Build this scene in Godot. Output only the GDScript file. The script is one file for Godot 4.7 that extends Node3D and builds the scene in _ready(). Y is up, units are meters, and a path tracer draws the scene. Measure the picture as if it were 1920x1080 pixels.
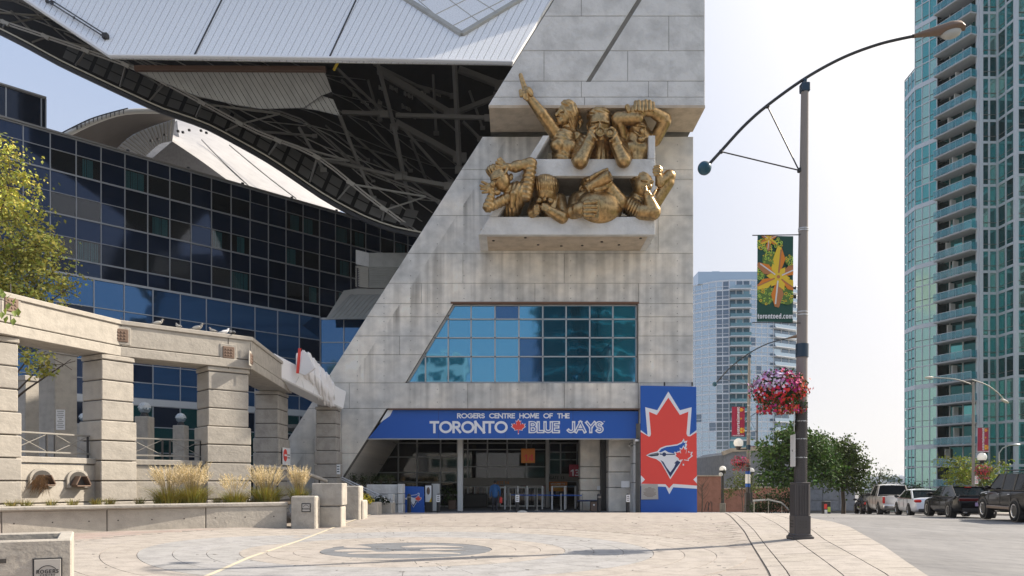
extends Node3D
# The camera stands at (0, 1.7, 0) and looks along -z with an upward lens shift.
# spot(px, py, d) gives the point on the plane z = -d seen at that place of a 1920 x 1080 picture.
const FOC := 1450.0
const EYE := 1.7
const HZ := 903.0
const FD := 42.0          # distance of the concrete front
var rng := RandomNumberGenerator.new()
var used := {}
var M := {}

func spot(px: float, py: float, d: float) -> Vector3:
	return Vector3((px - 960.0) / FOC * d, EYE - (py - HZ) / FOC * d, -d)

func flat(px: float, py: float, d: float) -> Vector2:
	return Vector2((px - 960.0) / FOC * d, EYE - (py - HZ) / FOC * d)

func lin(r: float, g: float, b: float) -> Color:
	return Color(r, g, b).linear_to_srgb()

# ---------------------------------------------------------------- mesh building
class Mb:
	var v := PackedVector3Array()
	var n := PackedVector3Array()
	var u := PackedVector2Array()
	var c := PackedColorArray()
	var col := Color.WHITE
	var colored := false

	func tn(a: Vector3, b: Vector3, d: Vector3, na: Vector3, nb: Vector3, nd: Vector3) -> void:
		v.append(a); v.append(d); v.append(b)
		n.append(na); n.append(nd); n.append(nb)
		u.append(Vector2(a.x, -a.y)); u.append(Vector2(d.x, -d.y)); u.append(Vector2(b.x, -b.y))
		if colored:
			c.append(col); c.append(col); c.append(col)

	func tri(a: Vector3, b: Vector3, d: Vector3) -> void:
		var k := (b - a).cross(d - a)
		if k.length_squared() < 1e-16:
			return
		k = k.normalized()
		tn(a, b, d, k, k, k)

	func quad(a: Vector3, b: Vector3, d: Vector3, e: Vector3) -> void:
		tri(a, b, d); tri(a, d, e)

	func box(at: Vector3, size: Vector3, ch := 0.0, basis := Basis.IDENTITY) -> void:
		var h := size * 0.5
		ch = minf(ch, minf(h.x, minf(h.y, h.z)) * 0.9)
		var p := func(x: float, y: float, z: float) -> Vector3: return at + basis * Vector3(x, y, z)
		if ch <= 0.0:
			for s in [-1.0, 1.0]:
				quad(p.call(s * h.x, -h.y, s * h.z), p.call(s * h.x, -h.y, -s * h.z), p.call(s * h.x, h.y, -s * h.z), p.call(s * h.x, h.y, s * h.z))
				quad(p.call(-h.x, s * h.y, s * h.z), p.call(h.x, s * h.y, s * h.z), p.call(h.x, s * h.y, -s * h.z), p.call(-h.x, s * h.y, -s * h.z))
				quad(p.call(-s * h.x, -h.y, s * h.z), p.call(s * h.x, -h.y, s * h.z), p.call(s * h.x, h.y, s * h.z), p.call(-s * h.x, h.y, s * h.z))
			return
		var q := h - Vector3.ONE * ch
		for s in [-1.0, 1.0]:
			quad(p.call(s * h.x, -q.y, s * q.z), p.call(s * h.x, -q.y, -s * q.z), p.call(s * h.x, q.y, -s * q.z), p.call(s * h.x, q.y, s * q.z))
			quad(p.call(-q.x, s * h.y, s * q.z), p.call(q.x, s * h.y, s * q.z), p.call(q.x, s * h.y, -s * q.z), p.call(-q.x, s * h.y, -s * q.z))
			quad(p.call(-s * q.x, -q.y, s * h.z), p.call(s * q.x, -q.y, s * h.z), p.call(s * q.x, q.y, s * h.z), p.call(-s * q.x, q.y, s * h.z))
			for t in [-1.0, 1.0]:
				face(p.call(s * h.x, t * q.y, -q.z), p.call(s * h.x, t * q.y, q.z), p.call(s * q.x, t * h.y, q.z), p.call(s * q.x, t * h.y, -q.z), at)
				face(p.call(s * h.x, -q.y, t * q.z), p.call(s * h.x, q.y, t * q.z), p.call(s * q.x, q.y, t * h.z), p.call(s * q.x, -q.y, t * h.z), at)
				face(p.call(-q.x, s * h.y, t * q.z), p.call(q.x, s * h.y, t * q.z), p.call(q.x, s * q.y, t * h.z), p.call(-q.x, s * q.y, t * h.z), at)
				for w in [-1.0, 1.0]:
					face3(p.call(s * h.x, t * q.y, w * q.z), p.call(s * q.x, t * h.y, w * q.z), p.call(s * q.x, t * q.y, w * h.z), at)

	func face(a: Vector3, b: Vector3, d: Vector3, e: Vector3, away: Vector3) -> void:
		if (b - a).cross(d - a).dot(a + b + d + e - away * 4.0) >= 0.0:
			quad(a, b, d, e)
		else:
			quad(e, d, b, a)

	func face3(a: Vector3, b: Vector3, d: Vector3, away: Vector3) -> void:
		if (b - a).cross(d - a).dot(a + b + d - away * 3.0) >= 0.0:
			tri(a, b, d)
		else:
			tri(d, b, a)

	func bar(a: Vector3, b: Vector3, w: float, t: float, up := Vector3.UP, ch := 0.0) -> void:
		var z := (b - a).normalized()
		var x := up.cross(z)
		if x.length() < 0.01:
			x = Vector3.RIGHT.cross(z)
			if x.length() < 0.01:
				x = Vector3.FORWARD.cross(z)
		x = x.normalized()
		box((a + b) * 0.5, Vector3(w, t, a.distance_to(b)), ch, Basis(x, z.cross(x), z))

	func slab(poly: PackedVector2Array, z0: float, z1: float, bev := 0.0, xf := Transform3D.IDENTITY) -> void:
		var area := 0.0
		var k := poly.size()
		if k < 3:
			return
		for i in k:
			area += poly[i].cross(poly[(i + 1) % k])
		var p := poly.duplicate()
		if area < 0.0:
			p.reverse()
		var q := p.duplicate()
		if bev > 0.0:
			for i in k:
				var e0 := (p[i] - p[(i + k - 1) % k]).normalized()
				var e1 := (p[(i + 1) % k] - p[i]).normalized()
				var n0 := Vector2(-e0.y, e0.x)
				var n1 := Vector2(-e1.y, e1.x)
				var m := n0 + n1
				m = n0 if m.length() < 0.05 else m / maxf(m.length_squared() * 0.5, 0.25)
				q[i] = p[i] + m * bev
		var zs := z1 - bev
		for i in k:
			var j := (i + 1) % k
			var a := xf * Vector3(p[i].x, p[i].y, z0)
			var b := xf * Vector3(p[j].x, p[j].y, z0)
			var d := xf * Vector3(p[j].x, p[j].y, zs)
			var e := xf * Vector3(p[i].x, p[i].y, zs)
			quad(a, b, d, e)
			if bev > 0.0:
				quad(e, d, xf * Vector3(q[j].x, q[j].y, z1), xf * Vector3(q[i].x, q[i].y, z1))
		for cap in [[q, z1, false], [p, z0, true]]:
			var pts: PackedVector2Array = cap[0]
			var idx := Geometry2D.triangulate_polygon(pts)
			for t in range(0, idx.size(), 3):
				var a := pts[idx[t]]
				var b := pts[idx[t + 1]]
				var d := pts[idx[t + 2]]
				if ((b - a).cross(d - a) < 0.0) != cap[2]:
					var s := b
					b = d
					d = s
				tri(xf * Vector3(a.x, a.y, cap[1]), xf * Vector3(b.x, b.y, cap[1]), xf * Vector3(d.x, d.y, cap[1]))

	func tube(path: PackedVector3Array, radii: Array, sides := 8, closed := false, caps := true) -> void:
		var k := path.size()
		var rings := []
		var norms := []
		var x := Vector3.ZERO
		for i in k:
			var t: Vector3
			if closed:
				t = path[(i + 1) % k] - path[(i + k - 1) % k]
			else:
				t = path[mini(i + 1, k - 1)] - path[maxi(i - 1, 0)]
			t = t.normalized()
			if x == Vector3.ZERO:
				x = t.cross(Vector3.UP if absf(t.y) < 0.9 else Vector3.RIGHT)
			x = (x - t * x.dot(t)).normalized()
			var y := t.cross(x)
			var ring := PackedVector3Array()
			var nm := PackedVector3Array()
			var r: float = radii[mini(i, radii.size() - 1)]
			for s in sides:
				var a := TAU * s / sides
				var o := x * cos(a) + y * sin(a)
				nm.append(o)
				ring.append(path[i] + o * r)
			rings.append(ring)
			norms.append(nm)
		for i in (k if closed else k - 1):
			var j := (i + 1) % k
			for s in sides:
				var t := (s + 1) % sides
				tn(rings[i][s], rings[i][t], rings[j][t], norms[i][s], norms[i][t], norms[j][t])
				tn(rings[i][s], rings[j][t], rings[j][s], norms[i][s], norms[j][t], norms[j][s])
		if caps and not closed:
			for s in sides:
				var t := (s + 1) % sides
				tri(path[0], rings[0][t], rings[0][s])
				tri(path[k - 1], rings[k - 1][s], rings[k - 1][t])

	func rod(a: Vector3, b: Vector3, r: float, sides := 6) -> void:
		tube(PackedVector3Array([a, b]), [r], sides)

	func lathe(prof: Array, sides := 16, xf := Transform3D.IDENTITY) -> void:
		for i in prof.size() - 1:
			var p: Vector2 = prof[i]
			var q: Vector2 = prof[i + 1]
			var e := (q - p).normalized()
			for s in sides:
				var a := TAU * s / sides
				var b := TAU * (s + 1) / sides
				var ca := Vector3(cos(a), 0, -sin(a))
				var cb := Vector3(cos(b), 0, -sin(b))
				var na := xf.basis * (ca * e.y - Vector3.UP * e.x)
				var nb := xf.basis * (cb * e.y - Vector3.UP * e.x)
				var p0 := xf * (ca * p.x + Vector3.UP * p.y)
				var p1 := xf * (cb * p.x + Vector3.UP * p.y)
				var q0 := xf * (ca * q.x + Vector3.UP * q.y)
				var q1 := xf * (cb * q.x + Vector3.UP * q.y)
				if p.x > 1e-5:
					tn(p0, p1, q1, na, nb, nb)
				if q.x > 1e-5:
					tn(p0, q1, q0, na, nb, na)

	func ball(at: Vector3, r: Vector3, seg := 14, basis := Basis.IDENTITY) -> void:
		var half := seg / 2
		for i in half:
			var t0 := PI * i / half
			var t1 := PI * (i + 1) / half
			for s in seg:
				var a := TAU * s / seg
				var b := TAU * (s + 1) / seg
				var d := [Vector3(sin(t0) * cos(a), cos(t0), -sin(t0) * sin(a)), Vector3(sin(t1) * cos(a), cos(t1), -sin(t1) * sin(a)), Vector3(sin(t1) * cos(b), cos(t1), -sin(t1) * sin(b)), Vector3(sin(t0) * cos(b), cos(t0), -sin(t0) * sin(b))]
				var p := []
				var m := []
				for w in d:
					p.append(at + basis * (w * r))
					m.append((basis * (w / r)).normalized())
				if i < half - 1:
					tn(p[0], p[1], p[2], m[0], m[1], m[2])
				if i > 0:
					tn(p[0], p[2], p[3], m[0], m[2], m[3])

	func shift(o: Vector3) -> void:
		for i in v.size():
			v[i] -= o

	func mesh() -> ArrayMesh:
		var a := []
		a.resize(Mesh.ARRAY_MAX)
		a[Mesh.ARRAY_VERTEX] = v
		a[Mesh.ARRAY_NORMAL] = n
		a[Mesh.ARRAY_TEX_UV] = u
		if colored:
			a[Mesh.ARRAY_COLOR] = c
		var m := ArrayMesh.new()
		m.add_surface_from_arrays(Mesh.PRIMITIVE_TRIANGLES, a)
		return m

# ---------------------------------------------------------------- objects
func numbered(called: String, parent: Node) -> String:
	var key := str(parent.get_instance_id()) + called
	var k: int = used.get(key, 0)
	used[key] = k + 1
	return called if k == 0 else "%s_%03d" % [called, k]

func thing(called: String, label: String, category: String, at := Vector3.ZERO, turn := 0.0, group := "") -> Node3D:
	var o := Node3D.new()
	o.name = numbered(called, self)
	add_child(o)
	o.position = at
	o.rotation.y = turn
	mark(o, label, category, group)
	return o

func mark(o: Node, label: String, category: String, group := "") -> void:
	o.set_meta("label", label)
	o.set_meta("category", category)
	if group:
		o.set_meta("group", group)

# shape given in the parent's own axes
func part(called: String, b: Mb, mat: Material, parent: Node3D, label := "") -> MeshInstance3D:
	var o := MeshInstance3D.new()
	o.name = numbered(called, parent)
	o.mesh = b.mesh()
	o.material_override = mat
	parent.add_child(o)
	if label:
		o.set_meta("label", label)
	return o

# shape given in world axes, hung under an unturned parent
func wpart(called: String, b: Mb, mat: Material, parent: Node3D, label := "") -> MeshInstance3D:
	var o := Vector3.ZERO
	var p: Node3D = parent
	while p != self:
		o += p.position
		p = p.get_parent()
	b.shift(o)
	return part(called, b, mat, parent, label)

func piece(called: String, mesh: Mesh, mat: Material, parent: Node3D, xf := Transform3D.IDENTITY) -> MeshInstance3D:
	var o := MeshInstance3D.new()
	o.name = numbered(called, parent)
	o.mesh = mesh
	o.material_override = mat
	o.transform = xf
	parent.add_child(o)
	return o

func struct(called: String, b: Mb, mat: Material) -> MeshInstance3D:
	var o := part(called, b, mat, self)
	o.set_meta("kind", "structure")
	return o

func copy_of(o: Node3D, at: Vector3, turn: float, label := "") -> Node3D:
	var c: Node3D = o.duplicate()
	var base: String = o.name
	var cut := base.rfind("_0")
	c.name = numbered(base.substr(0, cut) if cut > 0 else base, self)
	add_child(c)
	c.position = at
	c.rotation.y = turn
	if label:
		c.set_meta("label", label)
	return c

func stuff(o: Node) -> void:
	o.set_meta("kind", "stuff")

func scatter(called: String, mesh: Mesh, mat: Material, places: Array, tints: Array, parent: Node3D) -> MultiMeshInstance3D:
	var mm := MultiMesh.new()
	mm.transform_format = MultiMesh.TRANSFORM_3D
	mm.use_colors = tints.size() > 0
	mm.mesh = mesh
	mm.instance_count = places.size()
	for i in places.size():
		mm.set_instance_transform(i, places[i])
		if tints.size():
			mm.set_instance_color(i, tints[i])
	var o := MultiMeshInstance3D.new()
	o.name = numbered(called, parent)
	o.multimesh = mm
	o.material_override = mat
	parent.add_child(o)
	o.set_meta("kind", "stuff")
	return o

# ---------------------------------------------------------------- materials
func plain(called: String, c: Color, rough := 0.7, metal := 0.0) -> StandardMaterial3D:
	var m := StandardMaterial3D.new()
	m.resource_name = called
	m.albedo_color = c
	m.roughness = rough
	m.metallic = metal
	M[called] = m
	return m

func noise_tex(sd: int, freq: float, ramp: Array, size := 512, octaves := 5, normal := false, kind := FastNoiseLite.TYPE_SIMPLEX_SMOOTH, strength := 4.0) -> NoiseTexture2D:
	var f := FastNoiseLite.new()
	f.seed = sd
	f.noise_type = kind
	f.frequency = freq
	f.fractal_octaves = octaves
	f.fractal_gain = 0.55
	var t := NoiseTexture2D.new()
	t.width = size
	t.height = size
	t.seamless = true
	t.noise = f
	if normal:
		t.as_normal_map = true
		t.bump_strength = strength
	elif ramp.size():
		var g := Gradient.new()
		var off := PackedFloat32Array()
		var cols := PackedColorArray()
		for r in ramp:
			off.append(r[0])
			cols.append(r[1])
		g.offsets = off
		g.colors = cols
		t.color_ramp = g
	return t

func grey(v: float) -> Color:
	return Color(v, v, v).linear_to_srgb()

# mottled stone: base colour, broad blotches on the texture, fine pits as a multiplied second layer
func stone(called: String, c: Color, tile: float, blot: Texture2D, fine: Texture2D, bump: Texture2D, rough := 0.85, squeeze := Vector3.ONE, bump_scale := 0.5) -> StandardMaterial3D:
	var m := plain(called, c, rough)
	m.albedo_texture = blot
	m.uv1_triplanar = true
	m.uv1_world_triplanar = true
	m.uv1_scale = squeeze / tile
	if fine:
		m.detail_enabled = true
		m.detail_blend_mode = BaseMaterial3D.BLEND_MODE_MUL
		m.detail_albedo = fine
		m.detail_uv_layer = BaseMaterial3D.DETAIL_UV_2
		m.uv2_triplanar = true
		m.uv2_world_triplanar = true
		m.uv2_scale = Vector3.ONE * 0.45
	if bump:
		m.normal_enabled = true
		m.normal_texture = bump
		m.normal_scale = bump_scale
	return m

# weathering of the tower front: soft blotches, rain streaks under ledges, a dark rim along the slanted edge
func facade_stains() -> ImageTexture:
	var w := 700
	var h := 760
	var a := FastNoiseLite.new()
	a.seed = 61
	a.frequency = 1.0
	a.fractal_octaves = 4
	var im := Image.create(w, h, false, Image.FORMAT_RGB8)
	var ledges := [[-6.0, 7.0, 7.06, 1.3, 0.42], [-12.0, 10.0, 14.1, 1.8, 0.22], [-12.0, 10.0, 12.4, 1.5, 0.2], [-2.0, 8.0, 15.0, 1.4, 0.3], [-12.0, 10.0, 5.6, 0.8, 0.2], [-3.0, 1.0, 20.5, 3.0, 0.3], [6.8, 9.9, 10.4, 1.2, 0.25], [6.8, 9.9, 8.6, 0.8, 0.2]]
	for j in h:
		var y := 28.0 * (1.0 - (j + 0.5) / h)
		for i in w:
			var x := 27.0 * (i + 0.5) / w - 16.5
			var blot := a.get_noise_2d(x * 0.22, y * 0.3)
			var fine := a.get_noise_2d(x * 1.3 + 40.0, y * 1.5)
			var st := clampf(a.get_noise_2d(x * 1.7, y * 0.06 + 9.0) * 1.6 + 0.35, 0.0, 1.0)
			var d := 0.0
			for l in ledges:
				if y < l[2] and y > l[2] - 4.0 * l[3] and x > l[0] and x < l[1]:
					d += l[4] * exp((y - l[2]) / l[3])
			var edge := x - (0.643 * (y - 5.5) - 6.95) + 2.9
			if edge > 0.0 and edge < 5.0:
				d += 0.75 * exp(-edge / 1.3) * (0.6 + blot)
			var v := (0.84 + 0.3 * blot + 0.16 * fine) * (1.0 - 0.62 * d * st - 0.08 * st)
			var t := clampf(0.5 + blot + (8.0 - y) * 0.02, 0.0, 1.0)
			im.set_pixel(i, j, Color(v * lerpf(0.95, 1.02, t), v * 0.985, v * lerpf(1.03, 0.94, t)).clamp().linear_to_srgb())
	return ImageTexture.create_from_image(im)

func make_materials() -> void:
	var blot := noise_tex(3, 0.006, [[0.0, grey(0.72)], [0.4, grey(0.87)], [0.6, grey(0.97)], [1.0, grey(1.0)]], 1024)
	var streak := noise_tex(8, 0.012, [[0.0, grey(0.42)], [0.32, grey(0.72)], [0.5, grey(0.93)], [0.7, grey(1.0)], [1.0, grey(1.0)]], 1024, 6)
	var fine := noise_tex(5, 0.09, [[0.0, grey(0.45)], [0.27, grey(0.72)], [0.36, grey(0.95)], [1.0, grey(1.0)]], 1024, 4)
	var pits := noise_tex(15, 0.16, [[0.0, grey(0.3)], [0.2, grey(0.45)], [0.27, grey(0.95)], [1.0, grey(1.0)]], 1024, 2)
	var bump := noise_tex(6, 0.05, [], 512, 5, true, FastNoiseLite.TYPE_SIMPLEX_SMOOTH, 3.0)
	var speck := noise_tex(7, 0.24, [[0.0, grey(0.5)], [0.35, grey(0.8)], [0.6, grey(1.0)], [1.0, grey(1.15)]], 512, 3)
	var grime := noise_tex(17, 0.035, [[0.0, grey(0.5)], [0.2, grey(0.68)], [0.28, grey(0.93)], [0.55, grey(1.0)], [1.0, grey(1.07)]], 1024, 6)
	var cm := stone("concrete", lin(0.86, 0.825, 0.755), 4.0, blot, fine, bump, 0.9, Vector3.ONE, 0.3)
	cm.albedo_texture = facade_stains()
	cm.uv1_triplanar = false
	cm.uv1_world_triplanar = false
	cm.uv1_scale = Vector3(1.0 / 27.0, 1.0 / 28.0, 1)
	cm.uv1_offset = Vector3(16.5 / 27.0, 1.0, 0)
	cm.normal_enabled = false
	stone("concrete_cool", lin(0.72, 0.715, 0.695), 11.0, blot, pits, bump, 0.9, Vector3.ONE, 0.5)
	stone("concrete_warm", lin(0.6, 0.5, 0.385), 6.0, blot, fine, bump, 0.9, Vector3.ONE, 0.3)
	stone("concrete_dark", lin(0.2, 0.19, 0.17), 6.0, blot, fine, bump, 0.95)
	stone("precast", lin(0.475, 0.44, 0.385), 3.0, blot, fine, bump, 0.9, Vector3.ONE, 0.4)
	stone("precast_alt", lin(0.43, 0.4, 0.355), 4.2, blot, pits, bump, 0.9, Vector3.ONE, 0.4)
	stone("paving", lin(0.365, 0.327, 0.292), 5.0, blot, grime, bump, 0.9, Vector3.ONE, 0.2)
	stone("paving_pale", lin(0.397, 0.361, 0.326), 4.0, blot, grime, bump, 0.9, Vector3.ONE, 0.2)
	stone("paving_blue", lin(0.355, 0.35, 0.35), 4.0, blot, grime, bump, 0.9, Vector3.ONE, 0.2)
	stone("paving_dark", lin(0.19, 0.2, 0.215), 4.0, blot, speck, bump, 0.9, Vector3.ONE, 0.2)
	stone("paving_pink", lin(0.393, 0.316, 0.283), 4.0, blot, grime, bump, 0.9, Vector3.ONE, 0.2)
	stone("asphalt", lin(0.23, 0.228, 0.23), 40.0, blot, speck, bump, 0.93, Vector3.ONE, 0.35)
	stone("pink_wall", lin(0.42, 0.2, 0.14), 5.0, blot, fine, bump, 0.9)
	stone("grey_block", lin(0.3, 0.31, 0.33), 5.0, blot, fine, bump, 0.9)
	stone("roof_white", lin(0.93, 0.95, 0.97), 12.0, speck, null, null, 0.45)
	stone("soffit_panel", lin(0.42, 0.42, 0.39), 8.0, blot, null, null, 0.6)
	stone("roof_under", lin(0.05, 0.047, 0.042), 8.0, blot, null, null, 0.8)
	stone("dome_white", lin(0.42, 0.41, 0.4), 16.0, blot, null, null, 0.5)
	stone("arch_brown", lin(0.07, 0.055, 0.042), 9.0, blot, null, null, 0.8)
	stone("soil", lin(0.09, 0.065, 0.04), 1.0, blot, speck, bump, 1.0)
	stone("verge", lin(0.10, 0.13, 0.05), 2.0, blot, speck, bump, 1.0)
	stone("bark", lin(0.13, 0.10, 0.075), 0.6, streak, fine, bump, 0.95, Vector3(2, 0.4, 2))
	var ag := stone("aggregate", lin(0.30, 0.27, 0.25), 0.35, speck, pits, bump, 0.85)
	ag.uv2_scale = Vector3.ONE * 3.0
	var bronze := stone("bronze", lin(0.5, 0.335, 0.155), 1.6, blot, null, null, 0.33)
	bronze.metallic = 0.92
	bronze.albedo_texture = noise_tex(21, 0.012, [[0.0, grey(0.4)], [0.38, grey(0.68)], [0.58, grey(1.0)], [1.0, grey(1.12)]], 512, 4)
	plain("steel_dark", lin(0.035, 0.035, 0.037), 0.5, 0.3)
	plain("steel_truss", lin(0.27, 0.258, 0.235), 0.6, 0.2)
	plain("steel_light", lin(0.5, 0.48, 0.43), 0.6, 0.1)
	plain("steel_rust", lin(0.16, 0.09, 0.06), 0.8)
	plain("trim_cream", lin(0.62, 0.58, 0.46), 0.6)
	plain("aluminium", lin(0.55, 0.56, 0.57), 0.4, 0.5)
	plain("mullion", lin(0.4, 0.41, 0.42), 0.45, 0.3)
	plain("mullion_bronze", lin(0.17, 0.16, 0.14), 0.5, 0.3)
	plain("joint", lin(0.07, 0.065, 0.06), 0.95)
	plain("paint_white", lin(0.8, 0.8, 0.8), 0.5)
	plain("paint_cream", lin(0.62, 0.62, 0.6), 0.6)
	plain("paint_black", lin(0.02, 0.02, 0.021), 0.5)
	plain("vinyl_blue", lin(0.004, 0.09, 0.42), 0.45)
	plain("vinyl_navy", lin(0.012, 0.03, 0.11), 0.45)
	plain("vinyl_red", lin(0.78, 0.06, 0.045), 0.45)
	plain("vinyl_white", lin(0.78, 0.79, 0.82), 0.45)
	plain("vinyl_orange", lin(0.66, 0.2, 0.015), 0.5)
	plain("vinyl_crimson", lin(0.34, 0.01, 0.045), 0.5)
	plain("vinyl_green", lin(0.006, 0.06, 0.042), 0.5)
	plain("vinyl_moss", lin(0.09, 0.17, 0.03), 0.5)
	plain("vinyl_yellow", lin(0.72, 0.5, 0.03), 0.5)
	plain("vinyl_brown", lin(0.42, 0.17, 0.06), 0.5)
	plain("vinyl_lime", lin(0.42, 0.58, 0.07), 0.5)
	plain("cloth_white", lin(0.8, 0.78, 0.77), 0.9)
	plain("yellow_line", lin(0.54, 0.48, 0.36), 0.9)
	plain("teal_paint", lin(0.008, 0.065, 0.105), 0.25, 0.1)
	plain("pole_base", lin(0.075, 0.068, 0.068), 0.5, 0.35)
	plain("bracket_blue", lin(0.02, 0.045, 0.075), 0.4, 0.2)
	plain("bronze_plate", lin(0.17, 0.115, 0.085), 0.6, 0.3)
	plain("stone_plaque", lin(0.42, 0.40, 0.37), 0.7)
	plain("rubber", lin(0.015, 0.015, 0.015), 0.85)
	var lg := plain("lamp_globe", lin(0.85, 0.85, 0.82), 0.3)
	lg.backlight_enabled = true
	lg.backlight = Color(1, 1, 1)
	plain("glass_navy", lin(0.014, 0.031, 0.07), 0.06, 0.55)
	plain("glass_navy_dark", lin(0.01, 0.02, 0.04), 0.08, 0.5)
	plain("glass_blue", lin(0.045, 0.12, 0.25), 0.05, 0.75)
	plain("glass_sky", lin(0.1, 0.29, 0.45), 0.035, 0.95)
	plain("glass_teal", lin(0.1, 0.33, 0.32), 0.07, 0.8)
	plain("glass_teal_pale", lin(0.3, 0.48, 0.42), 0.08, 0.8)
	plain("glass_teal_dark", lin(0.012, 0.08, 0.08), 0.08, 0.7)
	plain("glass_entry", lin(0.02, 0.022, 0.022), 0.04, 0.3)
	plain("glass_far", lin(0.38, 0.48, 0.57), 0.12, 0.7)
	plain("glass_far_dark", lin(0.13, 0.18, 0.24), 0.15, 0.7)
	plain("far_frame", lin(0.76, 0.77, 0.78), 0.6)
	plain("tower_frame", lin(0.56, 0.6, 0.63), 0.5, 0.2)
	plain("tower_slab", lin(0.42, 0.43, 0.44), 0.8)
	var bg := plain("glass_rail", Color(0.25, 0.6, 0.66, 0.45), 0.1)
	bg.transparency = BaseMaterial3D.TRANSPARENCY_ALPHA
	plain("curtain", lin(0.07, 0.27, 0.3), 0.9)
	plain("curtain_dark", lin(0.012, 0.018, 0.022), 0.9)
	for k in [["leaf_tree", 0.055, 0.085, 0.03], ["leaf_birch", 0.17, 0.17, 0.045]]:
		var m := plain(k[0], Color.WHITE, 0.6)
		m.metallic_specular = 0.2
		m.vertex_color_use_as_albedo = true
		m.backlight_enabled = true
		m.backlight = Color(0.45, 0.5, 0.2)
	var ln := plain("leaf_near", lin(0.11, 0.15, 0.03), 0.5)
	ln.backlight_enabled = true
	ln.backlight = Color(0.5, 0.55, 0.15)
	var g := plain("tinted", Color.WHITE, 0.75)
	g.vertex_color_use_as_albedo = true
	var gr := plain("grass_blade", Color.WHITE, 0.8)
	gr.vertex_color_use_as_albedo = true
	gr.backlight_enabled = true
	gr.backlight = Color(0.5, 0.5, 0.3)

# ---------------------------------------------------------------- the place
func _ready() -> void:
	rng.seed = 20
	var cam := Camera3D.new()
	cam.name = "camera"
	cam.projection = Camera3D.PROJECTION_FRUSTUM
	cam.near = 0.1
	cam.far = 4000.0
	cam.size = 0.1 * 1080.0 / FOC
	cam.frustum_offset = Vector2(0.0, 0.1 * (HZ - 540.0) / FOC)
	cam.position = Vector3(0, EYE, 0)
	cam.current = true
	add_child(cam)
	var env := Environment.new()
	env.background_mode = Environment.BG_SKY
	var sm := ProceduralSkyMaterial.new()
	sm.sky_top_color = lin(0.22, 0.295, 0.45)
	sm.sky_horizon_color = lin(0.53, 0.52, 0.505)
	sm.sky_curve = 0.2
	sm.ground_bottom_color = lin(0.25, 0.24, 0.22)
	sm.ground_horizon_color = lin(0.6, 0.62, 0.64)
	sm.sun_angle_max = 88.0
	sm.sun_curve = 0.46
	var sky := Sky.new()
	sky.sky_material = sm
	env.sky = sky
	env.tonemap_mode = Environment.TONE_MAPPER_LINEAR
	env.tonemap_exposure = 1.75
	env.background_energy_multiplier = 1.0
	env.fog_enabled = true
	env.fog_density = 0.00016
	env.fog_light_color = Color(0.92, 0.93, 0.95)
	env.sdfgi_enabled = true
	env.ssao_enabled = true
	env.ssil_enabled = true
	var we := WorldEnvironment.new()
	we.name = "environment"
	we.environment = env
	add_child(we)
	var sun := DirectionalLight3D.new()
	sun.name = "sun"
	sun.light_energy = 1.45
	sun.light_color = Color(1.0, 0.95, 0.88)
	sun.light_angular_distance = 0.6
	sun.shadow_enabled = true
	var az := deg_to_rad(24.0)
	var el := deg_to_rad(38.0)
	var to_sun := Vector3(cos(el) * cos(az), sin(el), -cos(el) * sin(az))
	sun.basis = Basis.looking_at(-to_sun)
	add_child(sun)
	make_materials()
	build_ground()
	build_stadium()
	build_roof()
	build_hotel()
	build_towers()
	build_pergola()
	build_entrance()
	build_statues()
	build_street()
	build_cars()
	build_plants()

# ================================================================ GROUND
func along(pts: Array, d: float) -> float:
	if d <= pts[0].x:
		return pts[0].y
	for i in pts.size() - 1:
		if d <= pts[i + 1].x:
			return lerpf(pts[i].y, pts[i + 1].y, (d - pts[i].x) / (pts[i + 1].x - pts[i].x))
	return pts[-1].y

var ROAD_H := [Vector2(0, 0), Vector2(15, 0.05), Vector2(28, 0.17), Vector2(36, 0.04), Vector2(43.5, -0.19), Vector2(50, -0.42), Vector2(60, -0.8), Vector2(96, -2.2), Vector2(160, -4.0)]
var KERB_L := [Vector2(0, 2.5), Vector2(5, 4.2), Vector2(13, 6.95), Vector2(18.3, 8.8), Vector2(25, 10.9), Vector2(33.6, 12.7), Vector2(42, 14.5), Vector2(50, 16.4), Vector2(60, 19.4), Vector2(96, 31.6), Vector2(160, 54)]
var KERB_R := [Vector2(0, 18.0), Vector2(20, 21.6), Vector2(28, 23.3), Vector2(36, 25.0), Vector2(43, 26.6), Vector2(50, 28.4), Vector2(60, 31.3), Vector2(96, 43), Vector2(160, 65)]
var BAND := [Vector2(5, 2.1), Vector2(14.2, 4.7), Vector2(24.6, 7.4), Vector2(34, 9.6), Vector2(37, 10.2)]
var JOINT := [Vector2(5, 3.6), Vector2(13, 6.3), Vector2(15.6, 7.0), Vector2(20.3, 8.2), Vector2(24.7, 9.5), Vector2(33, 11.6), Vector2(37, 12.3)]
const RING := Vector2(-2.6, -19.1)

func road_h(d: float) -> float:
	return along(ROAD_H, d)

func plaza_h(x: float, d: float) -> float:
	var drop := 1.0 - smoothstep(37.3, 39.6, d)
	var a := 0.2 * smoothstep(18.0, 36.8, d) * drop
	var b := 0.2 * smoothstep(-5.0, -10.0, x) * smoothstep(8.0, 18.0, d) * drop
	var p := maxf(a, b)
	var k := along(KERB_L, d)
	return lerpf(p, road_h(d) + 0.09, smoothstep(k - 5.0, k, x) * (1.0 - 0.6 * smoothstep(26.0, 36.0, d)))

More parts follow.
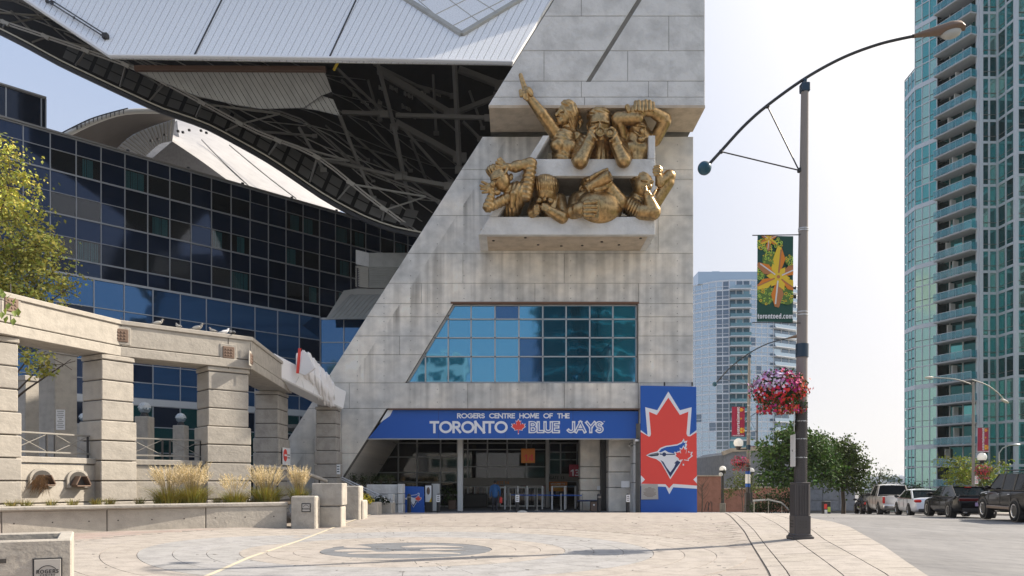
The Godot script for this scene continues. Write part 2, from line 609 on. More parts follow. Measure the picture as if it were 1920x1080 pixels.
# a strip of ground between two edges, followed from near to far
func strip(b: Mb, left: Callable, right: Callable, h: Callable, ds: Array, across: int, lift := 0.0) -> void:
	for i in ds.size() - 1:
		for j in across:
			var q := []
			for e in [[i, j], [i, j + 1], [i + 1, j + 1], [i + 1, j]]:
				var d: float = ds[e[0]]
				var x := lerpf(left.call(d), right.call(d), float(e[1]) / across)
				q.append(Vector3(x, h.call(x, d) + lift, -d))
			b.quad(q[0], q[1], q[2], q[3])

func steps(a: float, z: float, n: int) -> Array:
	var r := []
	for i in n + 1:
		r.append(lerpf(a, z, float(i) / n))
	return r

# one paving stone: corners (x, z), its top proud of the ground
func paver(b: Mb, q: Array, lift: float, deep := 0.035) -> void:
	var t := []
	var mid := Vector2.ZERO
	for p in q:
		mid += p / float(q.size())
	var tilt := Vector2(rng.randf_range(-0.004, 0.004), rng.randf_range(-0.004, 0.004))
	for p in q:
		t.append(Vector3(p.x, plaza_h(p.x, -p.y) + lift + (p - mid).dot(tilt), p.y))
	var k := t.size()
	var c := Vector3(mid.x, plaza_h(mid.x, -mid.y), mid.y)
	for i in range(1, k - 1):
		b.face3(t[0], t[i], t[i + 1], c - Vector3(0, 5, 0))
	for i in k:
		var j := (i + 1) % k
		b.face(t[i], t[j], t[j] - Vector3(0, deep, 0), t[i] - Vector3(0, deep, 0), c)

func sector(r0: float, r1: float, a0: float, a1: float, n := 4) -> Array:
	var q := []
	for i in n + 1:
		q.append(RING + Vector2(cos(lerpf(a0, a1, float(i) / n)), sin(lerpf(a0, a1, float(i) / n))) * r1)
	for i in n + 1:
		q.append(RING + Vector2(cos(lerpf(a1, a0, float(i) / n)), sin(lerpf(a1, a0, float(i) / n))) * r0)
	return q

func ring_piece(b: Mb, r0: float, r1: float, a0: float, a1: float, lift: float, n := 4) -> void:
	var q := sector(r0, r1, a0, a1, n)
	var k := n + 1
	for i in n:
		paver_quad(b, q[i], q[i + 1], q[2 * k - 2 - i], q[2 * k - 1 - i], lift)
	var rim := PackedVector2Array(q)
	for i in rim.size():
		var p := rim[i]
		var s := rim[(i + 1) % rim.size()]
		var a := Vector3(p.x, plaza_h(p.x, -p.y) + lift, p.y)
		var e := Vector3(s.x, plaza_h(s.x, -s.y) + lift, s.y)
		b.quad(a, e, e - Vector3(0, 0.03, 0), a - Vector3(0, 0.03, 0))

func paver_quad(b: Mb, p: Vector2, q: Vector2, r: Vector2, s: Vector2, lift: float) -> void:
	var t := []
	for e in [p, q, r, s]:
		t.append(Vector3(e.x, plaza_h(e.x, -e.y) + lift, e.y))
	b.face(t[0], t[1], t[2], t[3], t[0] - Vector3(0, 5, 0))

func build_ground() -> void:
	for k in ["paving", "paving_pale", "paving_blue", "paving_pink", "paving_dark"]:
		M[k].vertex_color_use_as_albedo = true
	var g := Mb.new()
	g.quad(Vector3(-2500, -4.3, 200), Vector3(2500, -4.3, 200), Vector3(2500, -4.3, -3000), Vector3(-2500, -4.3, -3000))
	g.quad(Vector3(-200, -0.12, 200), Vector3(70, -0.12, 200), Vector3(70, -0.12, 0.5), Vector3(-200, -0.12, 0.5))
	g.quad(Vector3(-200, -0.12, 0.5), Vector3(-39, -0.12, 0.5), Vector3(-39, -0.12, -120), Vector3(-200, -0.12, -120))
	g.quad(Vector3(-39, -0.14, -41), Vector3(9.0, -0.14, -41), Vector3(9.0, -0.14, -120), Vector3(-39, -0.14, -120))
	struct("ground", g, M.asphalt)
	var pl := Mb.new()
	strip(pl, func(_d): return -39.0, func(d): return along(KERB_L, d), plaza_h, steps(-2.0, 40.0, 84), 40)
	var plaza := struct("plaza", pl, M.paving)
	var bl := Mb.new()
	bl.colored = true
	var pk := Mb.new()
	pk.colored = true
	var w := 0.62
	var l := 0.31
	for j in range(int(9.5 / l), int(30.0 / l)):
		var d0 := j * l
		for i in range(-26, 16):
			var x0 := i * w + (w * 0.5 if j % 2 else 0.0)
			var mid := Vector2(x0 + w * 0.5, -(d0 + l * 0.5))
			if x0 + w > along(BAND, d0) - 0.05 or mid.distance_to(RING) < 8.15 or absf(mid.x) > d0 * 0.72 + 1.0:
				continue
			if mid.x < -6.6 and d0 > 20.5 + (mid.x + 15) * 0.7:
				continue
			var pink: bool = mid.x < -6.4 and mid.distance_to(RING) > 8.6
			var b := pk if pink else bl
			var t := rng.randf_range(0.9, 1.06)
			b.col = Color(t, t * rng.randf_range(0.985, 1.01), t * rng.randf_range(0.97, 1.01))
			var e := 0.0035
			paver(b, [Vector2(x0 + e, -d0 - e), Vector2(x0 + w - e, -d0 - e), Vector2(x0 + w - e, -d0 - l + e), Vector2(x0 + e, -d0 - l + e)], 0.007)
	stuff(wpart("pavers", bl, M.paving, plaza))
	stuff(wpart("pink_pavers", pk, M.paving_pink, plaza))
	var radii := [2.1, 2.7, 3.3, 3.9, 4.6, 5.3, 6.0, 6.7, 7.4, 8.05]
	for i in radii.size() - 1:
		var blue: bool = i >= 3 and i < 6
		var n: int = [12, 16, 20, 22, 26, 30, 34, 38, 42][i]
		for k in n:
			var a0 := TAU * (k + 0.5 * (i % 2)) / n
			var a1 := TAU * (k + 1.0 + 0.5 * (i % 2)) / n
			var gap: float = 0.006 / radii[i]
			var b := Mb.new()
			b.colored = true
			var t := rng.randf_range(0.94, 1.05)
			b.col = Color(t, t, t * 0.99)
			ring_piece(b, radii[i] + 0.008, radii[i + 1] - 0.008, a0 + gap, a1 - gap, 0.014, 5)
			wpart("curved_paver", b, M.paving_blue if blue else M.paving_pale, plaza)
	var disc := Mb.new()
	for k in 40:
		var a0 := TAU * k / 40
		var a1 := TAU * (k + 1) / 40
		paver(disc, [RING, RING + Vector2(cos(a0), sin(a0)) * 2.08, RING + Vector2(cos(a1), sin(a1)) * 2.08], 0.012)
	wpart("emblem_disc", disc, M.paving_dark, plaza)
	for s in [[-1.35, -0.75, 0.35, 0.5], [0.35, 0.85, 1.05, 0.45], [-0.5, 0.95, 0.75, 0.32], [0.55, -0.85, 0.8, 0.4], [-1.2, 0.3, 0.5, 0.4], [0.9, 0.05, 0.55, 0.25]]:
		var e := Mb.new()
		var q := []
		for k in 12:
			var a := TAU * k / 12
			q.append(RING + Vector2(s[0] + cos(a) * s[2] + 0.18 * sin(a), s[1] + sin(a) * s[3] * 0.8 + 0.12 * cos(2.0 * a)))
		paver(e, q, 0.019, 0.01)
		wpart("emblem_inlay", e, M.paving_pale, plaza)
	var yl := Mb.new()
	var line := [Vector2(9, -5.1), Vector2(14, -5.46), Vector2(17.1, -5.8), Vector2(28.3, -6.25), Vector2(35, -6.4), Vector2(37, -6.42)]
	var dd := 9.0
	while dd < 36.0:
		var len := rng.randf_range(0.9, 2.4)
		var d1 := minf(dd + len, 36.5)
		strip(yl, func(d): return along(line, d) - 0.05, func(d): return along(line, d) + 0.05, plaza_h, steps(dd, d1, 4), 1, 0.0185)
		dd = d1 + (rng.randf_range(0.02, 0.3) if rng.randf() < 0.4 else 0.0)
	var yo := wpart("yellow_line", yl, M.yellow_line, plaza)
	yo.set_meta("label", "worn yellow line running across the plaza to the planters")
	var gm := Mb.new()
	for i in 260:
		var d := rng.randf_range(9.5, 34.0)
		var c := Vector2(rng.randf_range(-0.6, 0.42) * d, -d)
		var r := rng.randf_range(0.012, 0.045)
		if c.x < -6.0 and d > 19.0:
			continue
		var q := []
		for k in 7:
			q.append(c + Vector2.from_angle(TAU * k / 7) * r * rng.randf_range(0.6, 1.3))
		paver(gm, q, 0.021, 0.01)
	stuff(wpart("gum_spots", gm, M.steel_truss, plaza))
	var pv := Mb.new()
	strip(pv, func(d): return along(BAND, d) - 0.02, func(d): return along(KERB_L, d) - 0.01, plaza_h, steps(5.0, 37.0, 40), 8, 0.004)
	var pave := struct("pavement", pv, M.joint)
	var d0 := 7.0
	var row := 0
	while d0 < 36.5:
		var d1 := minf(d0 + 1.55, 36.9)
		var e := 0.012
		for cidx in 4:
			var l0 := func(d: float) -> float: return along(BAND, d) if cidx == 0 else along(BAND, d) + 0.32 if cidx == 1 else lerpf(along(BAND, d) + 0.32, along(JOINT, d), 0.55) if cidx == 2 else along(JOINT, d)
			var r0 := func(d: float) -> float: return along(BAND, d) + 0.32 if cidx == 0 else lerpf(along(BAND, d) + 0.32, along(JOINT, d), 0.55) if cidx == 1 else along(JOINT, d) if cidx == 2 else along(KERB_L, d)
			var b := Mb.new()
			b.colored = true
			var t := rng.randf_range(0.94, 1.05)
			b.col = Color(t, t, t * 0.985)
			var s0 := d0 + (0.7 if cidx % 2 else 0.0)
			var s1 := d1 + (0.7 if cidx % 2 else 0.0)
			for h in 2:
				var a := lerpf(s0 + e, s1 - e, h * 0.5)
				var z := lerpf(s0 + e, s1 - e, h * 0.5 + 0.5)
				paver(b, [Vector2(l0.call(a) + e, -a), Vector2(r0.call(a) - e, -a), Vector2(r0.call(z) - e, -z), Vector2(l0.call(z) + e, -z)], 0.018, 0.16 if cidx == 3 else 0.035)
			wpart("kerb_stone" if cidx == 3 else "band_stone" if cidx == 0 else "paving_slab", b, M.paving_pale, pave)
		d0 = d1
		row += 1
	var rd := Mb.new()
	strip(rd, func(d): return along(KERB_L, d) - 0.1, func(d): return along(KERB_R, d), func(_x, d): return road_h(d), steps(-2.0, 160.0, 120), 6)
	struct("road", rd, M.asphalt)
	var fp := Mb.new()
	strip(fp, func(d): return 8.9, func(d): return along(KERB_L, d), func(_x, d): return road_h(d) + 0.1, steps(39.6, 160.0, 60), 5)
	for i in 60:
		var a := lerpf(36.0, 160.0, i / 60.0)
		var z := lerpf(36.0, 160.0, (i + 1) / 60.0)
		fp.quad(Vector3(along(KERB_L, a), road_h(a) - 0.1, -a), Vector3(along(KERB_L, z), road_h(z) - 0.1, -z), Vector3(along(KERB_L, z), road_h(z) + 0.1, -z), Vector3(along(KERB_L, a), road_h(a) + 0.1, -a))
	struct("far_pavement", fp, M.paving_blue)
	var sp := Mb.new()
	strip(sp, func(d): return along(KERB_R, d), func(d): return along(KERB_R, d) + 5.0, func(_x, d): return road_h(d) + 0.12, steps(-2.0, 160.0, 60), 2)
	for i in 60:
		var a := lerpf(-2.0, 160.0, i / 60.0)
		var z := lerpf(-2.0, 160.0, (i + 1) / 60.0)
		sp.quad(Vector3(along(KERB_R, z), road_h(z) - 0.05, -z), Vector3(along(KERB_R, a), road_h(a) - 0.05, -a), Vector3(along(KERB_R, a), road_h(a) + 0.12, -a), Vector3(along(KERB_R, z), road_h(z) + 0.12, -z))
	struct("opposite_pavement", sp, M.paving_pale)
	var vg := Mb.new()
	strip(vg, func(d): return along(KERB_R, d) + 5.0, func(d): return along(KERB_R, d) + 60.0, func(_x, d): return road_h(d) + 0.1, steps(-2.0, 160.0, 60), 4)
	struct("verge", vg, M.verge)

# ================================================================ STADIUM
func px_poly(pts: Array, d: float) -> PackedVector2Array:
	var r := PackedVector2Array()
	for p in pts:
		r.append(flat(p[0], p[1], d))
	return r

# every cell of a wall (rows and columns of joints) that is left after the openings is a panel of its own
func wall_panels(parent: Node3D, outline: PackedVector2Array, holes: Array, rows: Array, d: float, front: float, thick: float, mat: Material, called := "concrete_panel", gap := 0.009) -> void:
	for row in rows:
		var ya := flat(0, row[0], d).y
		var yb := flat(0, row[1], d).y
		var xs := [-4000.0]
		xs.append_array(row[2])
		xs.append(6000.0)
		for i in xs.size() - 1:
			var xa := flat(xs[i], 0, d).x
			var xb := flat(xs[i + 1], 0, d).x
			var polys := Geometry2D.intersect_polygons(outline, PackedVector2Array([Vector2(xa, yb), Vector2(xb, yb), Vector2(xb, ya), Vector2(xa, ya)]))
			for h in holes:
				var next: Array[PackedVector2Array] = []
				for p in polys:
					next.append_array(Geometry2D.clip_polygons(p, h))
				polys = next
			for p in polys:
				for q in Geometry2D.offset_polygon(p, -gap):
					var b := Mb.new()
					b.slab(q, -front - thick, -front + rng.randf_range(-0.004, 0.004), 0.012)
					wpart(called, b, mat, parent)

func leaf_shape(at: Vector2, size: float) -> PackedVector2Array:
	var half := [[0, 0.5], [0.085, 0.335], [0.185, 0.385], [0.135, 0.1], [0.27, 0.23], [0.3, 0.155], [0.46, 0.18], [0.405, 0.03], [0.475, -0.02], [0.25, -0.2], [0.275, -0.275], [0.03, -0.235], [0.035, -0.5]]
	var r := PackedVector2Array()
	for p in half:
		r.append(at + Vector2(p[0], p[1]) * size)
	for i in range(half.size() - 1, 0, -1):
		r.append(at + Vector2(-half[i][0], half[i][1]) * size)
	return r

func arc(cx: float, cy: float, rx: float, ry: float, a0: float, a1: float, n := 12) -> PackedVector2Array:
	var r := PackedVector2Array()
	for i in n + 1:
		var a := deg_to_rad(lerpf(a0, a1, float(i) / n))
		r.append(Vector2(cx + cos(a) * rx, cy + sin(a) * ry))
	return r

func seg(pts: Array) -> PackedVector2Array:
	var r := PackedVector2Array()
	for i in range(0, pts.size(), 2):
		r.append(Vector2(pts[i], pts[i + 1]))
	return r

# letters as pen strokes, one unit high: [width, strokes]
func glyph(ch: String) -> Array:
	match ch:
		"A": return [0.9, [seg([0, 0, 0.45, 1, 0.9, 0]), seg([0.18, 0.33, 0.72, 0.33])]]
		"B":
			var b := seg([0, 0, 0, 1, 0.28, 1])
			b.append_array(arc(0.28, 0.77, 0.25, 0.23, 90, -90, 8))
			b.append(Vector2(0, 0.54))
			var c := seg([0.28, 0.54])
			c.append_array(arc(0.32, 0.27, 0.27, 0.27, 90, -90, 8))
			c.append(Vector2(0, 0))
			return [0.6, [b, c]]
		"C": return [0.86, [arc(0.5, 0.5, 0.5, 0.5, 48, 312, 18)]]
		"E": return [0.5, [seg([0.5, 1, 0, 1, 0, 0, 0.5, 0]), seg([0, 0.52, 0.44, 0.52])]]
		"F": return [0.48, [seg([0.48, 1, 0, 1, 0, 0]), seg([0, 0.52, 0.42, 0.52])]]
		"G":
			var g := arc(0.5, 0.5, 0.5, 0.5, 48, 350, 18)
			g.append(Vector2(0.99, 0.46))
			g.append(Vector2(0.56, 0.46))
			return [1.0, [g]]
		"H": return [0.68, [seg([0, 0, 0, 1]), seg([0.68, 0, 0.68, 1]), seg([0, 0.52, 0.68, 0.52])]]
		"J":
			var j := seg([0.5, 1])
			j.append_array(arc(0.22, 0.28, 0.28, 0.28, 0, -150, 9))
			return [0.52, [j]]
		"L": return [0.48, [seg([0, 1, 0, 0, 0.48, 0])]]
		"M": return [0.9, [seg([0, 0, 0.1, 1, 0.45, 0.25, 0.8, 1, 0.9, 0])]]
		"N": return [0.76, [seg([0, 0, 0, 1, 0.76, 0, 0.76, 1])]]
		"O": return [1.0, [arc(0.5, 0.5, 0.5, 0.5, 0, 360, 26)]]
		"R":
			var r := seg([0, 0, 0, 1, 0.28, 1])
			r.append_array(arc(0.28, 0.74, 0.26, 0.26, 90, -90, 8))
			r.append(Vector2(0, 0.48))
			return [0.6, [r, seg([0.24, 0.48, 0.6, 0])]]
		"S":
			var s := arc(0.27, 0.75, 0.25, 0.25, 35, 270, 10)
			s.append_array(arc(0.27, 0.26, 0.27, 0.26, 82, -145, 10))
			return [0.55, [s]]
		"T": return [0.66, [seg([0, 1, 0.66, 1]), seg([0.33, 1, 0.33, 0])]]
		"U":
			var u := seg([0, 1])
			u.append_array(arc(0.32, 0.3, 0.32, 0.3, 180, 360, 10))
			u.append(Vector2(0.64, 1))
			return [0.64, [u]]
		"Y": return [0.78, [seg([0, 1, 0.39, 0.48, 0.78, 1]), seg([0.39, 0.48, 0.39, 0])]]
	return [0.62, []]

# lettering set between two points of a flat sign; weights: stroke half-widths, drawn one on the other
func lettering(text: String, x0: float, x1: float, y0: float, y1: float, z: float, weights: Array, mats: Array, parent: Node3D) -> void:
	var total := 0.0
	var gap := 0.22
	for ch in text:
		total += glyph(ch)[0] + gap
	total -= gap
	var w0: float = weights[0]
	var hy := (y1 - y0) * (1.0 - 2.0 * w0)
	var sx := (x1 - x0 - 2.0 * w0 * (y1 - y0)) / total
	var x := x0 + w0 * (y1 - y0)
	for ch in text:
		var g := glyph(ch)
		for k in weights.size():
			var b := Mb.new()
			var lift := 0.0
			for s in g[1]:
				var pts := PackedVector2Array()
				for p in s:
					pts.append(Vector2(x + p.x * sx, y0 + w0 * (y1 - y0) + p.y * hy))
				var closed: bool = pts[0].distance_to(pts[-1]) < 0.001
				if closed:
					for i in pts.size() - 1:
						var c := Vector2(x + 0.5 * sx, (y0 + y1) * 0.5)
						var wd: float = weights[k] * (y1 - y0)
						var a := pts[i] - c
						var e := pts[i + 1] - c
						b.slab(PackedVector2Array([c + a * (1.0 - wd / a.length()), c + e * (1.0 - wd / e.length()), c + e * (1.0 + wd / e.length()), c + a * (1.0 + wd / a.length())]), z, z + 0.012 + 0.006 * k)
				else:
					var wd: float = weights[k] * (y1 - y0)
					for i in pts.size() - 1:
						var t := (pts[i + 1] - pts[i]).normalized()
						var e0 := wd if k == 0 else 0.0
						var e1 := e0
						if i > 0:
							e0 = wd * minf(1.3, absf(tan(0.5 * t.angle_to((pts[i] - pts[i - 1]).normalized()))))
						if i < pts.size() - 2:
							e1 = wd * minf(1.3, absf(tan(0.5 * t.angle_to((pts[i + 2] - pts[i + 1]).normalized()))))
						var n := Vector2(-t.y, t.x) * wd
						var a := pts[i] - t * e0
						var e := pts[i + 1] + t * e1
						lift += 0.0004
						b.slab(PackedVector2Array([a - n, e - n, e + n, a + n]), z, z + 0.012 + 0.012 * k + lift)
			if b.v.size():
				wpart("letter" if k == 0 else "letter_inline", b, mats[k], parent)
		x += (g[0] + gap) * sx

func layer(parent: Node3D, called: String, pts: PackedVector2Array, z0: float, z1: float, mat: Material) -> void:
	var b := Mb.new()
	b.slab(pts, z0, z1)
	wpart(called, b, mat, parent)

# bird head emblem; o = where its middle lies, s = metres per drawing unit
func bird(parent: Node3D, o: Vector2, s: float, z: float, full := true) -> void:
	var at := func(pts: Array) -> PackedVector2Array:
		var r := PackedVector2Array()
		for i in range(0, pts.size(), 2):
			r.append(o + Vector2(pts[i] - 270.0, 620.0 - pts[i + 1]) * s)
		return r
	layer(parent, "emblem_outline", at.call([88, 597, 120, 580, 175, 566, 198, 540, 240, 524, 330, 511, 365, 494, 382, 466, 388, 488, 410, 483, 400, 506, 408, 512, 396, 545, 385, 600, 355, 660, 335, 695, 277, 784, 238, 712, 203, 652, 168, 627, 120, 613]), z, z + 0.02, M.vinyl_white)
	layer(parent, "emblem_crest", at.call([188, 570, 206, 548, 245, 533, 330, 521, 368, 504, 378, 484, 381, 502, 397, 498, 387, 520, 394, 523, 372, 547, 312, 584, 262, 574, 236, 558, 202, 574]), z + 0.01, z + 0.026, M.vinyl_blue)
	if full:
		layer(parent, "emblem_beak", at.call([100, 597, 130, 586, 180, 576, 190, 588, 180, 601, 130, 606]), z + 0.01, z + 0.026, M.bracket_blue)
		layer(parent, "emblem_beak_light", at.call([118, 592, 176, 582, 182, 587, 130, 594]), z + 0.02, z + 0.032, M.paving_blue)
		layer(parent, "emblem_eye_stripe", at.call([192, 582, 222, 586, 312, 585, 312, 593, 222, 594, 196, 592]), z + 0.01, z + 0.026, M.vinyl_navy)
		layer(parent, "emblem_eye", at.call([244, 590, 240, 602, 229, 606, 218, 602, 213, 590, 218, 578, 229, 574, 240, 578]), z + 0.02, z + 0.03, M.vinyl_navy)
	layer(parent, "emblem_throat", at.call([200, 634, 222, 648, 246, 690, 277, 730, 306, 690, 318, 662, 306, 660, 330, 636, 356, 652, 326, 690, 277, 766, 240, 700]), z + 0.01, z + 0.026, M.vinyl_navy)
	var c: Vector2 = o + Vector2(378 - 270.0, 620.0 - 598) * s
	layer(parent, "emblem_leaf_outline", leaf_shape(c, 158 * s), z + 0.025, z + 0.036, M.vinyl_white)
	layer(parent, "emblem_leaf", leaf_shape(c, 132 * s), z + 0.03, z + 0.042, M.vinyl_red)

func wave(m: StandardMaterial3D, tex: Texture2D, k: float) -> void:
	m.normal_enabled = true
	m.normal_texture = tex
	m.normal_scale = k
	m.uv1_triplanar = true
	m.uv1_world_triplanar = true
	m.uv1_scale = Vector3.ONE * 0.22

func build_stadium() -> void:
	var ripple := noise_tex(31, 0.008, [], 512, 2, true, FastNoiseLite.TYPE_SIMPLEX_SMOOTH, 1.6)
	for k in ["glass_navy", "glass_navy_dark", "glass_blue", "glass_sky", "glass_teal", "glass_teal_dark", "glass_teal_pale"]:
		wave(M[k], ripple, 0.1)
	var D := FD
	var st := thing("stadium_tower", "tall grey concrete stadium tower with slanted left edge, big window and entrance", "building", Vector3(0, 0, -46))
	var outline := px_poly([[905, 256], [1300, 256], [1300, 990], [433, 990]], D)
	var window := px_poly([[850, 569], [1196, 569], [1196, 718], [760, 718]], D)
	var door := px_poly([[725, 766], [1198, 766], [1198, 1000], [574.5, 1000]], D)
	var box_up := px_poly([[1034, 240], [1222, 240], [1222, 318], [984, 318]], D)
	var box_low := px_poly([[985, 336], [1222, 336], [1222, 404], [941, 404]], D)
	var rows := [[256, 318, []], [318, 336, [1234]], [336, 404, [1234]], [404, 475, [1234]], [475, 531, [868, 1058]], [531, 569, [790, 1003, 1197]], [569, 594, [1197]], [594, 630, [1197]], [630, 665, [749, 1197]], [665, 718, [1197]], [718, 766, [655, 877, 1058, 1197]], [766, 850, [640, 1199]], [850, 990, [1199]]]
	wall_panels(st, outline, [window, door, box_up, box_low], rows, D, D, 0.5, M.concrete)
	var bk := Mb.new()
	for row in rows:
		var r := PackedVector2Array([flat(0, row[1], D) - Vector2(90, 0), flat(0, row[1], D) + Vector2(90, 0), flat(0, row[0], D) + Vector2(90, 0), flat(0, row[0], D) - Vector2(90, 0)])
		for p in Geometry2D.intersect_polygons(outline, r):
			var polys: Array[PackedVector2Array] = [p]
			for h in [window, door, box_up, box_low]:
				var next: Array[PackedVector2Array] = []
				for q in polys:
					next.append_array(Geometry2D.clip_polygons(q, h))
				polys = next
			for q in polys:
				bk.slab(q, -D - 0.62, -D - 0.03)
	wpart("panel_joints", bk, M.concrete_dark, st)
	var body := Mb.new()
	body.slab(px_poly([[1060, 20], [1298, 20], [1298, 255], [930, 255]], D), -92, -D - 2.2)
	body.slab(px_poly([[1085, 255], [1298, 255], [1298, 560], [890, 560]], D), -92, -D - 4.6)
	body.slab(px_poly([[880, 562], [1298, 562], [1298, 730], [775, 730]], D), -92, -D - 0.8)
	body.slab(px_poly([[700, 732], [1298, 732], [1298, 765], [690, 765]], D), -92, -D - 0.63)
	body.slab(px_poly([[1199, 766], [1298, 766], [1298, 990], [1199, 990]], D), -92, -D - 0.63)
	wpart("tower_body", body, M.concrete, st)
	var th := Mb.new()
	for row in rows:
		for i in 16:
			for y in [0.25, 0.75]:
				var p := flat(520.0 + i * 50.0, lerpf(row[0], row[1], y), D)
				if not Geometry2D.is_point_in_polygon(p, outline) or row[1] - row[0] < 24:
					continue
				var inside := false
				for h in [window, door, box_up, box_low]:
					inside = inside or Geometry2D.is_point_in_polygon(p, h)
				if not inside:
					th.lathe([Vector2(0, 0.006), Vector2(0.025, 0.006), Vector2(0.025, -0.02)], 6, Transform3D(Basis(Vector3.RIGHT, PI / 2), Vector3(p.x, p.y, -D)))
	stuff(wpart("tie_holes", th, M.concrete_dark, st))
	var fl := Mb.new()
	for i in 1:
		var a := flat(905, 256, D)
		var e := flat(433, 990, D)
		fl.quad(Vector3(a.x, a.y, -D - 0.6), Vector3(a.x, a.y, -60), Vector3(e.x, e.y, -60), Vector3(e.x, e.y, -D - 0.6))
		fl.quad(Vector3(a.x + 1.2, a.y, -D - 0.6), Vector3(e.x + 1.2, e.y, -D - 0.6), Vector3(e.x + 1.2, e.y, -60), Vector3(a.x + 1.2, a.y, -60))
	wpart("flank", fl, M.concrete, st)
	var U := 39.3
	var up := px_poly([[915, 198], [1322, 198], [1322, -330], [1244, -330]], U)
	var groove := px_poly([[1099, 153], [1107, 153], [1409, -330], [1400, -330]], U)
	var fine_cut := px_poly([[1107, 150.6], [1400, 150.6], [1400, 153.4], [1107, 153.4]], U)
	wall_panels(st, up, [groove], [[-330, -200, []], [-200, -110, [1190]], [-110, -40, []], [-40, 30, [1090]], [30, 95, [1254]], [95, 152, [1020, 1177]], [152, 182, [1090, 1216, 1252]], [182, 198, [1096]]], U, U, 0.4, M.concrete_cool, "concrete_panel", 0.011)
	var ub := Mb.new()
	ub.slab(px_poly([[917, 197], [1320, 197], [1320, -329], [1246, -329]], U), -D - 2.0, -U - 0.03)
	wpart("upper_block", ub, M.concrete_dark, st)
	var gr := Mb.new()
	gr.slab(groove, -U - 0.4, -U - 0.07)
	wpart("groove", gr, M.concrete_cool, st)
	var so := Mb.new()
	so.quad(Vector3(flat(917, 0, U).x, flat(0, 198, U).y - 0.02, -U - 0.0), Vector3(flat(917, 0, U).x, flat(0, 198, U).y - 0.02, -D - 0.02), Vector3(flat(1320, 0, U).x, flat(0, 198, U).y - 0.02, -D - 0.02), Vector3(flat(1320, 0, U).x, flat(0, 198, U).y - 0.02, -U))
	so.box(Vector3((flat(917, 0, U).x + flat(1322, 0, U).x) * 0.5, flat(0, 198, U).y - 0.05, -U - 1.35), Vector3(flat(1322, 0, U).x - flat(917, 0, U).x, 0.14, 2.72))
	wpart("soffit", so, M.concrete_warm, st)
	var wx := [755.0, 797.0, 840.0, 883.0, 928.0, 973.0, 1018.0, 1062.0, 1106.5, 1150.0, 1194.0]
	var wy := [571.0, 597.0, 632.0, 667.5, 716.0]
	var W := D + 0.28
	var wp := px_poly([[851, 571], [1194, 571], [1194, 716], [763, 716]], D)
	var win := Node3D.new()
	win.name = "window"
	st.add_child(win)
	for j in 4:
		for i in 10:
			var a := flat(wx[i], wy[j], D)
			var c := flat(wx[i + 1], wy[j + 1], D)
			for p in Geometry2D.intersect_polygons(wp, PackedVector2Array([a, Vector2(c.x, a.y), c, Vector2(a.x, c.y)])):
				for q in Geometry2D.offset_polygon(p, -0.03):
					var b := Mb.new()
					b.slab(q, -0.01, 0.0)
					var m := (a + c) * 0.5
					var t := Transform3D(Basis(Vector3.UP, rng.randf_range(-0.006, 0.006)) * Basis(Vector3.RIGHT, rng.randf_range(-0.006, 0.006)), Vector3.ZERO)
					t.origin = Vector3(m.x, m.y, -W) - t.basis * Vector3(m.x, m.y, 0)
					for v in b.v.size():
						b.v[v] = t * b.v[v]
						b.n[v] = t.basis * b.n[v]
					wpart("pane", b, M.glass_sky if rng.randf() < 0.9 else M.glass_blue, win)
	var fr := Mb.new()
	var bar2 := func(b: Mb, x0: float, y0: float, x1: float, y1: float, w: float) -> void:
		var a := flat(x0, y0, D)
		var c := flat(x1, y1, D)
		b.bar(Vector3(a.x, a.y, -W + 0.03), Vector3(c.x, c.y, -W + 0.03), 0.14, w, Vector3(0, 0, 1).cross(Vector3(c.x - a.x, c.y - a.y, 0)).normalized())
	for x in wx.slice(1):
		var top: float = 571.0 if x >= 851 else 571.0 + (851.0 - x) * 145.0 / 88.0
		var b := Mb.new()
		bar2.call(b, x, top, x, 716, 0.07)
		wpart("window_mullion", b, M.mullion, win)
	for y in wy:
		var b := Mb.new()
		bar2.call(b, 851.0 - (y - 571.0) * 88.0 / 145.0, y, 1195, y, 0.06)
		wpart("window_rail", b, M.mullion, win)
	var sl := Mb.new()
	bar2.call(sl, 763, 717, 851, 571, 0.1)
	wpart("window_frame", sl, M.mullion, win)
	var lp := Mb.new()
	var la := flat(845, 567, D)
	var lc := flat(1198, 567, D)
	lp.box(Vector3((la.x + lc.x) * 0.5, la.y - 0.02, -D - 0.1), Vector3(lc.x - la.x, 0.1, 0.3), 0.01)
	wpart("window_lintel", lp, M.steel_rust, win)
	var B := 39.2
	var bx := thing("viewing_box", "grey concrete double box holding the golden figures on the tower front", "balcony", Vector3(3, 14, -40))
	var fb := func(pts: Array, called: String, z1 := 0.0, thick := 0.3) -> void:
		var b := Mb.new()
		b.slab(px_poly(pts, B), -B - thick, -B + z1, 0.02)
		wpart(called, b, M.concrete_cool, bx)
	fb.call([[972, 330], [1228.5, 330], [1228.5, 298], [991, 298]], "parapet")
	fb.call([[897, 440], [1228.5, 440], [1228.5, 406.5], [918, 406.5]], "parapet")
	fb.call([[991, 297.5], [1004, 297.5], [1030, 254], [1018, 254]], "side_post")
	fb.call([[918, 406], [933, 406], [982, 330.5], [967, 330.5]], "side_post")
	fb.call([[1216, 297.5], [1228.5, 297.5], [1228.5, 254], [1216, 254]], "side_post")
	fb.call([[1216, 406], [1228.5, 406], [1228.5, 330.5], [1216, 330.5]], "side_post")
	var sw := Mb.new()
	var sxr := flat(1228.5, 0, B).x
	sw.box(Vector3(sxr - 0.16, (flat(0, 254, B).y + flat(0, 440, B).y) * 0.5, -(B + 0.3 + D) * 0.5), Vector3(0.31, flat(0, 254, B).y - flat(0, 440, B).y, D - B - 0.3 + 0.05))
	wpart("side_wall", sw, M.concrete_cool, bx)
	var ls := Mb.new()
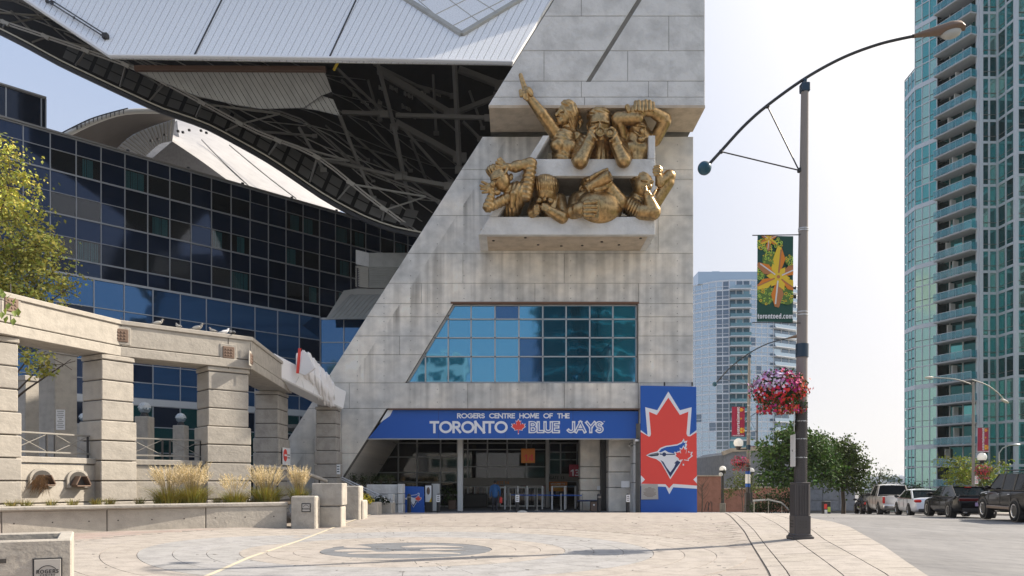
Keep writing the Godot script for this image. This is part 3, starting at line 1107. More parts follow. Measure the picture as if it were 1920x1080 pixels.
	ls.slab(px_poly([[897, 440], [912, 440], [1031, 254], [1018, 254]], B), -D - 0.02, -B - 0.3)
	wpart("side_wall", ls, M.concrete_cool, bx)
	for e in [[330, 985, 0.3], [440, 900, 0.35]]:
		var f := Mb.new()
		var xa := flat(e[1], 0, B).x
		f.box(Vector3((xa + sxr) * 0.5, flat(0, e[0], B).y + e[2] * 0.5 + 0.02, -(B + D) * 0.5 - 0.1), Vector3(sxr - xa - 0.05, e[2], D - B - 0.25))
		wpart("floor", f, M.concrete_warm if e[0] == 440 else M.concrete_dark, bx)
	for k in 8:
		var h := Mb.new()
		var p := flat([925, 985, 1010, 1055, 1095, 1130, 1165, 1200][k], 0, 40.0)
		h.lathe([Vector2(0.0, 0.0), Vector2(0.07, 0.0), Vector2(0.07, 0.05)], 8, Transform3D(Basis.IDENTITY, Vector3(p.x, flat(0, 440, B).y - 0.02, -B - [1.0, 0.5, 1.7, 1.9, 1.8, 1.2, 1.7, 0.6][k])))
		wpart("drain_hole", h, M.joint, bx)
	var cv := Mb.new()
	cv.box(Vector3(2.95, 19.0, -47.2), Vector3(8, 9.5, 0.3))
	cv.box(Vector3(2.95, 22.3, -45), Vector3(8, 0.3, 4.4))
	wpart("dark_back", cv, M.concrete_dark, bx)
	var bn := thing("corner_banner", "tall blue banner with red leaf and bird head on the tower's right corner", "banner", Vector3(flat(1254, 0, 41.5).x, 0, -41.6))
	var E := 41.6
	var rect := px_poly([[1201, 723], [1305.5, 725], [1307, 962], [1201.5, 963]], E)
	layer(bn, "banner_cloth", rect, -E - 0.06, -E, M.vinyl_blue)
	var k := func(p: Array) -> PackedVector2Array:
		var r := []
		for i in range(0, p.size(), 2):
			r.append([1190 + p[i] / 4.154, 710 + p[i + 1] / 4.154])
		return px_poly(r, E)
	var red: PackedVector2Array = k.call([262, 148, 352, 283, 417, 258, 403, 430, 412, 448, 432, 450, 500, 405, 520, 410, 520, 780, 462, 786, 500, 834, 300, 819, 268, 853, 240, 822, 30, 818, 78, 786, 20, 740, 20, 400, 110, 452, 122, 448, 127, 430, 112, 258, 172, 283])
	var white: PackedVector2Array = k.call([262, 100, 352, 246, 444, 222, 428, 440, 500, 388, 530, 390, 530, 760, 486, 772, 468, 786, 530, 830, 530, 860, 300, 846, 270, 900, 242, 842, 12, 835, 12, 820, 76, 786, 12, 760, 12, 375, 100, 440, 82, 222, 176, 246])
	for p in Geometry2D.intersect_polygons(white, rect):
		layer(bn, "leaf_outline", p, -E - 0.01, -E + 0.008, M.vinyl_white)
	for p in Geometry2D.intersect_polygons(red, rect):
		layer(bn, "leaf_field", p, -E - 0.01, -E + 0.016, M.vinyl_red)
	for q in [[48, 752, 80, 786, 48, 818], [490, 752, 456, 786, 490, 822]]:
		for p in Geometry2D.intersect_polygons(k.call(q), rect):
			layer(bn, "leaf_notch", p, -E, -E + 0.022, M.vinyl_white)
	bird(bn, flat(1190 + 270 / 4.154, 710 + 620 / 4.154, E), E / FOC / 4.154, -E + 0.012)
	for x in [1246, 1298]:
		var hk := Mb.new()
		var p := flat(x, 722, E)
		hk.box(Vector3(p.x, p.y + 0.06, -E - 0.02), Vector3(0.08, 0.2, 0.06), 0.01)
		wpart("hook", hk, M.steel_dark, bn)
	var pq := thing("stone_plaque", "pale engraved notice plaque on the lower corner of the blue banner", "plaque", Vector3(flat(1218, 0, E).x, flat(0, 937, E).y, -E + 0.03))
	layer(pq, "plate", px_poly([[1202, 908], [1233, 908], [1234, 936], [1202, 936.5]], E), -E + 0.018, -E + 0.05, M.stone_plaque)
	for r in 9:
		var y := 914.0 + r * 2.1
		var hw := [3.0, 9, 11, 8, 12, 11, 12, 9, 6][r] as float
		layer(pq, "engraved_line", px_poly([[1218 - hw, y], [1218 + hw, y], [1218 + hw, y + 0.8], [1218 - hw, y + 0.8]], E), -E + 0.045, -E + 0.053, M.bronze_plate)
	var S := 42.12
	var sg := thing("entrance_sign", "long blue sign with white lettering and red leaf above the entrance", "sign", Vector3(flat(940, 0, S).x, flat(0, 822, S).y, -S))
	layer(sg, "sign_board", px_poly([[735, 768.5], [1197, 771], [1196, 822], [690, 822]], S), -S - 0.1, -S, M.vinyl_blue)
	for x in [822, 948, 1074]:
		layer(sg, "seam", px_poly([[x, 770], [x + 0.5, 770], [x + 0.5, 822], [x, 822]], S), -S - 0.01, -S + 0.004, M.vinyl_navy)
	layer(sg, "torn_corner", px_poly([[727, 769], [737, 768], [731, 780], [712, 793]], S), -S - 0.02, -S + 0.012, M.vinyl_white)
	layer(sg, "bottom_trim", px_poly([[690, 822.2], [1196, 822.2], [1196, 824], [688, 824]], S), -S - 0.12, -S + 0.02, M.mullion)
	var zz := -S
	var f2 := func(x: float, y: float) -> Vector2: return flat(x, y, S)
	var ws := [M.vinyl_white, M.vinyl_blue]
	lettering("ROGERS CENTRE HOME OF THE", f2.call(857, 0).x, f2.call(1068, 0).x, f2.call(0, 784.5).y, f2.call(0, 774.8).y, zz, [0.105], ws, sg)
	lettering("TORONTO", f2.call(805.5, 0).x, f2.call(952, 0).x, f2.call(0, 812.3).y, f2.call(0, 789.5).y, zz, [0.1], ws, sg)
	lettering("BLUE JAYS", f2.call(991, 0).x, f2.call(1132, 0).x, f2.call(0, 812.3).y, f2.call(0, 789.5).y, zz, [0.135, 0.034], ws, sg)
	var tm := Mb.new()
	for q in [[1131, 789.6, 1134.4, 790.3], [1132.2, 789.6, 1132.9, 792]]:
		var a: Vector2 = f2.call(q[0], q[1])
		var c: Vector2 = f2.call(q[2], q[3])
		tm.slab(PackedVector2Array([Vector2(a.x, c.y), c, Vector2(c.x, a.y), a]), zz, zz + 0.012)
	wpart("letter", tm, M.vinyl_white, sg)
	layer(sg, "leaf_outline", leaf_shape(f2.call(972, 799.5), 0.86), zz - 0.01, zz + 0.01, M.vinyl_white)
	layer(sg, "leaf", leaf_shape(f2.call(972, 799.5), 0.75), zz, zz + 0.018, M.vinyl_red)
	var ln := Mb.new()
	var ra := flat(728, 766.5, D)
	var rc := flat(1198, 766.5, D)
	ln.box(Vector3((ra.x + rc.x) * 0.5, ra.y - 0.02, -D - 0.06), Vector3(rc.x - ra.x, 0.07, 0.26))
	wpart("door_lintel", ln, M.steel_rust, st)
	var lv := thing("plant_room", "white ribbed plant room with louvres between the dark glass and the concrete tower", "building", spot(712, 600, 63))
	var L := 62.0
	layer(lv, "upper_panel", px_poly([[692, 474], [900, 474], [900, 500], [692, 500]], L), -L - 3, -L, M.soffit_panel)
	layer(lv, "return_panel", px_poly([[667, 468], [691.5, 474], [691.5, 500], [667, 495]], L), -L - 3, -L - 0.02, M.concrete_cool)
	layer(lv, "louvre_back", px_poly([[667, 500], [900, 501], [900, 541], [667, 538]], L), -L - 3, -L - 0.35, M.steel_dark)
	for i in 12:
		var y := 502.0 + i * 3.25
		var a := spot(692, y, L)
		var c := spot(860, y, L)
		var b := Mb.new()
		b.bar(a, c, 0.05, 0.16, Vector3(0, 0.75, 0.65))
		wpart("louvre_slat", b, M.soffit_panel, lv)
		var b2 := Mb.new()
		b2.bar(spot(667, y - 2.0, L + 0.5), spot(691, y, L), 0.05, 0.14, Vector3(0, 0.75, 0.65))
		wpart("louvre_slat", b2, M.steel_light, lv)
	var spn := Mb.new()
	var q0 := spot(611, 598, 58.6)
	var q1 := spot(900, 598, 58.6)
	var q2 := spot(900, 553, 61.5)
	var q3 := spot(650, 553, 61.5)
	spn.quad(q0, q1, q2, q3)
	spn.quad(q3, q2, q2 + Vector3(0, -0.3, -0.1), q3 + Vector3(0, -0.3, -0.1))
	wpart("sloping_panel", spn, M.soffit_panel, lv)
	var sp2 := Mb.new()
	sp2.quad(spot(650, 552.5, 61.5), spot(900, 552.5, 61.5), spot(900, 541, 62.2), spot(668, 541, 62.2))
	sp2.quad(spot(611, 598, 58.6), spot(650, 553, 61.5), spot(668, 541, 62.2), spot(644, 545, 62.5))
	wpart("sloping_sill", sp2, M.steel_light, lv)
	for i in 12:
		var b := Mb.new()
		b.bar(spot(622 + i * 9.0, 597, 58.57), spot(660 + i * 9.0, 554, 61.4), 0.02, 0.03)
		wpart("panel_seam", b, M.steel_light, lv)

# ================================================================ ROOF
func on_plane(px: float, py: float, a: Vector3, n: Vector3) -> Vector3:
	var o := Vector3(0, EYE, 0)
	var dir := spot(px, py, 1.0) - o
	return o + dir * ((a - o).dot(n) / dir.dot(n))

func clip_px(poly: PackedVector2Array, cell: PackedVector2Array, minus: Array) -> Array:
	var polys := Geometry2D.intersect_polygons(poly, cell)
	for h in minus:
		var next: Array[PackedVector2Array] = []
		for p in polys:
			next.append_array(Geometry2D.clip_polygons(p, h))
		polys = next
	return polys

func loft(b: Mb, rows: Array) -> void:
	var g := []
	for r in rows:
		g.append(r)
	var nm := []
	for i in g.size():
		var line := []
		for j in g[i].size():
			var du: Vector3 = g[i][mini(j + 1, g[i].size() - 1)] - g[i][maxi(j - 1, 0)]
			var dv: Vector3 = g[mini(i + 1, g.size() - 1)][j] - g[maxi(i - 1, 0)][j]
			line.append(du.cross(dv).normalized())
		nm.append(line)
	for i in g.size() - 1:
		for j in g[i].size() - 1:
			b.tn(g[i][j], g[i][j + 1], g[i + 1][j + 1], nm[i][j], nm[i][j + 1], nm[i + 1][j + 1])
			b.tn(g[i][j], g[i + 1][j + 1], g[i + 1][j], nm[i][j], nm[i + 1][j + 1], nm[i + 1][j])

func curve_px(pts: Array, n: int) -> Array:
	var c := Curve2D.new()
	for i in pts.size():
		var p := Vector2(pts[i][0], pts[i][1])
		var t := Vector2.ZERO
		if i > 0 and i < pts.size() - 1:
			t = (Vector2(pts[i + 1][0], pts[i + 1][1]) - Vector2(pts[i - 1][0], pts[i - 1][1])) * 0.16
		c.add_point(p, -t, t)
	var r := []
	for i in n + 1:
		r.append(c.sample_baked(c.get_baked_length() * i / n, true))
	return r

func build_roof() -> void:
	var rf := thing("stadium_roof", "huge white ribbed stadium roof with dark steel trusses under it", "roof", Vector3(-10, 24, -58))
	var A := spot(207, 108, 47)
	var Bp := spot(960, 120, 46.6)
	var C := spot(500, -140, 60)
	var n := (Bp - A).cross(C - A).normalized()
	var edge := PackedVector2Array([Vector2(207, 108), Vector2(961, 120), Vector2(1240, -330), Vector2(-300, -230), Vector2(45, 0)])
	var vee := PackedVector2Array([Vector2(728, -18), Vector2(866, 71), Vector2(1012, -18)])
	var x := -330.0
	while x < 1000.0:
		var w := 13.2
		var s := 0.52
		var cell := PackedVector2Array([Vector2(x, 130), Vector2(x + w, 130), Vector2(x + w + s * 480, -350), Vector2(x + s * 480, -350)])
		for p in clip_px(edge, cell, [vee]):
			if p.size() < 3:
				continue
			for q in Geometry2D.offset_polygon(p, -0.55):
				var b := Mb.new()
				var f := []
				for e in q:
					f.append(on_plane(e.x, e.y, A, n))
				var off := n * 0.1
				var idx := Geometry2D.triangulate_polygon(q)
				for t in range(0, idx.size(), 3):
					b.face3(f[idx[t]] + off, f[idx[t + 1]] + off, f[idx[t + 2]] + off, f[0] - n * 50.0)
				for i in q.size():
					var j := (i + 1) % q.size()
					b.quad(f[i] - off, f[j] - off, f[j] + off, f[i] + off)
				wpart("roof_panel", b, M.roof_white, rf)
		x += w
	var dk := Mb.new()
	var dq := []
	for e in edge:
		dq.append(on_plane(e.x, e.y, A, n) - n * 0.12)
	for i in range(1, dq.size() - 1):
		dk.tri(dq[0], dq[i], dq[i + 1])
	wpart("roof_deck", dk, M.steel_light, rf)
	var vin := Mb.new()
	vin.tri(on_plane(735, -18, A, n) + n * 0.05, on_plane(866, 66, A, n) + n * 0.05, on_plane(1005, -18, A, n) + n * 0.05)
	wpart("skylight", vin, M.roof_white, rf)
	for e in [[728, -18, 866, 70], [866, 70, 1012, -18]]:
		var b := Mb.new()
		b.bar(on_plane(e[0], e[1], A, n) + n * 0.15, on_plane(e[2], e[3], A, n) + n * 0.15, 0.32, 0.3, n, 0.02)
		wpart("skylight_kerb", b, M.soffit_panel, rf)
	for e in [[782, 0, 826, 38], [830, -8, 900, 44], [876, -10, 934, 26], [790, 4, 850, -14], [815, 30, 905, -14], [846, 52, 960, -6]]:
		var b := Mb.new()
		b.bar(on_plane(e[0], e[1], A, n) + n * 0.07, on_plane(e[2], e[3], A, n) + n * 0.07, 0.035, 0.04, n)
		wpart("skylight_bar", b, M.steel_light, rf)
	for e in [[45, -1, 208, 108.5], [206, 109, 430, 111.5], [431, 111.5, 700, 115], [701, 115, 962, 121.5]]:
		var b := Mb.new()
		b.bar(on_plane(e[0], e[1], A, n) + n * 0.14, on_plane(e[2], e[3], A, n) + n * 0.14, 0.2, 0.2, n, 0.03)
		wpart("gutter", b, M.paint_white, rf)
	for e in [[366, 107, 421, -5], [619, 110, 672, -5]]:
		var b := Mb.new()
		b.bar(on_plane(e[0], e[1], A, n) + n * 0.13, on_plane(e[2], e[3], A, n) + n * 0.13, 0.07, 0.06, n)
		wpart("seam", b, M.steel_dark, rf)
	for e in [[76, -6, 204, 76, 0.045], [72, -2, 200, 79, 0.045]]:
		var b := Mb.new()
		b.rod(on_plane(e[0], e[1], A, n) + n * 0.3, on_plane(e[2], e[3], A, n) + n * 0.3, e[4])
		wpart("cable", b, M.steel_dark, rf)
	for e in [[201, 76, 0.34], [92, 10, 0.2], [100, 13, 0.2], [142, 41, 0.14]]:
		var b := Mb.new()
		b.box(on_plane(e[0], e[1], A, n) + n * 0.25, Vector3(e[2], e[2], e[2]), 0.03)
		wpart("cable_fitting", b, M.steel_dark, rf)
	var sof := PackedVector2Array([Vector2(257, 133), Vector2(609, 133), Vector2(622, 171), Vector2(604, 178), Vector2(569, 202), Vector2(489, 204), Vector2(440, 196), Vector2(370, 180), Vector2(300, 152)])
	var sof2 := PackedVector2Array([Vector2(604, 179), Vector2(625, 186), Vector2(638, 217), Vector2(592, 206), Vector2(570, 203)])
	x = 120.0
	while x < 650.0:
		for e in [[sof, 49.5, 51.0], [sof2, 50.2, 51.0]]:
			var cell := PackedVector2Array([Vector2(x, 120), Vector2(x + 10.4, 120), Vector2(x + 10.4 + 66, 230), Vector2(x + 66, 230)])
			for p in clip_px(e[0], cell, []):
				for q in Geometry2D.offset_polygon(p, -0.45):
					var b := Mb.new()
					var f := []
					for v in q:
						f.append(spot(v.x, v.y, lerpf(e[1], e[2], (v.y - 130.0) / 90.0)))
					var idx := Geometry2D.triangulate_polygon(q)
					for t in range(0, idx.size(), 3):
						b.face3(f[idx[t]], f[idx[t + 1]], f[idx[t + 2]], Vector3(0, 20, -90))
					for i in q.size():
						var j := (i + 1) % q.size()
						b.quad(f[i], f[j], f[j] + Vector3(0, 0, -0.1), f[i] + Vector3(0, 0, -0.1))
					wpart("soffit_rib", b, M.soffit_panel, rf)
		x += 10.4
	var sb := Mb.new()
	sb.tri(spot(257, 133, 49.9), spot(489, 204, 51.4), spot(609, 133, 49.9))
	sb.quad(spot(489, 204, 51.4), spot(570, 203, 51.4), spot(625, 180, 51), spot(609, 133, 49.9))
	wpart("soffit_back", sb, M.steel_dark, rf)
	var bm := Mb.new()
	bm.bar(spot(253, 128.5, 49.3), spot(611, 130, 49.3), 0.3, 0.3, Vector3.UP, 0.02)
	wpart("edge_beam", bm, M.steel_rust, rf)
	var ylw := Mb.new()
	ylw.rod(spot(626, 131, 49), spot(634, 116, 48.6), 0.1)
	wpart("yellow_pipe", ylw, M.vinyl_yellow, rf)
	var chord := curve_px([[-140, 0], [-60, 38], [0, 66], [55, 94], [110, 124], [185, 160], [245, 188], [300, 213], [345, 228], [390, 245], [445, 274], [500, 305], [550, 338], [600, 372], [645, 398], [690, 420], [740, 437], [800, 449]], 34)
	for i in chord.size() - 1:
		var p: Vector2 = chord[i]
		var q: Vector2 = chord[i + 1]
		var b := Mb.new()
		b.bar(spot(p.x, p.y - 4, 58), spot(q.x, q.y - 4, 58), 0.25, 0.26, Vector3.UP)
		wpart("edge_girder", b, M.steel_dark, rf)
		var c := Mb.new()
		c.bar(spot(p.x + 3, p.y - 11, 57.7), spot(q.x + 3, q.y - 11, 57.7), 0.12, 0.09, Vector3.UP)
		wpart("edge_capping", c, M.trim_cream, rf)
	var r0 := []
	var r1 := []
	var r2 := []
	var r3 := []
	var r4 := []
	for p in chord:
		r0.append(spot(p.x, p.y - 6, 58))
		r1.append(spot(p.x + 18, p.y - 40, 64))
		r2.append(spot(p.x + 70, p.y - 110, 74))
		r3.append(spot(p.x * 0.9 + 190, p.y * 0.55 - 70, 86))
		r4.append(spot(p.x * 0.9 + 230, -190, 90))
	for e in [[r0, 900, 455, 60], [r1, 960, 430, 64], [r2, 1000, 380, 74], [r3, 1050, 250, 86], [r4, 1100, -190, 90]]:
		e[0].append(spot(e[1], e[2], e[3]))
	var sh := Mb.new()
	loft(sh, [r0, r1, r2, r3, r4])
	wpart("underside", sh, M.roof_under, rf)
	for i in range(9, 33):
		var p: Vector2 = chord[i]
		var q: Vector2 = chord[i + 1]
		for k in 2:
			var b := Mb.new()
			var y0 := 17.0 + k * 16
			var y1 := 31.0 + k * 16
			var o := 6.0 + k * 7
			var d0 := 57.9 + k * 2.2
			var a := 0.12
			b.quad(spot(lerpf(p.x, q.x, a) + o, lerpf(p.y, q.y, a) - y0, d0), spot(lerpf(p.x, q.x, 1 - a) + o, lerpf(p.y, q.y, 1 - a) - y0, d0), spot(lerpf(p.x, q.x, 1 - a) + o + 6, lerpf(p.y, q.y, 1 - a) - y1, d0 + 1.6), spot(lerpf(p.x, q.x, a) + o + 6, lerpf(p.y, q.y, a) - y1, d0 + 1.6))
			wpart("underside_panel", b, M.steel_truss, rf)
	var lineA := curve_px([[-140, -10], [-40, 28], [135, 88], [258, 133], [347, 178], [480, 249], [590, 294], [688, 370], [785, 441]], 26)
	var lineB := curve_px([[-60, -30], [40, 8], [120, 48], [250, 112], [420, 190], [560, 226], [675, 317], [760, 352], [870, 402]], 26)
	for i in 26:
		for k in 2:
			var o := Vector2(2.0, -4.0) * k
			for e in [[lineA, 58.6, M.steel_light], [lineB, 62.0, M.steel_truss]]:
				var p: Vector2 = e[0][i] + o
				var q: Vector2 = e[0][i + 1] + o
				var b := Mb.new()
				b.bar(spot(p.x, p.y, e[1]), spot(q.x, q.y, e[1]), 0.1, 0.1)
				wpart("truss_rod", b, e[2], rf)
		if i % 2 == 0:
			var b := Mb.new()
			var p: Vector2 = lineA[i]
			var q: Vector2 = lineB[mini(i + (2 if i % 4 else 0), 26)]
			b.bar(spot(p.x, p.y, 58.6), spot(q.x, q.y, 62.0), 0.13, 0.13)
			wpart("truss_tie", b, M.steel_light, rf)
			var g := Mb.new()
			g.box(spot(p.x, p.y - 2, 58.55), Vector3(0.65, 0.3, 0.16), 0.02, Basis(Vector3.FORWARD, 0.5))
			wpart("gusset", g, M.steel_light, rf)
			var w := Mb.new()
			var c0: Vector2 = chord[mini(int(i * 34 / 26.0), 34)]
			w.bar(spot(p.x, p.y, 58.6), spot(c0.x + 6, c0.y - 14, 58), 0.12, 0.12)
			wpart("truss_tie", w, M.steel_truss, rf)
	for k in range(1, 7):
		for i in 26:
			var o := Vector2(13.0, -21.0) * k
			var p: Vector2 = lineA[i] + o + Vector2(5, 3) * sin(i * 2.1 + k)
			var q: Vector2 = lineA[i + 1] + o + Vector2(5, 3) * sin(i * 2.1 + 2.1 + k)
			var dd := 59.5 + 2.6 * k
			var b := Mb.new()
			b.bar(spot(p.x, p.y, dd), spot(q.x, q.y, dd), 0.07, 0.07)
			if (i + k) % 3 == 0:
				var e: Vector2 = lineA[mini(i + 2, 26)] + o + Vector2(13, -21)
				b.bar(spot(p.x, p.y, dd), spot(e.x, e.y, dd + 2.6), 0.06, 0.06)
			wpart("lattice_rod", b, M.steel_light if k < 3 else M.steel_truss, rf)
	var members := [
		[852, 119, 862, 319, 0.34, 66], [707, 115, 739, 238, 0.28, 64], [739, 238, 756, 328, 0.28, 64], [756, 328, 783, 432, 0.24, 63], [637, 217, 675, 315, 0.26, 62], [675, 315, 700, 372, 0.2, 60],
		[560, 238, 607, 319, 0.2, 60], [632, 128, 726, 217, 0.2, 66], [747, 230, 845, 341, 0.22, 68], [709, 132, 845, 213, 0.5, 68], [743, 230, 862, 296, 0.5, 68], [641, 211, 720, 214, 0.3, 63], [742, 216, 916, 221, 0.3, 63],
		[603, 298, 747, 332, 0.26, 61.5], [747, 332, 842, 349, 0.34, 62], [700, 120, 800, 170, 0.24, 72], [860, 130, 940, 160, 0.5, 70], [850, 213, 935, 180, 0.4, 70], [868, 228, 900, 260, 0.24, 72], [862, 319, 900, 285, 0.22, 72],
		[640, 150, 700, 210, 0.18, 72], [650, 245, 745, 325, 0.16, 66], [690, 228, 770, 320, 0.16, 70], [760, 330, 835, 392, 0.16, 64], [770, 262, 800, 340, 0.2, 72], [690, 150, 712, 225, 0.2, 74], [812, 140, 818, 250, 0.22, 76],
		[610, 235, 690, 300, 0.14, 68], [615, 260, 700, 340, 0.14, 65], [700, 300, 800, 380, 0.14, 70], [780, 180, 860, 250, 0.16, 76], [740, 150, 850, 180, 0.3, 78], [880, 170, 905, 240, 0.2, 74], [655, 270, 760, 300, 0.12, 72],
		[120, 62, 180, 95, 0.12, 60], [20, 20, 60, 60, 0.14, 60], [55, 12, 140, 88, 0.1, 61], [150, 60, 262, 130, 0.1, 63], [240, 120, 300, 160, 0.12, 61], [420, 200, 520, 262, 0.12, 64], [500, 215, 600, 290, 0.12, 66], [350, 178, 450, 190, 0.2, 60], [480, 246, 590, 255, 0.16, 61]]
	for e in members:
		var b := Mb.new()
		b.bar(spot(e[0], e[1], e[5]), spot(e[2], e[3], e[5] + 0.6), e[4], e[4], Vector3.UP, 0.02)
		wpart("truss_member", b, M.steel_truss, rf)
		var g := Mb.new()
		g.box(spot(e[2], e[3], e[5] + 0.3), Vector3(e[4] * 2.4, e[4] * 1.8, 0.2), 0.02)
		wpart("gusset", g, M.steel_truss, rf)
	for k in 46:
		var b := Mb.new()
		var t := rng.randf()
		var px := lerpf(640, 800, t) + rng.randf_range(-25, 25)
		var py := lerpf(160, 340, rng.randf())
		for i in rng.randi_range(3, 7):
			var p := spot(px + i * 2.6, py + i * 1.3, 79)
			b.box(p, Vector3(0.08, rng.randf_range(0.2, 0.5), 0.1))
		wpart("ceiling_slot", b, M.steel_light, rf)
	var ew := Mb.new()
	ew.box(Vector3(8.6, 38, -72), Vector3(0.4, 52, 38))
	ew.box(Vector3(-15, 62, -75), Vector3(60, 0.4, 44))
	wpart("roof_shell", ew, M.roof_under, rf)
	var dm := thing("far_dome", "white curved roof shell with dark arch rising behind the blue glass hotel", "roof", spot(340, 380, 118))
	var pts := func(c: Array, d0: float, d1: float, k: int) -> Array:
		var r := []
		var cc := curve_px(c, k)
		for i in cc.size():
			r.append(spot(cc[i].x, cc[i].y, lerpf(d0, d1, float(i) / k)))
		return r
	var pa := Mb.new()
	loft(pa, [pts.call([[100, 268], [170, 232], [240, 211], [345, 211]], 104, 108, 14), pts.call([[150, 290], [205, 250], [255, 226], [340, 214]], 116, 112, 14), pts.call([[190, 320], [225, 272], [265, 245], [335, 221]], 126, 120, 14)])
	wpart("arch_underside", pa, M.arch_brown, dm)
	var pr := Mb.new()
	pr.tube(PackedVector3Array(pts.call([[100, 266], [170, 230.5], [240, 209.5], [345, 209.5]], 104, 108, 14)), [0.35], 6)
	wpart("arch_rim", pr, M.steel_light, dm)
	var pb := Mb.new()
	loft(pb, [pts.call([[190, 320], [225, 272], [265, 245], [329, 220]], 126, 120.2, 14), pts.call([[245, 320], [278, 288], [300, 270], [323, 265]], 126.5, 121, 14)])
	wpart("rim_wall", pb, M.roof_white, dm)
	for i in 22:
		var t := (i + 0.5) / 22.0
		var a := curve_px([[190, 320], [225, 272], [265, 245], [329, 220]], 22)
		var c := curve_px([[245, 320], [278, 288], [300, 270], [323, 265]], 22)
		var b := Mb.new()
		b.bar(spot(a[i].x, a[i].y, lerpf(126, 120.2, t) - 0.1), spot(c[i].x, c[i].y, lerpf(126.5, 121, t) - 0.1), 0.12, 0.12)
		wpart("rim_rib", b, M.steel_light, dm)
	var pc := Mb.new()
	var top := pts.call([[328, 217], [375, 222], [440, 252], [510, 297], [640, 395]], 150, 150, 20) as Array
	var mid := pts.call([[326, 242], [385, 264], [440, 298], [500, 338], [610, 402]], 132, 130, 20) as Array
	var low := pts.call([[323, 265], [375, 300], [430, 340], [470, 365], [560, 420]], 119, 116, 20) as Array
	loft(pc, [top, mid, low])
	wpart("dome_shell", pc, M.dome_white, dm)
	var pd := Mb.new()
	loft(pd, [pts.call([[323, 265], [375, 300], [430, 340], [470, 365]], 121, 118.5, 14), pts.call([[240, 335], [320, 365], [400, 392], [450, 410]], 124, 122, 14)])
	wpart("dome_side", pd, M.paving_blue, dm)
	var pf := Mb.new()
	loft(pf, [pts.call([[180, 330], [222, 290], [268, 258], [332, 226]], 128, 126, 12), pts.call([[180, 380], [240, 350], [300, 340], [345, 330]], 128, 126, 12)])
	wpart("dome_side", pf, M.paving_blue, dm)
	for e in [[[378, 262], [420, 305], [468, 350]], [[430, 272], [500, 330], [555, 372]]]:
		var b := Mb.new()
		b.tube(PackedVector3Array(pts.call(e, 128, 121, 8)), [0.1], 5)
		wpart("dome_seam", b, M.steel_truss, dm)
	var rl := Mb.new()
	var rc := curve_px([[100, 258], [170, 223], [240, 203]], 18)
	for i in rc.size() - 1:
		rl.bar(spot(rc[i].x, rc[i].y, 104.5), spot(rc[i + 1].x, rc[i + 1].y, 104.5), 0.12, 0.12)
		rl.bar(spot(rc[i].x, rc[i].y, 104.5), spot(rc[i].x, rc[i].y + 8, 104.5), 0.12, 0.12)
	wpart("rim_railing", rl, M.steel_dark, dm)
	for e in [[283, 264], [309, 253], [334, 246], [343, 248], [355, 244], [377, 245], [387, 249], [296, 261]]:
		var b := Mb.new()
		b.box(spot(e[0], e[1], 115.5), Vector3(0.35, 0.3, 0.3), 0.03)
		wpart("floodlight", b, M.steel_dark, dm)

# ================================================================ GLASS WALLS
# panes, mullions and rails between two plan points (x, z); a on the left as seen from outside
func glass_wall(parent: Node3D, a: Vector2, e: Vector2, ys: Array, cols: Array, pick: Callable, frame: Material, o := {}) -> void:
	var along := Vector3(e.x - a.x, 0, e.y - a.y)
	var len := along.length()
	along /= len
	var nrm := along.cross(Vector3.UP)
	var bas := Basis(along, Vector3.UP, nrm)
	var shared := {}
	var base: Vector3 = parent.position
	var called: String = o.get("pane", "pane")
	var mw: float = o.get("mullion", 0.07)
	var rw: float = o.get("rail", 0.06)
	for j in ys.size() - 1:
		var y0: float = minf(ys[j], ys[j + 1])
		var y1: float = maxf(ys[j], ys[j + 1])
		for i in cols.size() - 1:
			var x0: float = cols[i] * len
			var x1: float = cols[i + 1] * len
			var m: Variant = pick.call(i, j)
			if m == null:
				continue
			var key := Vector2i(roundi((x1 - x0) * 200), roundi((y1 - y0) * 200))
			if not shared.has(key):
				var b := Mb.new()
				b.box(Vector3.ZERO, Vector3(x1 - x0 - 0.03, y1 - y0 - 0.03, 0.03), 0.0)
				shared[key] = b.mesh()
			var at := Vector3(a.x, 0, a.y) + along * ((x0 + x1) * 0.5) + Vector3.UP * ((y0 + y1) * 0.5)
			var tilt := Basis(Vector3.UP, rng.randf_range(-0.006, 0.006)) * Basis(Vector3.RIGHT, rng.randf_range(-0.005, 0.005))
			piece(called, shared[key], m, parent, Transform3D(bas * tilt, at - base))
	var top: float = maxf(ys[0], ys[-1])
	var bot: float = minf(ys[0], ys[-1])
	for i in cols.size():
		var b := Mb.new()
		var p: Vector3 = Vector3(a.x, 0, a.y) + along * (cols[i] * len) + nrm * 0.035
		b.box(p + Vector3.UP * (top + bot) * 0.5, Vector3(mw, top - bot, 0.1), 0.0, bas)
		wpart("mullion", b, frame, parent)
	for j in ys.size():
		var b := Mb.new()
		var p := Vector3(a.x, 0, a.y) + along * len * 0.5 + nrm * 0.03
		var thick: float = o.get("slab", {}).get(j, rw)
		b.box(p + Vector3.UP * ys[j], Vector3(len, thick, 0.085 if thick == rw else 0.13), 0.0, bas)
		wpart("rail", b, o.get("slab_mat", frame) if thick != rw else frame, parent)
	if o.get("back", true):
		var k := Mb.new()
		k.box(Vector3(a.x, (top + bot) * 0.5, a.y) + along * len * 0.5 - nrm * 0.35, Vector3(len, top - bot, 0.1), 0.0, bas)
		wpart("inner_wall", k, M.curtain_dark, parent)

func even(n: int) -> Array:
	return steps(0.0, 1.0, n)

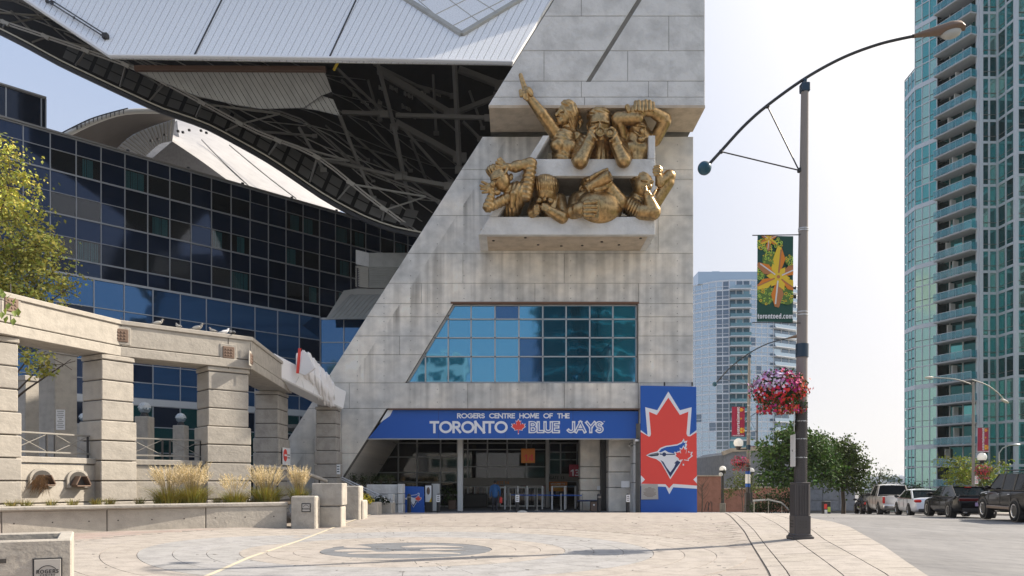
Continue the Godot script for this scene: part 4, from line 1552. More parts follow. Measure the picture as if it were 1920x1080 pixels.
func build_hotel() -> void:
	var ho := thing("glass_hotel", "dark blue glass hotel with white mullions running back under the stadium roof", "building", Vector3(-25, 0, -58))
	var win := plain("glass_window", Color(0.02, 0.07, 0.1, 0.22), 0.05)
	win.transparency = BaseMaterial3D.TRANSPARENCY_ALPHA
	var X0 := -39.4
	var n := 28
	var bay := 1.13
	var ax := Vector2(X0, -(X0 + 84.2))
	var ex := Vector2(X0 + n * bay, -(X0 + n * bay + 84.2))
	var ys := [25.5, 24.42, 22.97, 21.5, 20.05, 18.6, 17.13, 15.67, 14.2, 12.7]
	var pat := [1, 1, 0, 1, 1, 0, 0, 1, 1, 0, 1, 1, 1, 0, 1, 1, 0, 0, 1, 1, 0, 1, 1, 0, 1, 1, 0, 1]
	var bas := Basis(Vector3(1, 0, -1).normalized(), Vector3.UP, Vector3(1, 0, 1).normalized())
	var isw := func(i: int, j: int) -> bool: return pat[i] == 1 and j % 2 == 1 and j < 8
	glass_wall(ho, ax, ex, ys, even(n), func(i, j): return M.glass_window if isw.call(i, j) else (M.glass_navy if rng.randf() < 0.85 else M.glass_navy_dark), M.mullion, {"slab": {0: 0.12, 2: 0.1, 4: 0.1, 6: 0.1}, "mullion": 0.06, "rail": 0.045})
	var rr := RandomNumberGenerator.new()
	rr.seed = 77
	for j in [1, 3, 5, 7]:
		for i in n:
			if not isw.call(i, j) or rr.randf() < 0.3:
				continue
			var b := Mb.new()
			var w := bay * 1.414
			var k0 := rr.randf_range(0.0, 0.5) * w
			var k1 := rr.randf_range(0.6, 1.0) * w
			var s := k0
			while s < k1:
				var p := Vector3(X0 + i * bay, 0, -(X0 + i * bay + 84.2)) + bas.x * s - bas.z * (0.16 + 0.03 * (int(s * 20) % 2))
				b.box(p + Vector3.UP * (ys[j] + ys[j + 1]) * 0.5, Vector3(0.09, ys[j] - ys[j + 1] - 0.1, 0.05), 0.0, bas)
				s += rr.randf_range(0.1, 0.15)
			if b.v.size():
				wpart("curtain", b, M.curtain, ho)
	var cap := Mb.new()
	cap.bar(Vector3(ax.x, 25.58, ax.y), Vector3(ex.x, 25.58, ex.y), 0.5, 0.12)
	cap.box(Vector3(-32, 25.0, -72), Vector3(40, 0.3, 22), 0.0, bas)
	wpart("parapet_cap", cap, M.steel_truss, ho)
	for k in 5:
		var b := Mb.new()
		var x := -28.0 + k * 3.1
		b.box(Vector3(x, 25.75, -(x + 84.4)), Vector3(0.2, 0.3, 0.2), 0.02)
		wpart("roof_anchor", b, M.steel_dark, ho)
	var pa := Vector2(-42.0, -(-42.0 + 85.6))
	var pe := Vector2(-32.2, -(-32.2 + 85.6))
	glass_wall(ho, pa, pe, [28.1, 26.0, 25.0], [0.0, 0.2, 0.4, 0.62, 0.83, 0.98, 1.0], func(_i, _j): return M.glass_navy_dark, M.mullion, {"pane": "roof_block_pane"})
	var pb := Mb.new()
	pb.box(Vector3(pe.x, 26.6, pe.y) - bas.z * 2.6 - bas.x * 0.2, Vector3(0.3, 3.1, 5.0), 0.0, bas)
	pb.bar(Vector3(pa.x, 28.15, pa.y), Vector3(pe.x, 28.15, pe.y), 0.4, 0.12)
	wpart("roof_block", pb, M.steel_truss, ho)
	var px := -39.1
	var pn := 19
	var pw := 1.27
	var qa := Vector2(px, -(px + 75.2))
	var qe := Vector2(px + pn * pw, -(px + pn * pw + 75.2))
	glass_wall(ho, qa, qe, [14.5, 12.7, 11.0, 9.36, 8.2, 7.15], even(pn), func(i, j): return M.glass_navy_dark if j == 1 and i % 3 == 0 else M.glass_blue if j < 2 or rng.randf() < 0.6 else M.glass_navy, M.mullion, {"pane": "lower_pane", "slab": {0: 0.14}, "mullion": 0.06})
	glass_wall(ho, qa, qe, [6.7, 5.3, 3.6, 2.0, 0.1], even(pn), func(i, j): return M.glass_teal_dark if (i + j) % 3 else M.glass_navy_dark, M.mullion, {"pane": "ground_floor_pane"})
	var wb := Mb.new()
	wb.bar(Vector3(qa.x, 6.93, qa.y), Vector3(qe.x, 6.93, qe.y), 0.22, 0.42)
	wpart("white_band", wb, M.paint_cream, ho)
	var lr := Mb.new()
	lr.box(Vector3(-29.5, 14.3, -52), Vector3(34, 0.3, 6.4), 0.0, bas)
	wpart("lower_roof", lr, M.steel_truss, ho)
	glass_wall(ho, Vector2(qe.x + 0.05, qe.y - 0.1), Vector2(-9.5, qe.y - 0.1), [14.4, 12.55, 10.95, 9.3, 7.7, 6.1, 4.5, 2.9, 0.1], even(3), func(_i, j): return M.glass_blue if j < 4 else M.glass_navy, M.mullion, {"pane": "end_pane", "slab": {0: 0.14}})

func build_towers() -> void:
	var tw := thing("glass_tower", "tall teal glass apartment tower with stacked balconies at the right edge", "building", Vector3(68, -2, -112))
	var plan := [[1697, 116.0], [1716, 112.5], [1757, 109.5], [1832, 104.2], [1838, 104.0], [1870, 104.0], [1904, 100.4], [1942, 100.4], [1990, 96.5], [2060, 96.5]]
	var pt := []
	for p in plan:
		pt.append(Vector2((p[0] - 960.0) / FOC * p[1], -p[1]))
	var fl := 2.9
	var y0 := -2.0
	var floors := 26
	var ys := []
	for i in floors + 1:
		ys.append(y0 + i * fl)
	var teal := func(i: int, j: int) -> Material:
		var r := rng.randf()
		return M.glass_teal if r < 0.5 else M.glass_teal_dark if r < 0.78 else M.glass_teal_pale
	var body := Mb.new()
	var foot := PackedVector2Array()
	for p in pt:
		var q: Vector2 = p
		foot.append(Vector2(q.x + 0.5, -q.y + 0.7))
	foot[2] += Vector2(0.6, 1.2)
	foot[3] += Vector2(0.6, 1.2)
	foot.append(Vector2(foot[9].x + 14, foot[9].y + 2))
	foot.append(Vector2(foot[9].x + 14, 150))
	foot.append(Vector2(79.5, 150))
	var stand := Transform3D(Basis(Vector3.RIGHT, Vector3.FORWARD, Vector3.UP), Vector3.ZERO)
	body.slab(foot, y0, 61.6, 0.0, stand)
	var slim := foot.slice(1)
	slim[-1] = Vector2(84, 150)
	body.slab(slim, 61.6, y0 + floors * fl + 8, 0.0, stand)
	wpart("core", body, M.glass_teal, tw)
	var bands := {}
	for i in floors + 1:
		bands[i] = 0.34
	var third := {}
	for i in floors + 1:
		third[i] = 0.62 if i % 3 == 0 else 0.14
	var low: Array = ys.slice(0, 23)
	glass_wall(tw, pt[0], pt[1], low, even(3), func(_i, _j): return null, M.tower_frame, {"slab": third, "mullion": 0.12})
	var nar := Mb.new()
	var da: Vector2 = pt[1] - pt[0]
	for j in 22:
		for i in 3:
			for h in 2:
				var c: Vector2 = pt[0] + da * ((i + 0.5) / 3.0)
				var dirv := Vector3(da.x, 0, da.y).normalized()
				nar.box(Vector3(c.x, low[j] + 0.75 + h * 1.35, c.y), Vector3(da.length() / 3.0 - 0.15, 1.2, 0.05), 0.0, Basis(dirv, Vector3.UP, dirv.cross(Vector3.UP)))
	stuff(wpart("narrow_panes", nar, M.glass_teal, tw))
	glass_wall(tw, pt[1], pt[2], ys, even(3), func(_i, j): return M.glass_teal_pale if j < 15 or rng.randf() < 0.3 else M.glass_teal, M.tower_frame, {"slab": third, "mullion": 0.12})
	var d2: Vector2 = pt[2] - pt[1]
	for j in floors:
		var b := Mb.new()
		b.bar(Vector3(pt[1].x, ys[j] + 0.85, pt[1].y + 0.05), Vector3(pt[2].x, ys[j] + 0.85, pt[2].y + 0.05), 0.1, 0.07)
		wpart("transom", b, M.mullion_bronze, tw)
	var back := Vector2(0.75, -1.3)
	glass_wall(tw, pt[2] + back, pt[3] + back, ys, even(3), func(_i, _j): return M.glass_teal_dark if rng.randf() < 0.6 else M.glass_teal, M.paint_cream, {"pane": "balcony_window", "mullion": 0.14})
	for j in floors:
		var a := Vector3(pt[2].x, ys[j], pt[2].y)
		var e := Vector3(pt[3].x - 0.5, ys[j], pt[3].y + 0.3)
		var along := (e - a).normalized()
		var nrm := along.cross(Vector3.UP)
		var bb := Basis(along, Vector3.UP, nrm)
		var len := a.distance_to(e)
		var s := Mb.new()
		s.box((a + e) * 0.5 - nrm * 0.45, Vector3(len, 0.22, 2.3), 0.02, bb)
		wpart("balcony_slab", s, M.tower_slab, tw)
		var g := Mb.new()
		g.box((a + e) * 0.5 + nrm * 0.68 + Vector3.UP * 0.62, Vector3(len, 0.92, 0.03), 0.0, bb)
		g.box(e - nrm * 0.2 + along * 0.02 + Vector3.UP * 0.62, Vector3(0.03, 0.92, 1.7), 0.0, bb)
		wpart("balcony_glass", g, M.glass_rail, tw)
		var r := Mb.new()
		r.box((a + e) * 0.5 + nrm * 0.68 + Vector3.UP * 1.11, Vector3(len, 0.06, 0.07), 0.0, bb)
		for k in 6:
			r.box(a.lerp(e, k / 5.0) + nrm * 0.66 + Vector3.UP * 0.6, Vector3(0.05, 1.0, 0.05), 0.0, bb)
		wpart("balcony_rail", r, M.tower_frame, tw)
		if j % 2 == 0 or rng.randf() < 0.4:
			var w := Mb.new()
			w.box(a.lerp(e, rng.randf_range(0.1, 0.5)) - nrm * 1.0 + Vector3.UP * 1.3, Vector3(0.14, 2.4, 1.0), 0.0, bb)
			wpart("balcony_divider", w, M.paint_cream, tw)
	for pr in [[4, 5, 2], [5, 6, 2], [6, 7, 2], [7, 8, 2], [8, 9, 2]]:
		glass_wall(tw, pt[pr[0]], pt[pr[1]], ys, even(pr[2]), teal, M.tower_frame, {"slab": bands, "mullion": 0.26, "slab_mat": M.tower_frame, "pane": "pane" if pr[0] < 7 else "side_pane"})
		for j in floors:
			var b := Mb.new()
			b.bar(Vector3(pt[pr[0]].x, ys[j] + 0.8, pt[pr[0]].y + 0.05), Vector3(pt[pr[1]].x, ys[j] + 0.8, pt[pr[1]].y + 0.05), 0.1, 0.08)
			wpart("transom", b, M.mullion_bronze, tw)
	for p in [[3, 0.3], [4, 0.5], [5, 0.4], [6, 0.5]]:
		var b := Mb.new()
		b.box(Vector3(pt[p[0]].x, y0 + floors * fl * 0.5, pt[p[0]].y + 0.1), Vector3(p[1], floors * fl, 0.4), 0.03)
		wpart("corner_column", b, M.tower_frame, tw)
	var pw := thing("pale_tower", "pale hazy glass apartment tower behind the street lamps, with small balconies", "building", Vector3(69, -4, -235))
	var pp := [[1286, 240.0], [1303, 238.0], [1343, 233.0], [1367, 232.0], [1406, 231.5], [1450, 233.0], [1493, 238.0], [1506, 250.0]]
	var pq := []
	for p in pp:
		pq.append(Vector2((p[0] - 960.0) / FOC * p[1], -p[1]))
	var f2 := 2.82
	var top := 62.0
	var py := []
	for i in 24:
		py.append(top - i * f2)
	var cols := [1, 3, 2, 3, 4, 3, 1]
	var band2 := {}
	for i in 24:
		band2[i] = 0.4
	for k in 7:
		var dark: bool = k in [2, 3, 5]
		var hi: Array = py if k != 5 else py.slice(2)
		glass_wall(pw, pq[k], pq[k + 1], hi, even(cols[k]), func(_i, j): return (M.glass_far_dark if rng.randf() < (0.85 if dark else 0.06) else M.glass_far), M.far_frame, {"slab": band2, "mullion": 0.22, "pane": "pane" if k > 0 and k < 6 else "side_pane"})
		if k in [3, 5]:
			for j in 22:
				var a := Vector3(pq[k].x, top - (j + 1) * f2, pq[k].y)
				var e := Vector3(pq[k + 1].x, top - (j + 1) * f2, pq[k + 1].y)
				var b := Mb.new()
				b.bar(a + Vector3(0, 0, 0.8), e + Vector3(0, 0, 0.8), 1.7, 0.26)
				wpart("balcony_slab", b, M.far_frame, pw)
				var r := Mb.new()
				r.bar(a + Vector3(0, 0.6, 1.6), e + Vector3(0, 0.6, 1.6), 0.06, 1.0)
				wpart("balcony_rail", r, M.glass_far, pw)
		else:
			for j in 22:
				var b := Mb.new()
				b.bar(Vector3(pq[k].x, top - (j + 0.62) * f2, pq[k].y + 0.12), Vector3(pq[k + 1].x, top - (j + 0.62) * f2, pq[k + 1].y + 0.12), 0.1, 0.14)
				wpart("transom", b, M.far_frame, pw)
	var cb := Mb.new()
	var ff := PackedVector2Array()
	for p in pq:
		var q: Vector2 = p
		ff.append(Vector2(q.x, -q.y + 1.0))
	ff.append(Vector2(ff[7].x, 270))
	ff.append(Vector2(ff[0].x, 270))
	cb.slab(ff, -5, top - 0.2, 0.0, Transform3D(Basis(Vector3.RIGHT, Vector3.FORWARD, Vector3.UP), Vector3.ZERO))
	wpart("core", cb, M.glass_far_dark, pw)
	var ph := Mb.new()
	var a0 := (1309 - 960.0) / FOC * 236
	var a1 := (1424 - 960.0) / FOC * 236
	ph.box(Vector3((a0 + a1) * 0.5, top + 1.9, -243), Vector3(a1 - a0, 3.8, 14), 0.05)
	ph.box(Vector3(a0 + 6.2, top + 4.3, -240), Vector3(2.4, 0.9, 2.0), 0.05)
	ph.box(Vector3(a1 + 4.0, top - 0.6, -246), Vector3(10, 2.4, 14), 0.05)
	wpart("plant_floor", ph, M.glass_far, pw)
	var gb := thing("grey_hall", "low grey concrete hall with louvred window behind the street lamps", "building", spot(1430, 950, 80))
	var b1 := Mb.new()
	b1.slab(px_poly([[1356, 853], [1372, 846], [1520, 836], [1520, 960], [1356, 960]], 80), -92, -80, 0.05)
	wpart("wall", b1, M.grey_block, gb)
	var b2 := Mb.new()
	b2.bar(spot(1354, 850.5, 79.9), spot(1372, 844, 79.9), 0.3, 0.4)
	b2.bar(spot(1372, 844, 79.9), spot(1520, 834, 79.9), 0.3, 0.4)
	wpart("roof_edge", b2, M.concrete_warm, gb)
	var b3 := Mb.new()
	b3.slab(px_poly([[1421, 886], [1452, 886], [1452, 914], [1421, 914]], 79.8), -80.1, -79.9)
	wpart("window", b3, M.glass_navy_dark, gb)
	for i in 5:
		var b := Mb.new()
		b.bar(spot(1420, 888 + i * 6.3, 79.7), spot(1453, 888 + i * 6.3, 79.7), 0.15, 0.1)
		wpart("louvre", b, M.paint_white, gb)
	var pk := thing("pink_wall", "long low pink rendered wall behind the globe lamps", "wall", spot(1400, 955, 74))
	for e in [[1290, 1352, 893], [1353, 1418, 917], [1419, 1500, 914]]:
		var b := Mb.new()
		b.slab(px_poly([[e[0], e[2]], [e[1], e[2]], [e[1], 960], [e[0], 960]], 74), -74.5, -74, 0.03)
		wpart("wall_panel", b, M.pink_wall, pk)
		var c := Mb.new()
		c.bar(spot(e[0], e[2] - 0.8, 74.2), spot(e[1], e[2] - 0.8, 74.2), 0.7, 0.1)
		wpart("coping", c, M.concrete_warm, pk)
	var cw := thing("concrete_wall", "grey concrete block building between the street trees", "building", spot(1557, 955, 84))
	for j in 6:
		for i in 3:
			var b := Mb.new()
			var xa := 1512.0 + i * 30.6
			var ya := 838.0 + j * 20.0
			b.slab(px_poly([[xa + 0.3, ya + 0.3], [xa + 30.2, ya + 0.3], [xa + 30.2, ya + 19.6], [xa + 0.3, ya + 19.6]], 84), -84.4, -84 + rng.randf_range(-0.02, 0.02), 0.02)
			wpart("concrete_panel", b, M.grey_block, cw)
	var cwb := Mb.new()
	cwb.slab(px_poly([[1512.5, 838.5], [1603, 838.5], [1603, 962], [1512.5, 962]], 84), -96, -84.2)
	wpart("panel_joints", cwb, M.steel_truss, cw)
	var db := thing("distant_building", "small pale blue building far off beyond the parked pickup", "building", spot(1668, 920, 260))
	var d1 := Mb.new()
	d1.slab(px_poly([[1652, 893], [1699, 893], [1699, 925], [1652, 925]], 260), -275, -260)
	wpart("wall", d1, M.far_frame, db)
	var d3 := Mb.new()
	d3.slab(px_poly([[1666, 898], [1694, 898], [1694, 904], [1666, 904]], 259), -260, -259.5)
	wpart("window", d3, M.glass_far_dark, db)
	for x in [1662, 1678, 1690]:
		var b := Mb.new()
		b.slab(px_poly([[x, 890.5], [x + 3, 890.5], [x + 3, 893], [x, 893]], 261), -263, -261)
		wpart("roof_plant", b, M.far_frame, db)
	var g1 := thing("glass_tower", "teal glass tower across the street, mirrored in the big slanted window", "building", Vector3(14, 0, 62))
	var t1 := Mb.new()
	t1.lathe([Vector2(10.5, 0), Vector2(10.5, 74), Vector2(0.0, 74)], 28)
	part("glass_shell", t1, M.glass_teal_dark, g1)
	var t2 := Mb.new()
	for i in 25:
		t2.lathe([Vector2(10.5, i * 3.0), Vector2(10.9, i * 3.0), Vector2(10.9, i * 3.0 + 0.4), Vector2(10.5, i * 3.0 + 0.4)], 28)
	part("floor_bands", t2, M.glass_teal, g1)
	var g2 := thing("white_building", "white office building across the street, mirrored in the entrance glass", "building", Vector3(-13, 0, 62))
	var w1 := Mb.new()
	w1.box(Vector3(0, 13, 0), Vector3(9.5, 26, 8), 0.1)
	w1.box(Vector3(-12, 7, 1), Vector3(14, 14, 8), 0.1)
	part("wall", w1, M.paint_cream, g2)
	for j in 8:
		for i in 3:
			var b := Mb.new()
			b.box(Vector3(-2.9 + i * 2.9, 2.5 + j * 3.1, -4.05), Vector3(2.1, 1.7, 0.12), 0.02)
			part("window", b, M.glass_teal, g2)

# ================================================================ COLONNADE AND PLANTERS
func yaw(dir: Vector2) -> Basis:
	var a := Vector3(dir.x, 0, dir.y).normalized()
	return Basis(a, Vector3.UP, a.cross(Vector3.UP))

func column(label: String, corner: Vector2, dir: Vector2, w: float, dep: float, y0: float, y1: float, ledge: float, mat: Material) -> Node3D:
	var bas := yaw(dir)
	var mid := Vector3(corner.x, 0, corner.y) + bas.x * w * 0.5 - bas.z * dep * 0.5
	var o := thing("stone_column", label, "column", Vector3(mid.x, y0, mid.z), 0.0, "columns of the curved colonnade")
	var y := y1 - y0
	var h := 0.7
	var k := Mb.new()
	k.box(Vector3(0, y * 0.5, 0), Vector3(w - 0.07, y - 0.02, dep - 0.07), 0.0, bas)
	part("core", k, M.joint, o)
	var tops := [[y, 0.2, 0.03]]
	var c := y - 0.2
	while c > 0.05:
		var hh := minf(h, c)
		if c - hh < 0.2:
			hh = c
		tops.append([c, hh, 0.07 if c + y0 <= ledge + 0.3 else 0.0])
		c -= hh
	for t in tops:
		var b := Mb.new()
		b.box(Vector3(0, t[0] - t[1] * 0.5, 0), Vector3(w + t[2] * 2.0, t[1] - 0.035, dep + t[2] * 2.0), 0.025, bas)
		part("column_block", b, mat if rng.randf() < 0.6 else M.precast_alt, o)
	return o

func text_mesh(called: String, text: String, height: float, mat: Material, parent: Node3D, xf: Transform3D, bold := true) -> void:
	var f := SystemFont.new()
	f.font_names = PackedStringArray(["Droid Sans"])
	f.font_weight = 700 if bold else 400
	var t := TextMesh.new()
	t.text = text
	t.font = f
	t.font_size = 48
	t.pixel_size = height / 36.0
	t.depth = 0.006
	piece(called, t, mat, parent, xf)

func build_pergola() -> void:
	var front := [Vector2(-17.6, -18.4), Vector2(-16.2, -21.2), Vector2(-15.3, -23.1), Vector2(-14.66, -25.0), Vector2(-13.84, -27.3), Vector2(-12.2, -28.8), Vector2(-10.27, -30.5), Vector2(-11.1, -38.8)]
	var pg := thing("colonnade_beam", "long pale stone beam curving over the columns, with square plaques", "beam", Vector3(-13, 6.1, -27))
	for i in front.size() - 1:
		var a: Vector2 = front[i]
		var e: Vector2 = front[i + 1]
		var bas := yaw(e - a)
		var len := a.distance_to(e)
		var mid := Vector3(a.x + e.x, 0, a.y + e.y) * 0.5
		for s in [["coping", 7.4, 7.24, 0.06], ["beam_block", 7.24, 6.5, 0.0], ["groove_back", 6.52, 6.44, -0.05], ["moulding", 6.46, 6.12, 0.05]]:
			var b := Mb.new()
			var ext := 0.05
			b.box(mid + Vector3.UP * (s[1] + s[2]) * 0.5 - bas.z * (0.65 - s[3] * 0.5), Vector3(len + ext, s[1] - s[2], 1.3 + s[3]), 0.02, bas)
			wpart(s[0], b, M.precast if s[0] != "groove_back" else M.joint, pg)
	for e in [[20, 571, 2, 0.5], [227, 629, 4, 0.5], [428, 661, 5, 0.5], [470, 673, 6, 0.45], [538, 716, 6, 0.45]]:
		var a: Vector2 = front[e[2]]
		var c: Vector2 = front[e[2] + 1]
		var bas := yaw(c - a)
		var at := on_plane(e[0], e[1], Vector3(a.x, 0, a.y), bas.z)
		var fr := Mb.new()
		fr.box(at, Vector3(e[3] + 0.14, e[3] + 0.14, 0.05), 0.015, bas)
		wpart("plaque_frame", fr, M.precast_alt, pg)
		var pl := Mb.new()
		pl.box(at + bas.z * 0.03, Vector3(e[3] - 0.04, e[3] - 0.04, 0.05), 0.03, bas)
		for k in 9:
			pl.box(at + bas.z * 0.055 + bas.x * (k % 3 - 1) * 0.11 + Vector3.UP * (k / 3 - 1) * 0.11, Vector3(0.07, 0.07, 0.04), 0.02, bas)
		wpart("plaque", pl, M.bronze_plate, pg)
		var j := Mb.new()
		j.box(at + Vector3.UP * 0.46 + bas.z * 0.002, Vector3(0.03, 0.34, 0.012), 0.0, bas)
		j.box(at - Vector3.UP * 0.46 + bas.z * 0.002, Vector3(0.03, 0.34, 0.012), 0.0, bas)
		wpart("beam_joint", j, M.joint, pg)
	var d1 := Vector2(0.56, -0.83)
	column("pale stone column of stacked blocks at the left edge of the picture", Vector2(-15.8, -22.75), d1, 1.17, 1.2, 0.2, 6.12, 3.7, M.precast)
	column("pale stone column of stacked blocks between the railings", Vector2(-14.12, -26.62), Vector2(0.52, -0.85), 1.17, 1.2, 0.2, 6.12, 3.9, M.precast)
	column("broad stone column under the corner of the beam, beside the tall grasses", Vector2(-11.55, -29.42), Vector2(0.74, -0.67), 1.58, 1.2, 0.2, 6.12, 3.9, M.precast)
	column("stone column with a red no entry notice at the far end of the beam", Vector2(-12.47, -37.5), Vector2(1, 0), 1.12, 1.7, 0.1, 6.12, 3.9, M.precast_alt)
	column("slim stone column under the white wrapped beam", Vector2(-10.15, -40.0), Vector2(1, 0), 1.05, 1.1, 0.0, 5.6, 3.2, M.precast_alt)
	var low := thing("low_wall", "low grooved stone wall between the columns with two small arched niches", "wall", Vector3(-14, 0.2, -26))
	for e in [[Vector2(-17.2, -20.6), Vector2(-15.7, -23.2)], [Vector2(-15.45, -24.05), Vector2(-14.35, -26.75)], [Vector2(-13.7, -27.75), Vector2(-11.7, -29.6)]]:
		var bas := yaw(e[1] - e[0])
		var len: float = e[0].distance_to(e[1])
		var mid := Vector3(e[0].x + e[1].x, 0, e[0].y + e[1].y) * 0.5
		for s in [[0.2, 1.0], [1.0, 1.72], [1.72, 2.28]]:
			var b := Mb.new()
			b.box(mid + Vector3.UP * (s[0] + s[1]) * 0.5 - bas.z * 0.3, Vector3(len, s[1] - s[0] - 0.03, 0.5), 0.02, bas)
			wpart("wall_block", b, M.precast, low)
		var c := Mb.new()
		c.box(mid + Vector3.UP * 2.4 - bas.z * 0.3, Vector3(len, 0.2, 0.62), 0.02, bas)
		wpart("coping", c, M.precast_alt, low)
		var bk := Mb.new()
		bk.box(mid + Vector3.UP * 1.2 - bas.z * 0.32, Vector3(len - 0.02, 2.0, 0.42), 0.0, bas)
		wpart("core", bk, M.joint, low)
		var rl := thing("railing", ["dark steel railing at the far left behind the first column", "dark steel railing with crossed rods left of the second column", "dark steel railing with crossed rods in front of the globe lamps"][0 if e[0].x < -17 else 1 if e[0].x < -15 else 2], "railing", mid + Vector3.UP * 2.5 - bas.z * 0.35, 0.0, "railings between the columns")
		for y in [3.28, 2.66]:
			var r := Mb.new()
			r.box(mid + Vector3.UP * y - bas.z * 0.35, Vector3(len, 0.06, 0.06), 0.01, bas)
			wpart("top_rail" if y > 3 else "bottom_rail", r, M.steel_truss, rl)
		for k in [-0.47, -0.05, 0.05, 0.47]:
			var p := Mb.new()
			p.box(mid + bas.x * len * k + Vector3.UP * 2.9 - bas.z * 0.35, Vector3(0.07, 0.8, 0.05), 0.01, bas)
			wpart("post", p, M.steel_dark, rl)
		for k in 2:
			for s in [-1.0, 1.0]:
				var x := Mb.new()
				var m := mid + bas.x * len * (-0.26 + 0.52 * k) - bas.z * 0.35
				x.rod(m - bas.x * len * 0.2 + Vector3.UP * (2.97 - s * 0.27), m + bas.x * len * 0.2 + Vector3.UP * (2.97 + s * 0.27), 0.014, 5)
				wpart("crossed_rod", x, M.steel_truss, rl)
	var dp := thing("drain_pipe", "thin pale pipe running down the side of the second column", "pipe", Vector3(-14.32, 2.4, -26.85))
	var dpb := Mb.new()
	dpb.rod(Vector3(0, 0.3, 0), Vector3(0, 3.7, 0), 0.035, 8)
	part("pipe", dpb, M.aluminium, dp)
	for y in [0.6, 2.0, 3.4]:
		var c := Mb.new()
		c.box(Vector3(0, y, 0), Vector3(0.11, 0.05, 0.11), 0.01)
		part("clip", c, M.steel_dark, dp)
	var wb := yaw(Vector2(1.1, -2.7))
	for e in [[78, 897], [146, 899]]:
		var at := on_plane(e[0], e[1], Vector3(-15.45, 0, -24.05), wb.z)
		var n := thing("wall_niche", "arched hooded niche on the low wall, %s" % ("with dry grass hanging in it" if e[0] == 78 else "the right-hand one with a clear dark opening"), "niche", at, 0.0, "niches on the low wall")
		var b := Mb.new()
		var prof := PackedVector2Array([Vector2(-0.42, -0.28), Vector2(0.42, -0.28), Vector2(0.42, 0.0)])
		prof.append_array(arc(0, 0, 0.42, 0.34, 8, 172, 10))
		prof.append(Vector2(-0.42, 0.0))
		b.slab(prof, -0.05, 0.03, 0.01, Transform3D(wb, Vector3.ZERO))
		part("surround", b, M.precast_alt, n)
		var h := Mb.new()
		var inn := PackedVector2Array([Vector2(-0.32, -0.2), Vector2(0.32, -0.2), Vector2(0.32, 0.0)])
		inn.append_array(arc(0, 0, 0.32, 0.26, 8, 172, 10))
		inn.append(Vector2(-0.32, 0.0))
		h.slab(inn, -0.02, 0.045, 0.0, Transform3D(wb, Vector3.ZERO))
		part("opening", h, M.joint, n)
		var hood := Mb.new()
		hood.box(wb * Vector3(-0.2, -0.04, 0.14), Vector3(0.05, 0.34, 0.3), 0.01, wb * Basis(Vector3.FORWARD, 0.5))
		hood.box(wb * Vector3(0.2, -0.04, 0.14), Vector3(0.05, 0.34, 0.3), 0.01, wb * Basis(Vector3.FORWARD, -0.5))
		hood.box(wb * Vector3(0.0, -0.22, 0.14), Vector3(0.52, 0.05, 0.32), 0.01, wb)
		part("hood", hood, M.bronze_plate, n)
	var far := [[70, 122, 655, 33.5, "stone pillar with a white printed notice behind the railing"], [30, 62, 705, 36.0, "narrow stone pillar in the shade behind the first column"]]
	for e in far:
		var a := flat(e[0], e[2], e[3])
		var c := flat(e[1], e[2], e[3])
		var o := thing("stone_pillar", e[4], "pillar", Vector3((a.x + c.x) * 0.5, 0, -e[3] - 0.5), 0.0, "pillars behind the colonnade")
		var b := Mb.new()
		b.box(Vector3(0, a.y * 0.5, 0), Vector3(c.x - a.x, a.y, 1.0), 0.03, Basis(Vector3.UP, -0.5))
		part("shaft", b, M.precast, o)
		var t := Mb.new()
		t.box(Vector3(0, a.y - 0.1, 0), Vector3(c.x - a.x + 0.12, 0.25, 1.12), 0.03, Basis(Vector3.UP, -0.5))
		part("cap", t, M.precast_alt, o)
	var nt := thing("wall_notice", "white sheet of printed rules on the pillar behind the railing", "notice", spot(113.5, 787, 33.0))
	var nb := Mb.new()
	var rb := Basis(Vector3.UP, 0.35)
	nb.box(Vector3.ZERO, Vector3(0.34, 0.86, 0.02), 0.004, rb)
	part("sheet", nb, M.paint_white, nt)
	for i in 9:
		var l := Mb.new()
		l.box(rb * Vector3(0, 0.36 - i * 0.085, 0.012), Vector3([0.26, 0.22, 0.28, 0.2, 0.1, 0.24, 0.18, 0.28, 0.22][i], 0.028, 0.006), 0.0, rb)
		part("printed_line", l, M.steel_truss, nt)
	var lamps := [[271, 765, 11.2, 33.0, "globe lamp on a square stone post, the largest behind the railing"], [339, 784, 9.4, 38.0, "globe lamp on a square stone post, right of the largest one"], [157, 783, 8.4, 42.0, "globe lamp on a stone post half hidden behind the second column"]]
	for e in lamps:
		var p := spot(e[0], e[1], e[3])
		var r: float = e[2] * e[3] / FOC
		var o := thing("globe_lamp", e[4], "lamp", Vector3(p.x, 0, p.z), 0.0, "globe lamps behind the colonnade")
		var b := Mb.new()
		b.box(Vector3(0, (p.y - r - 0.12) * 0.5, 0), Vector3(r * 2.3, p.y - r - 0.12, r * 2.3), 0.03)
		part("post", b, M.precast, o)
		var c := Mb.new()
		c.lathe([Vector2(0, p.y - r - 0.14), Vector2(r * 0.8, p.y - r - 0.14), Vector2(r * 0.5, p.y - r * 0.8), Vector2(0, p.y - r * 0.8)], 12)
		part("collar", c, M.steel_dark, o)
		var g := Mb.new()
		g.ball(Vector3(0, p.y, 0), Vector3.ONE * r, 18)
		part("globe", g, M.glass_far, o)
		var cap := Mb.new()
		cap.lathe([Vector2(r * 1.03, p.y), Vector2(r * 1.03, p.y + 0.02), Vector2(r * 0.95, p.y + r * 0.4), Vector2(r * 0.6, p.y + r * 0.85), Vector2(0, p.y + r * 1.05)], 16)
		part("cap", cap, M.lamp_globe, o)
	var ns := thing("no_entry_sign", "white notice with a red no entry disc on the far stone column", "sign", Vector3(-11.2, 2.95, -38.4))
	var q := Mb.new()
	q.box(Vector3(0, 0, 0), Vector3(0.02, 0.85, 1.3), 0.004)
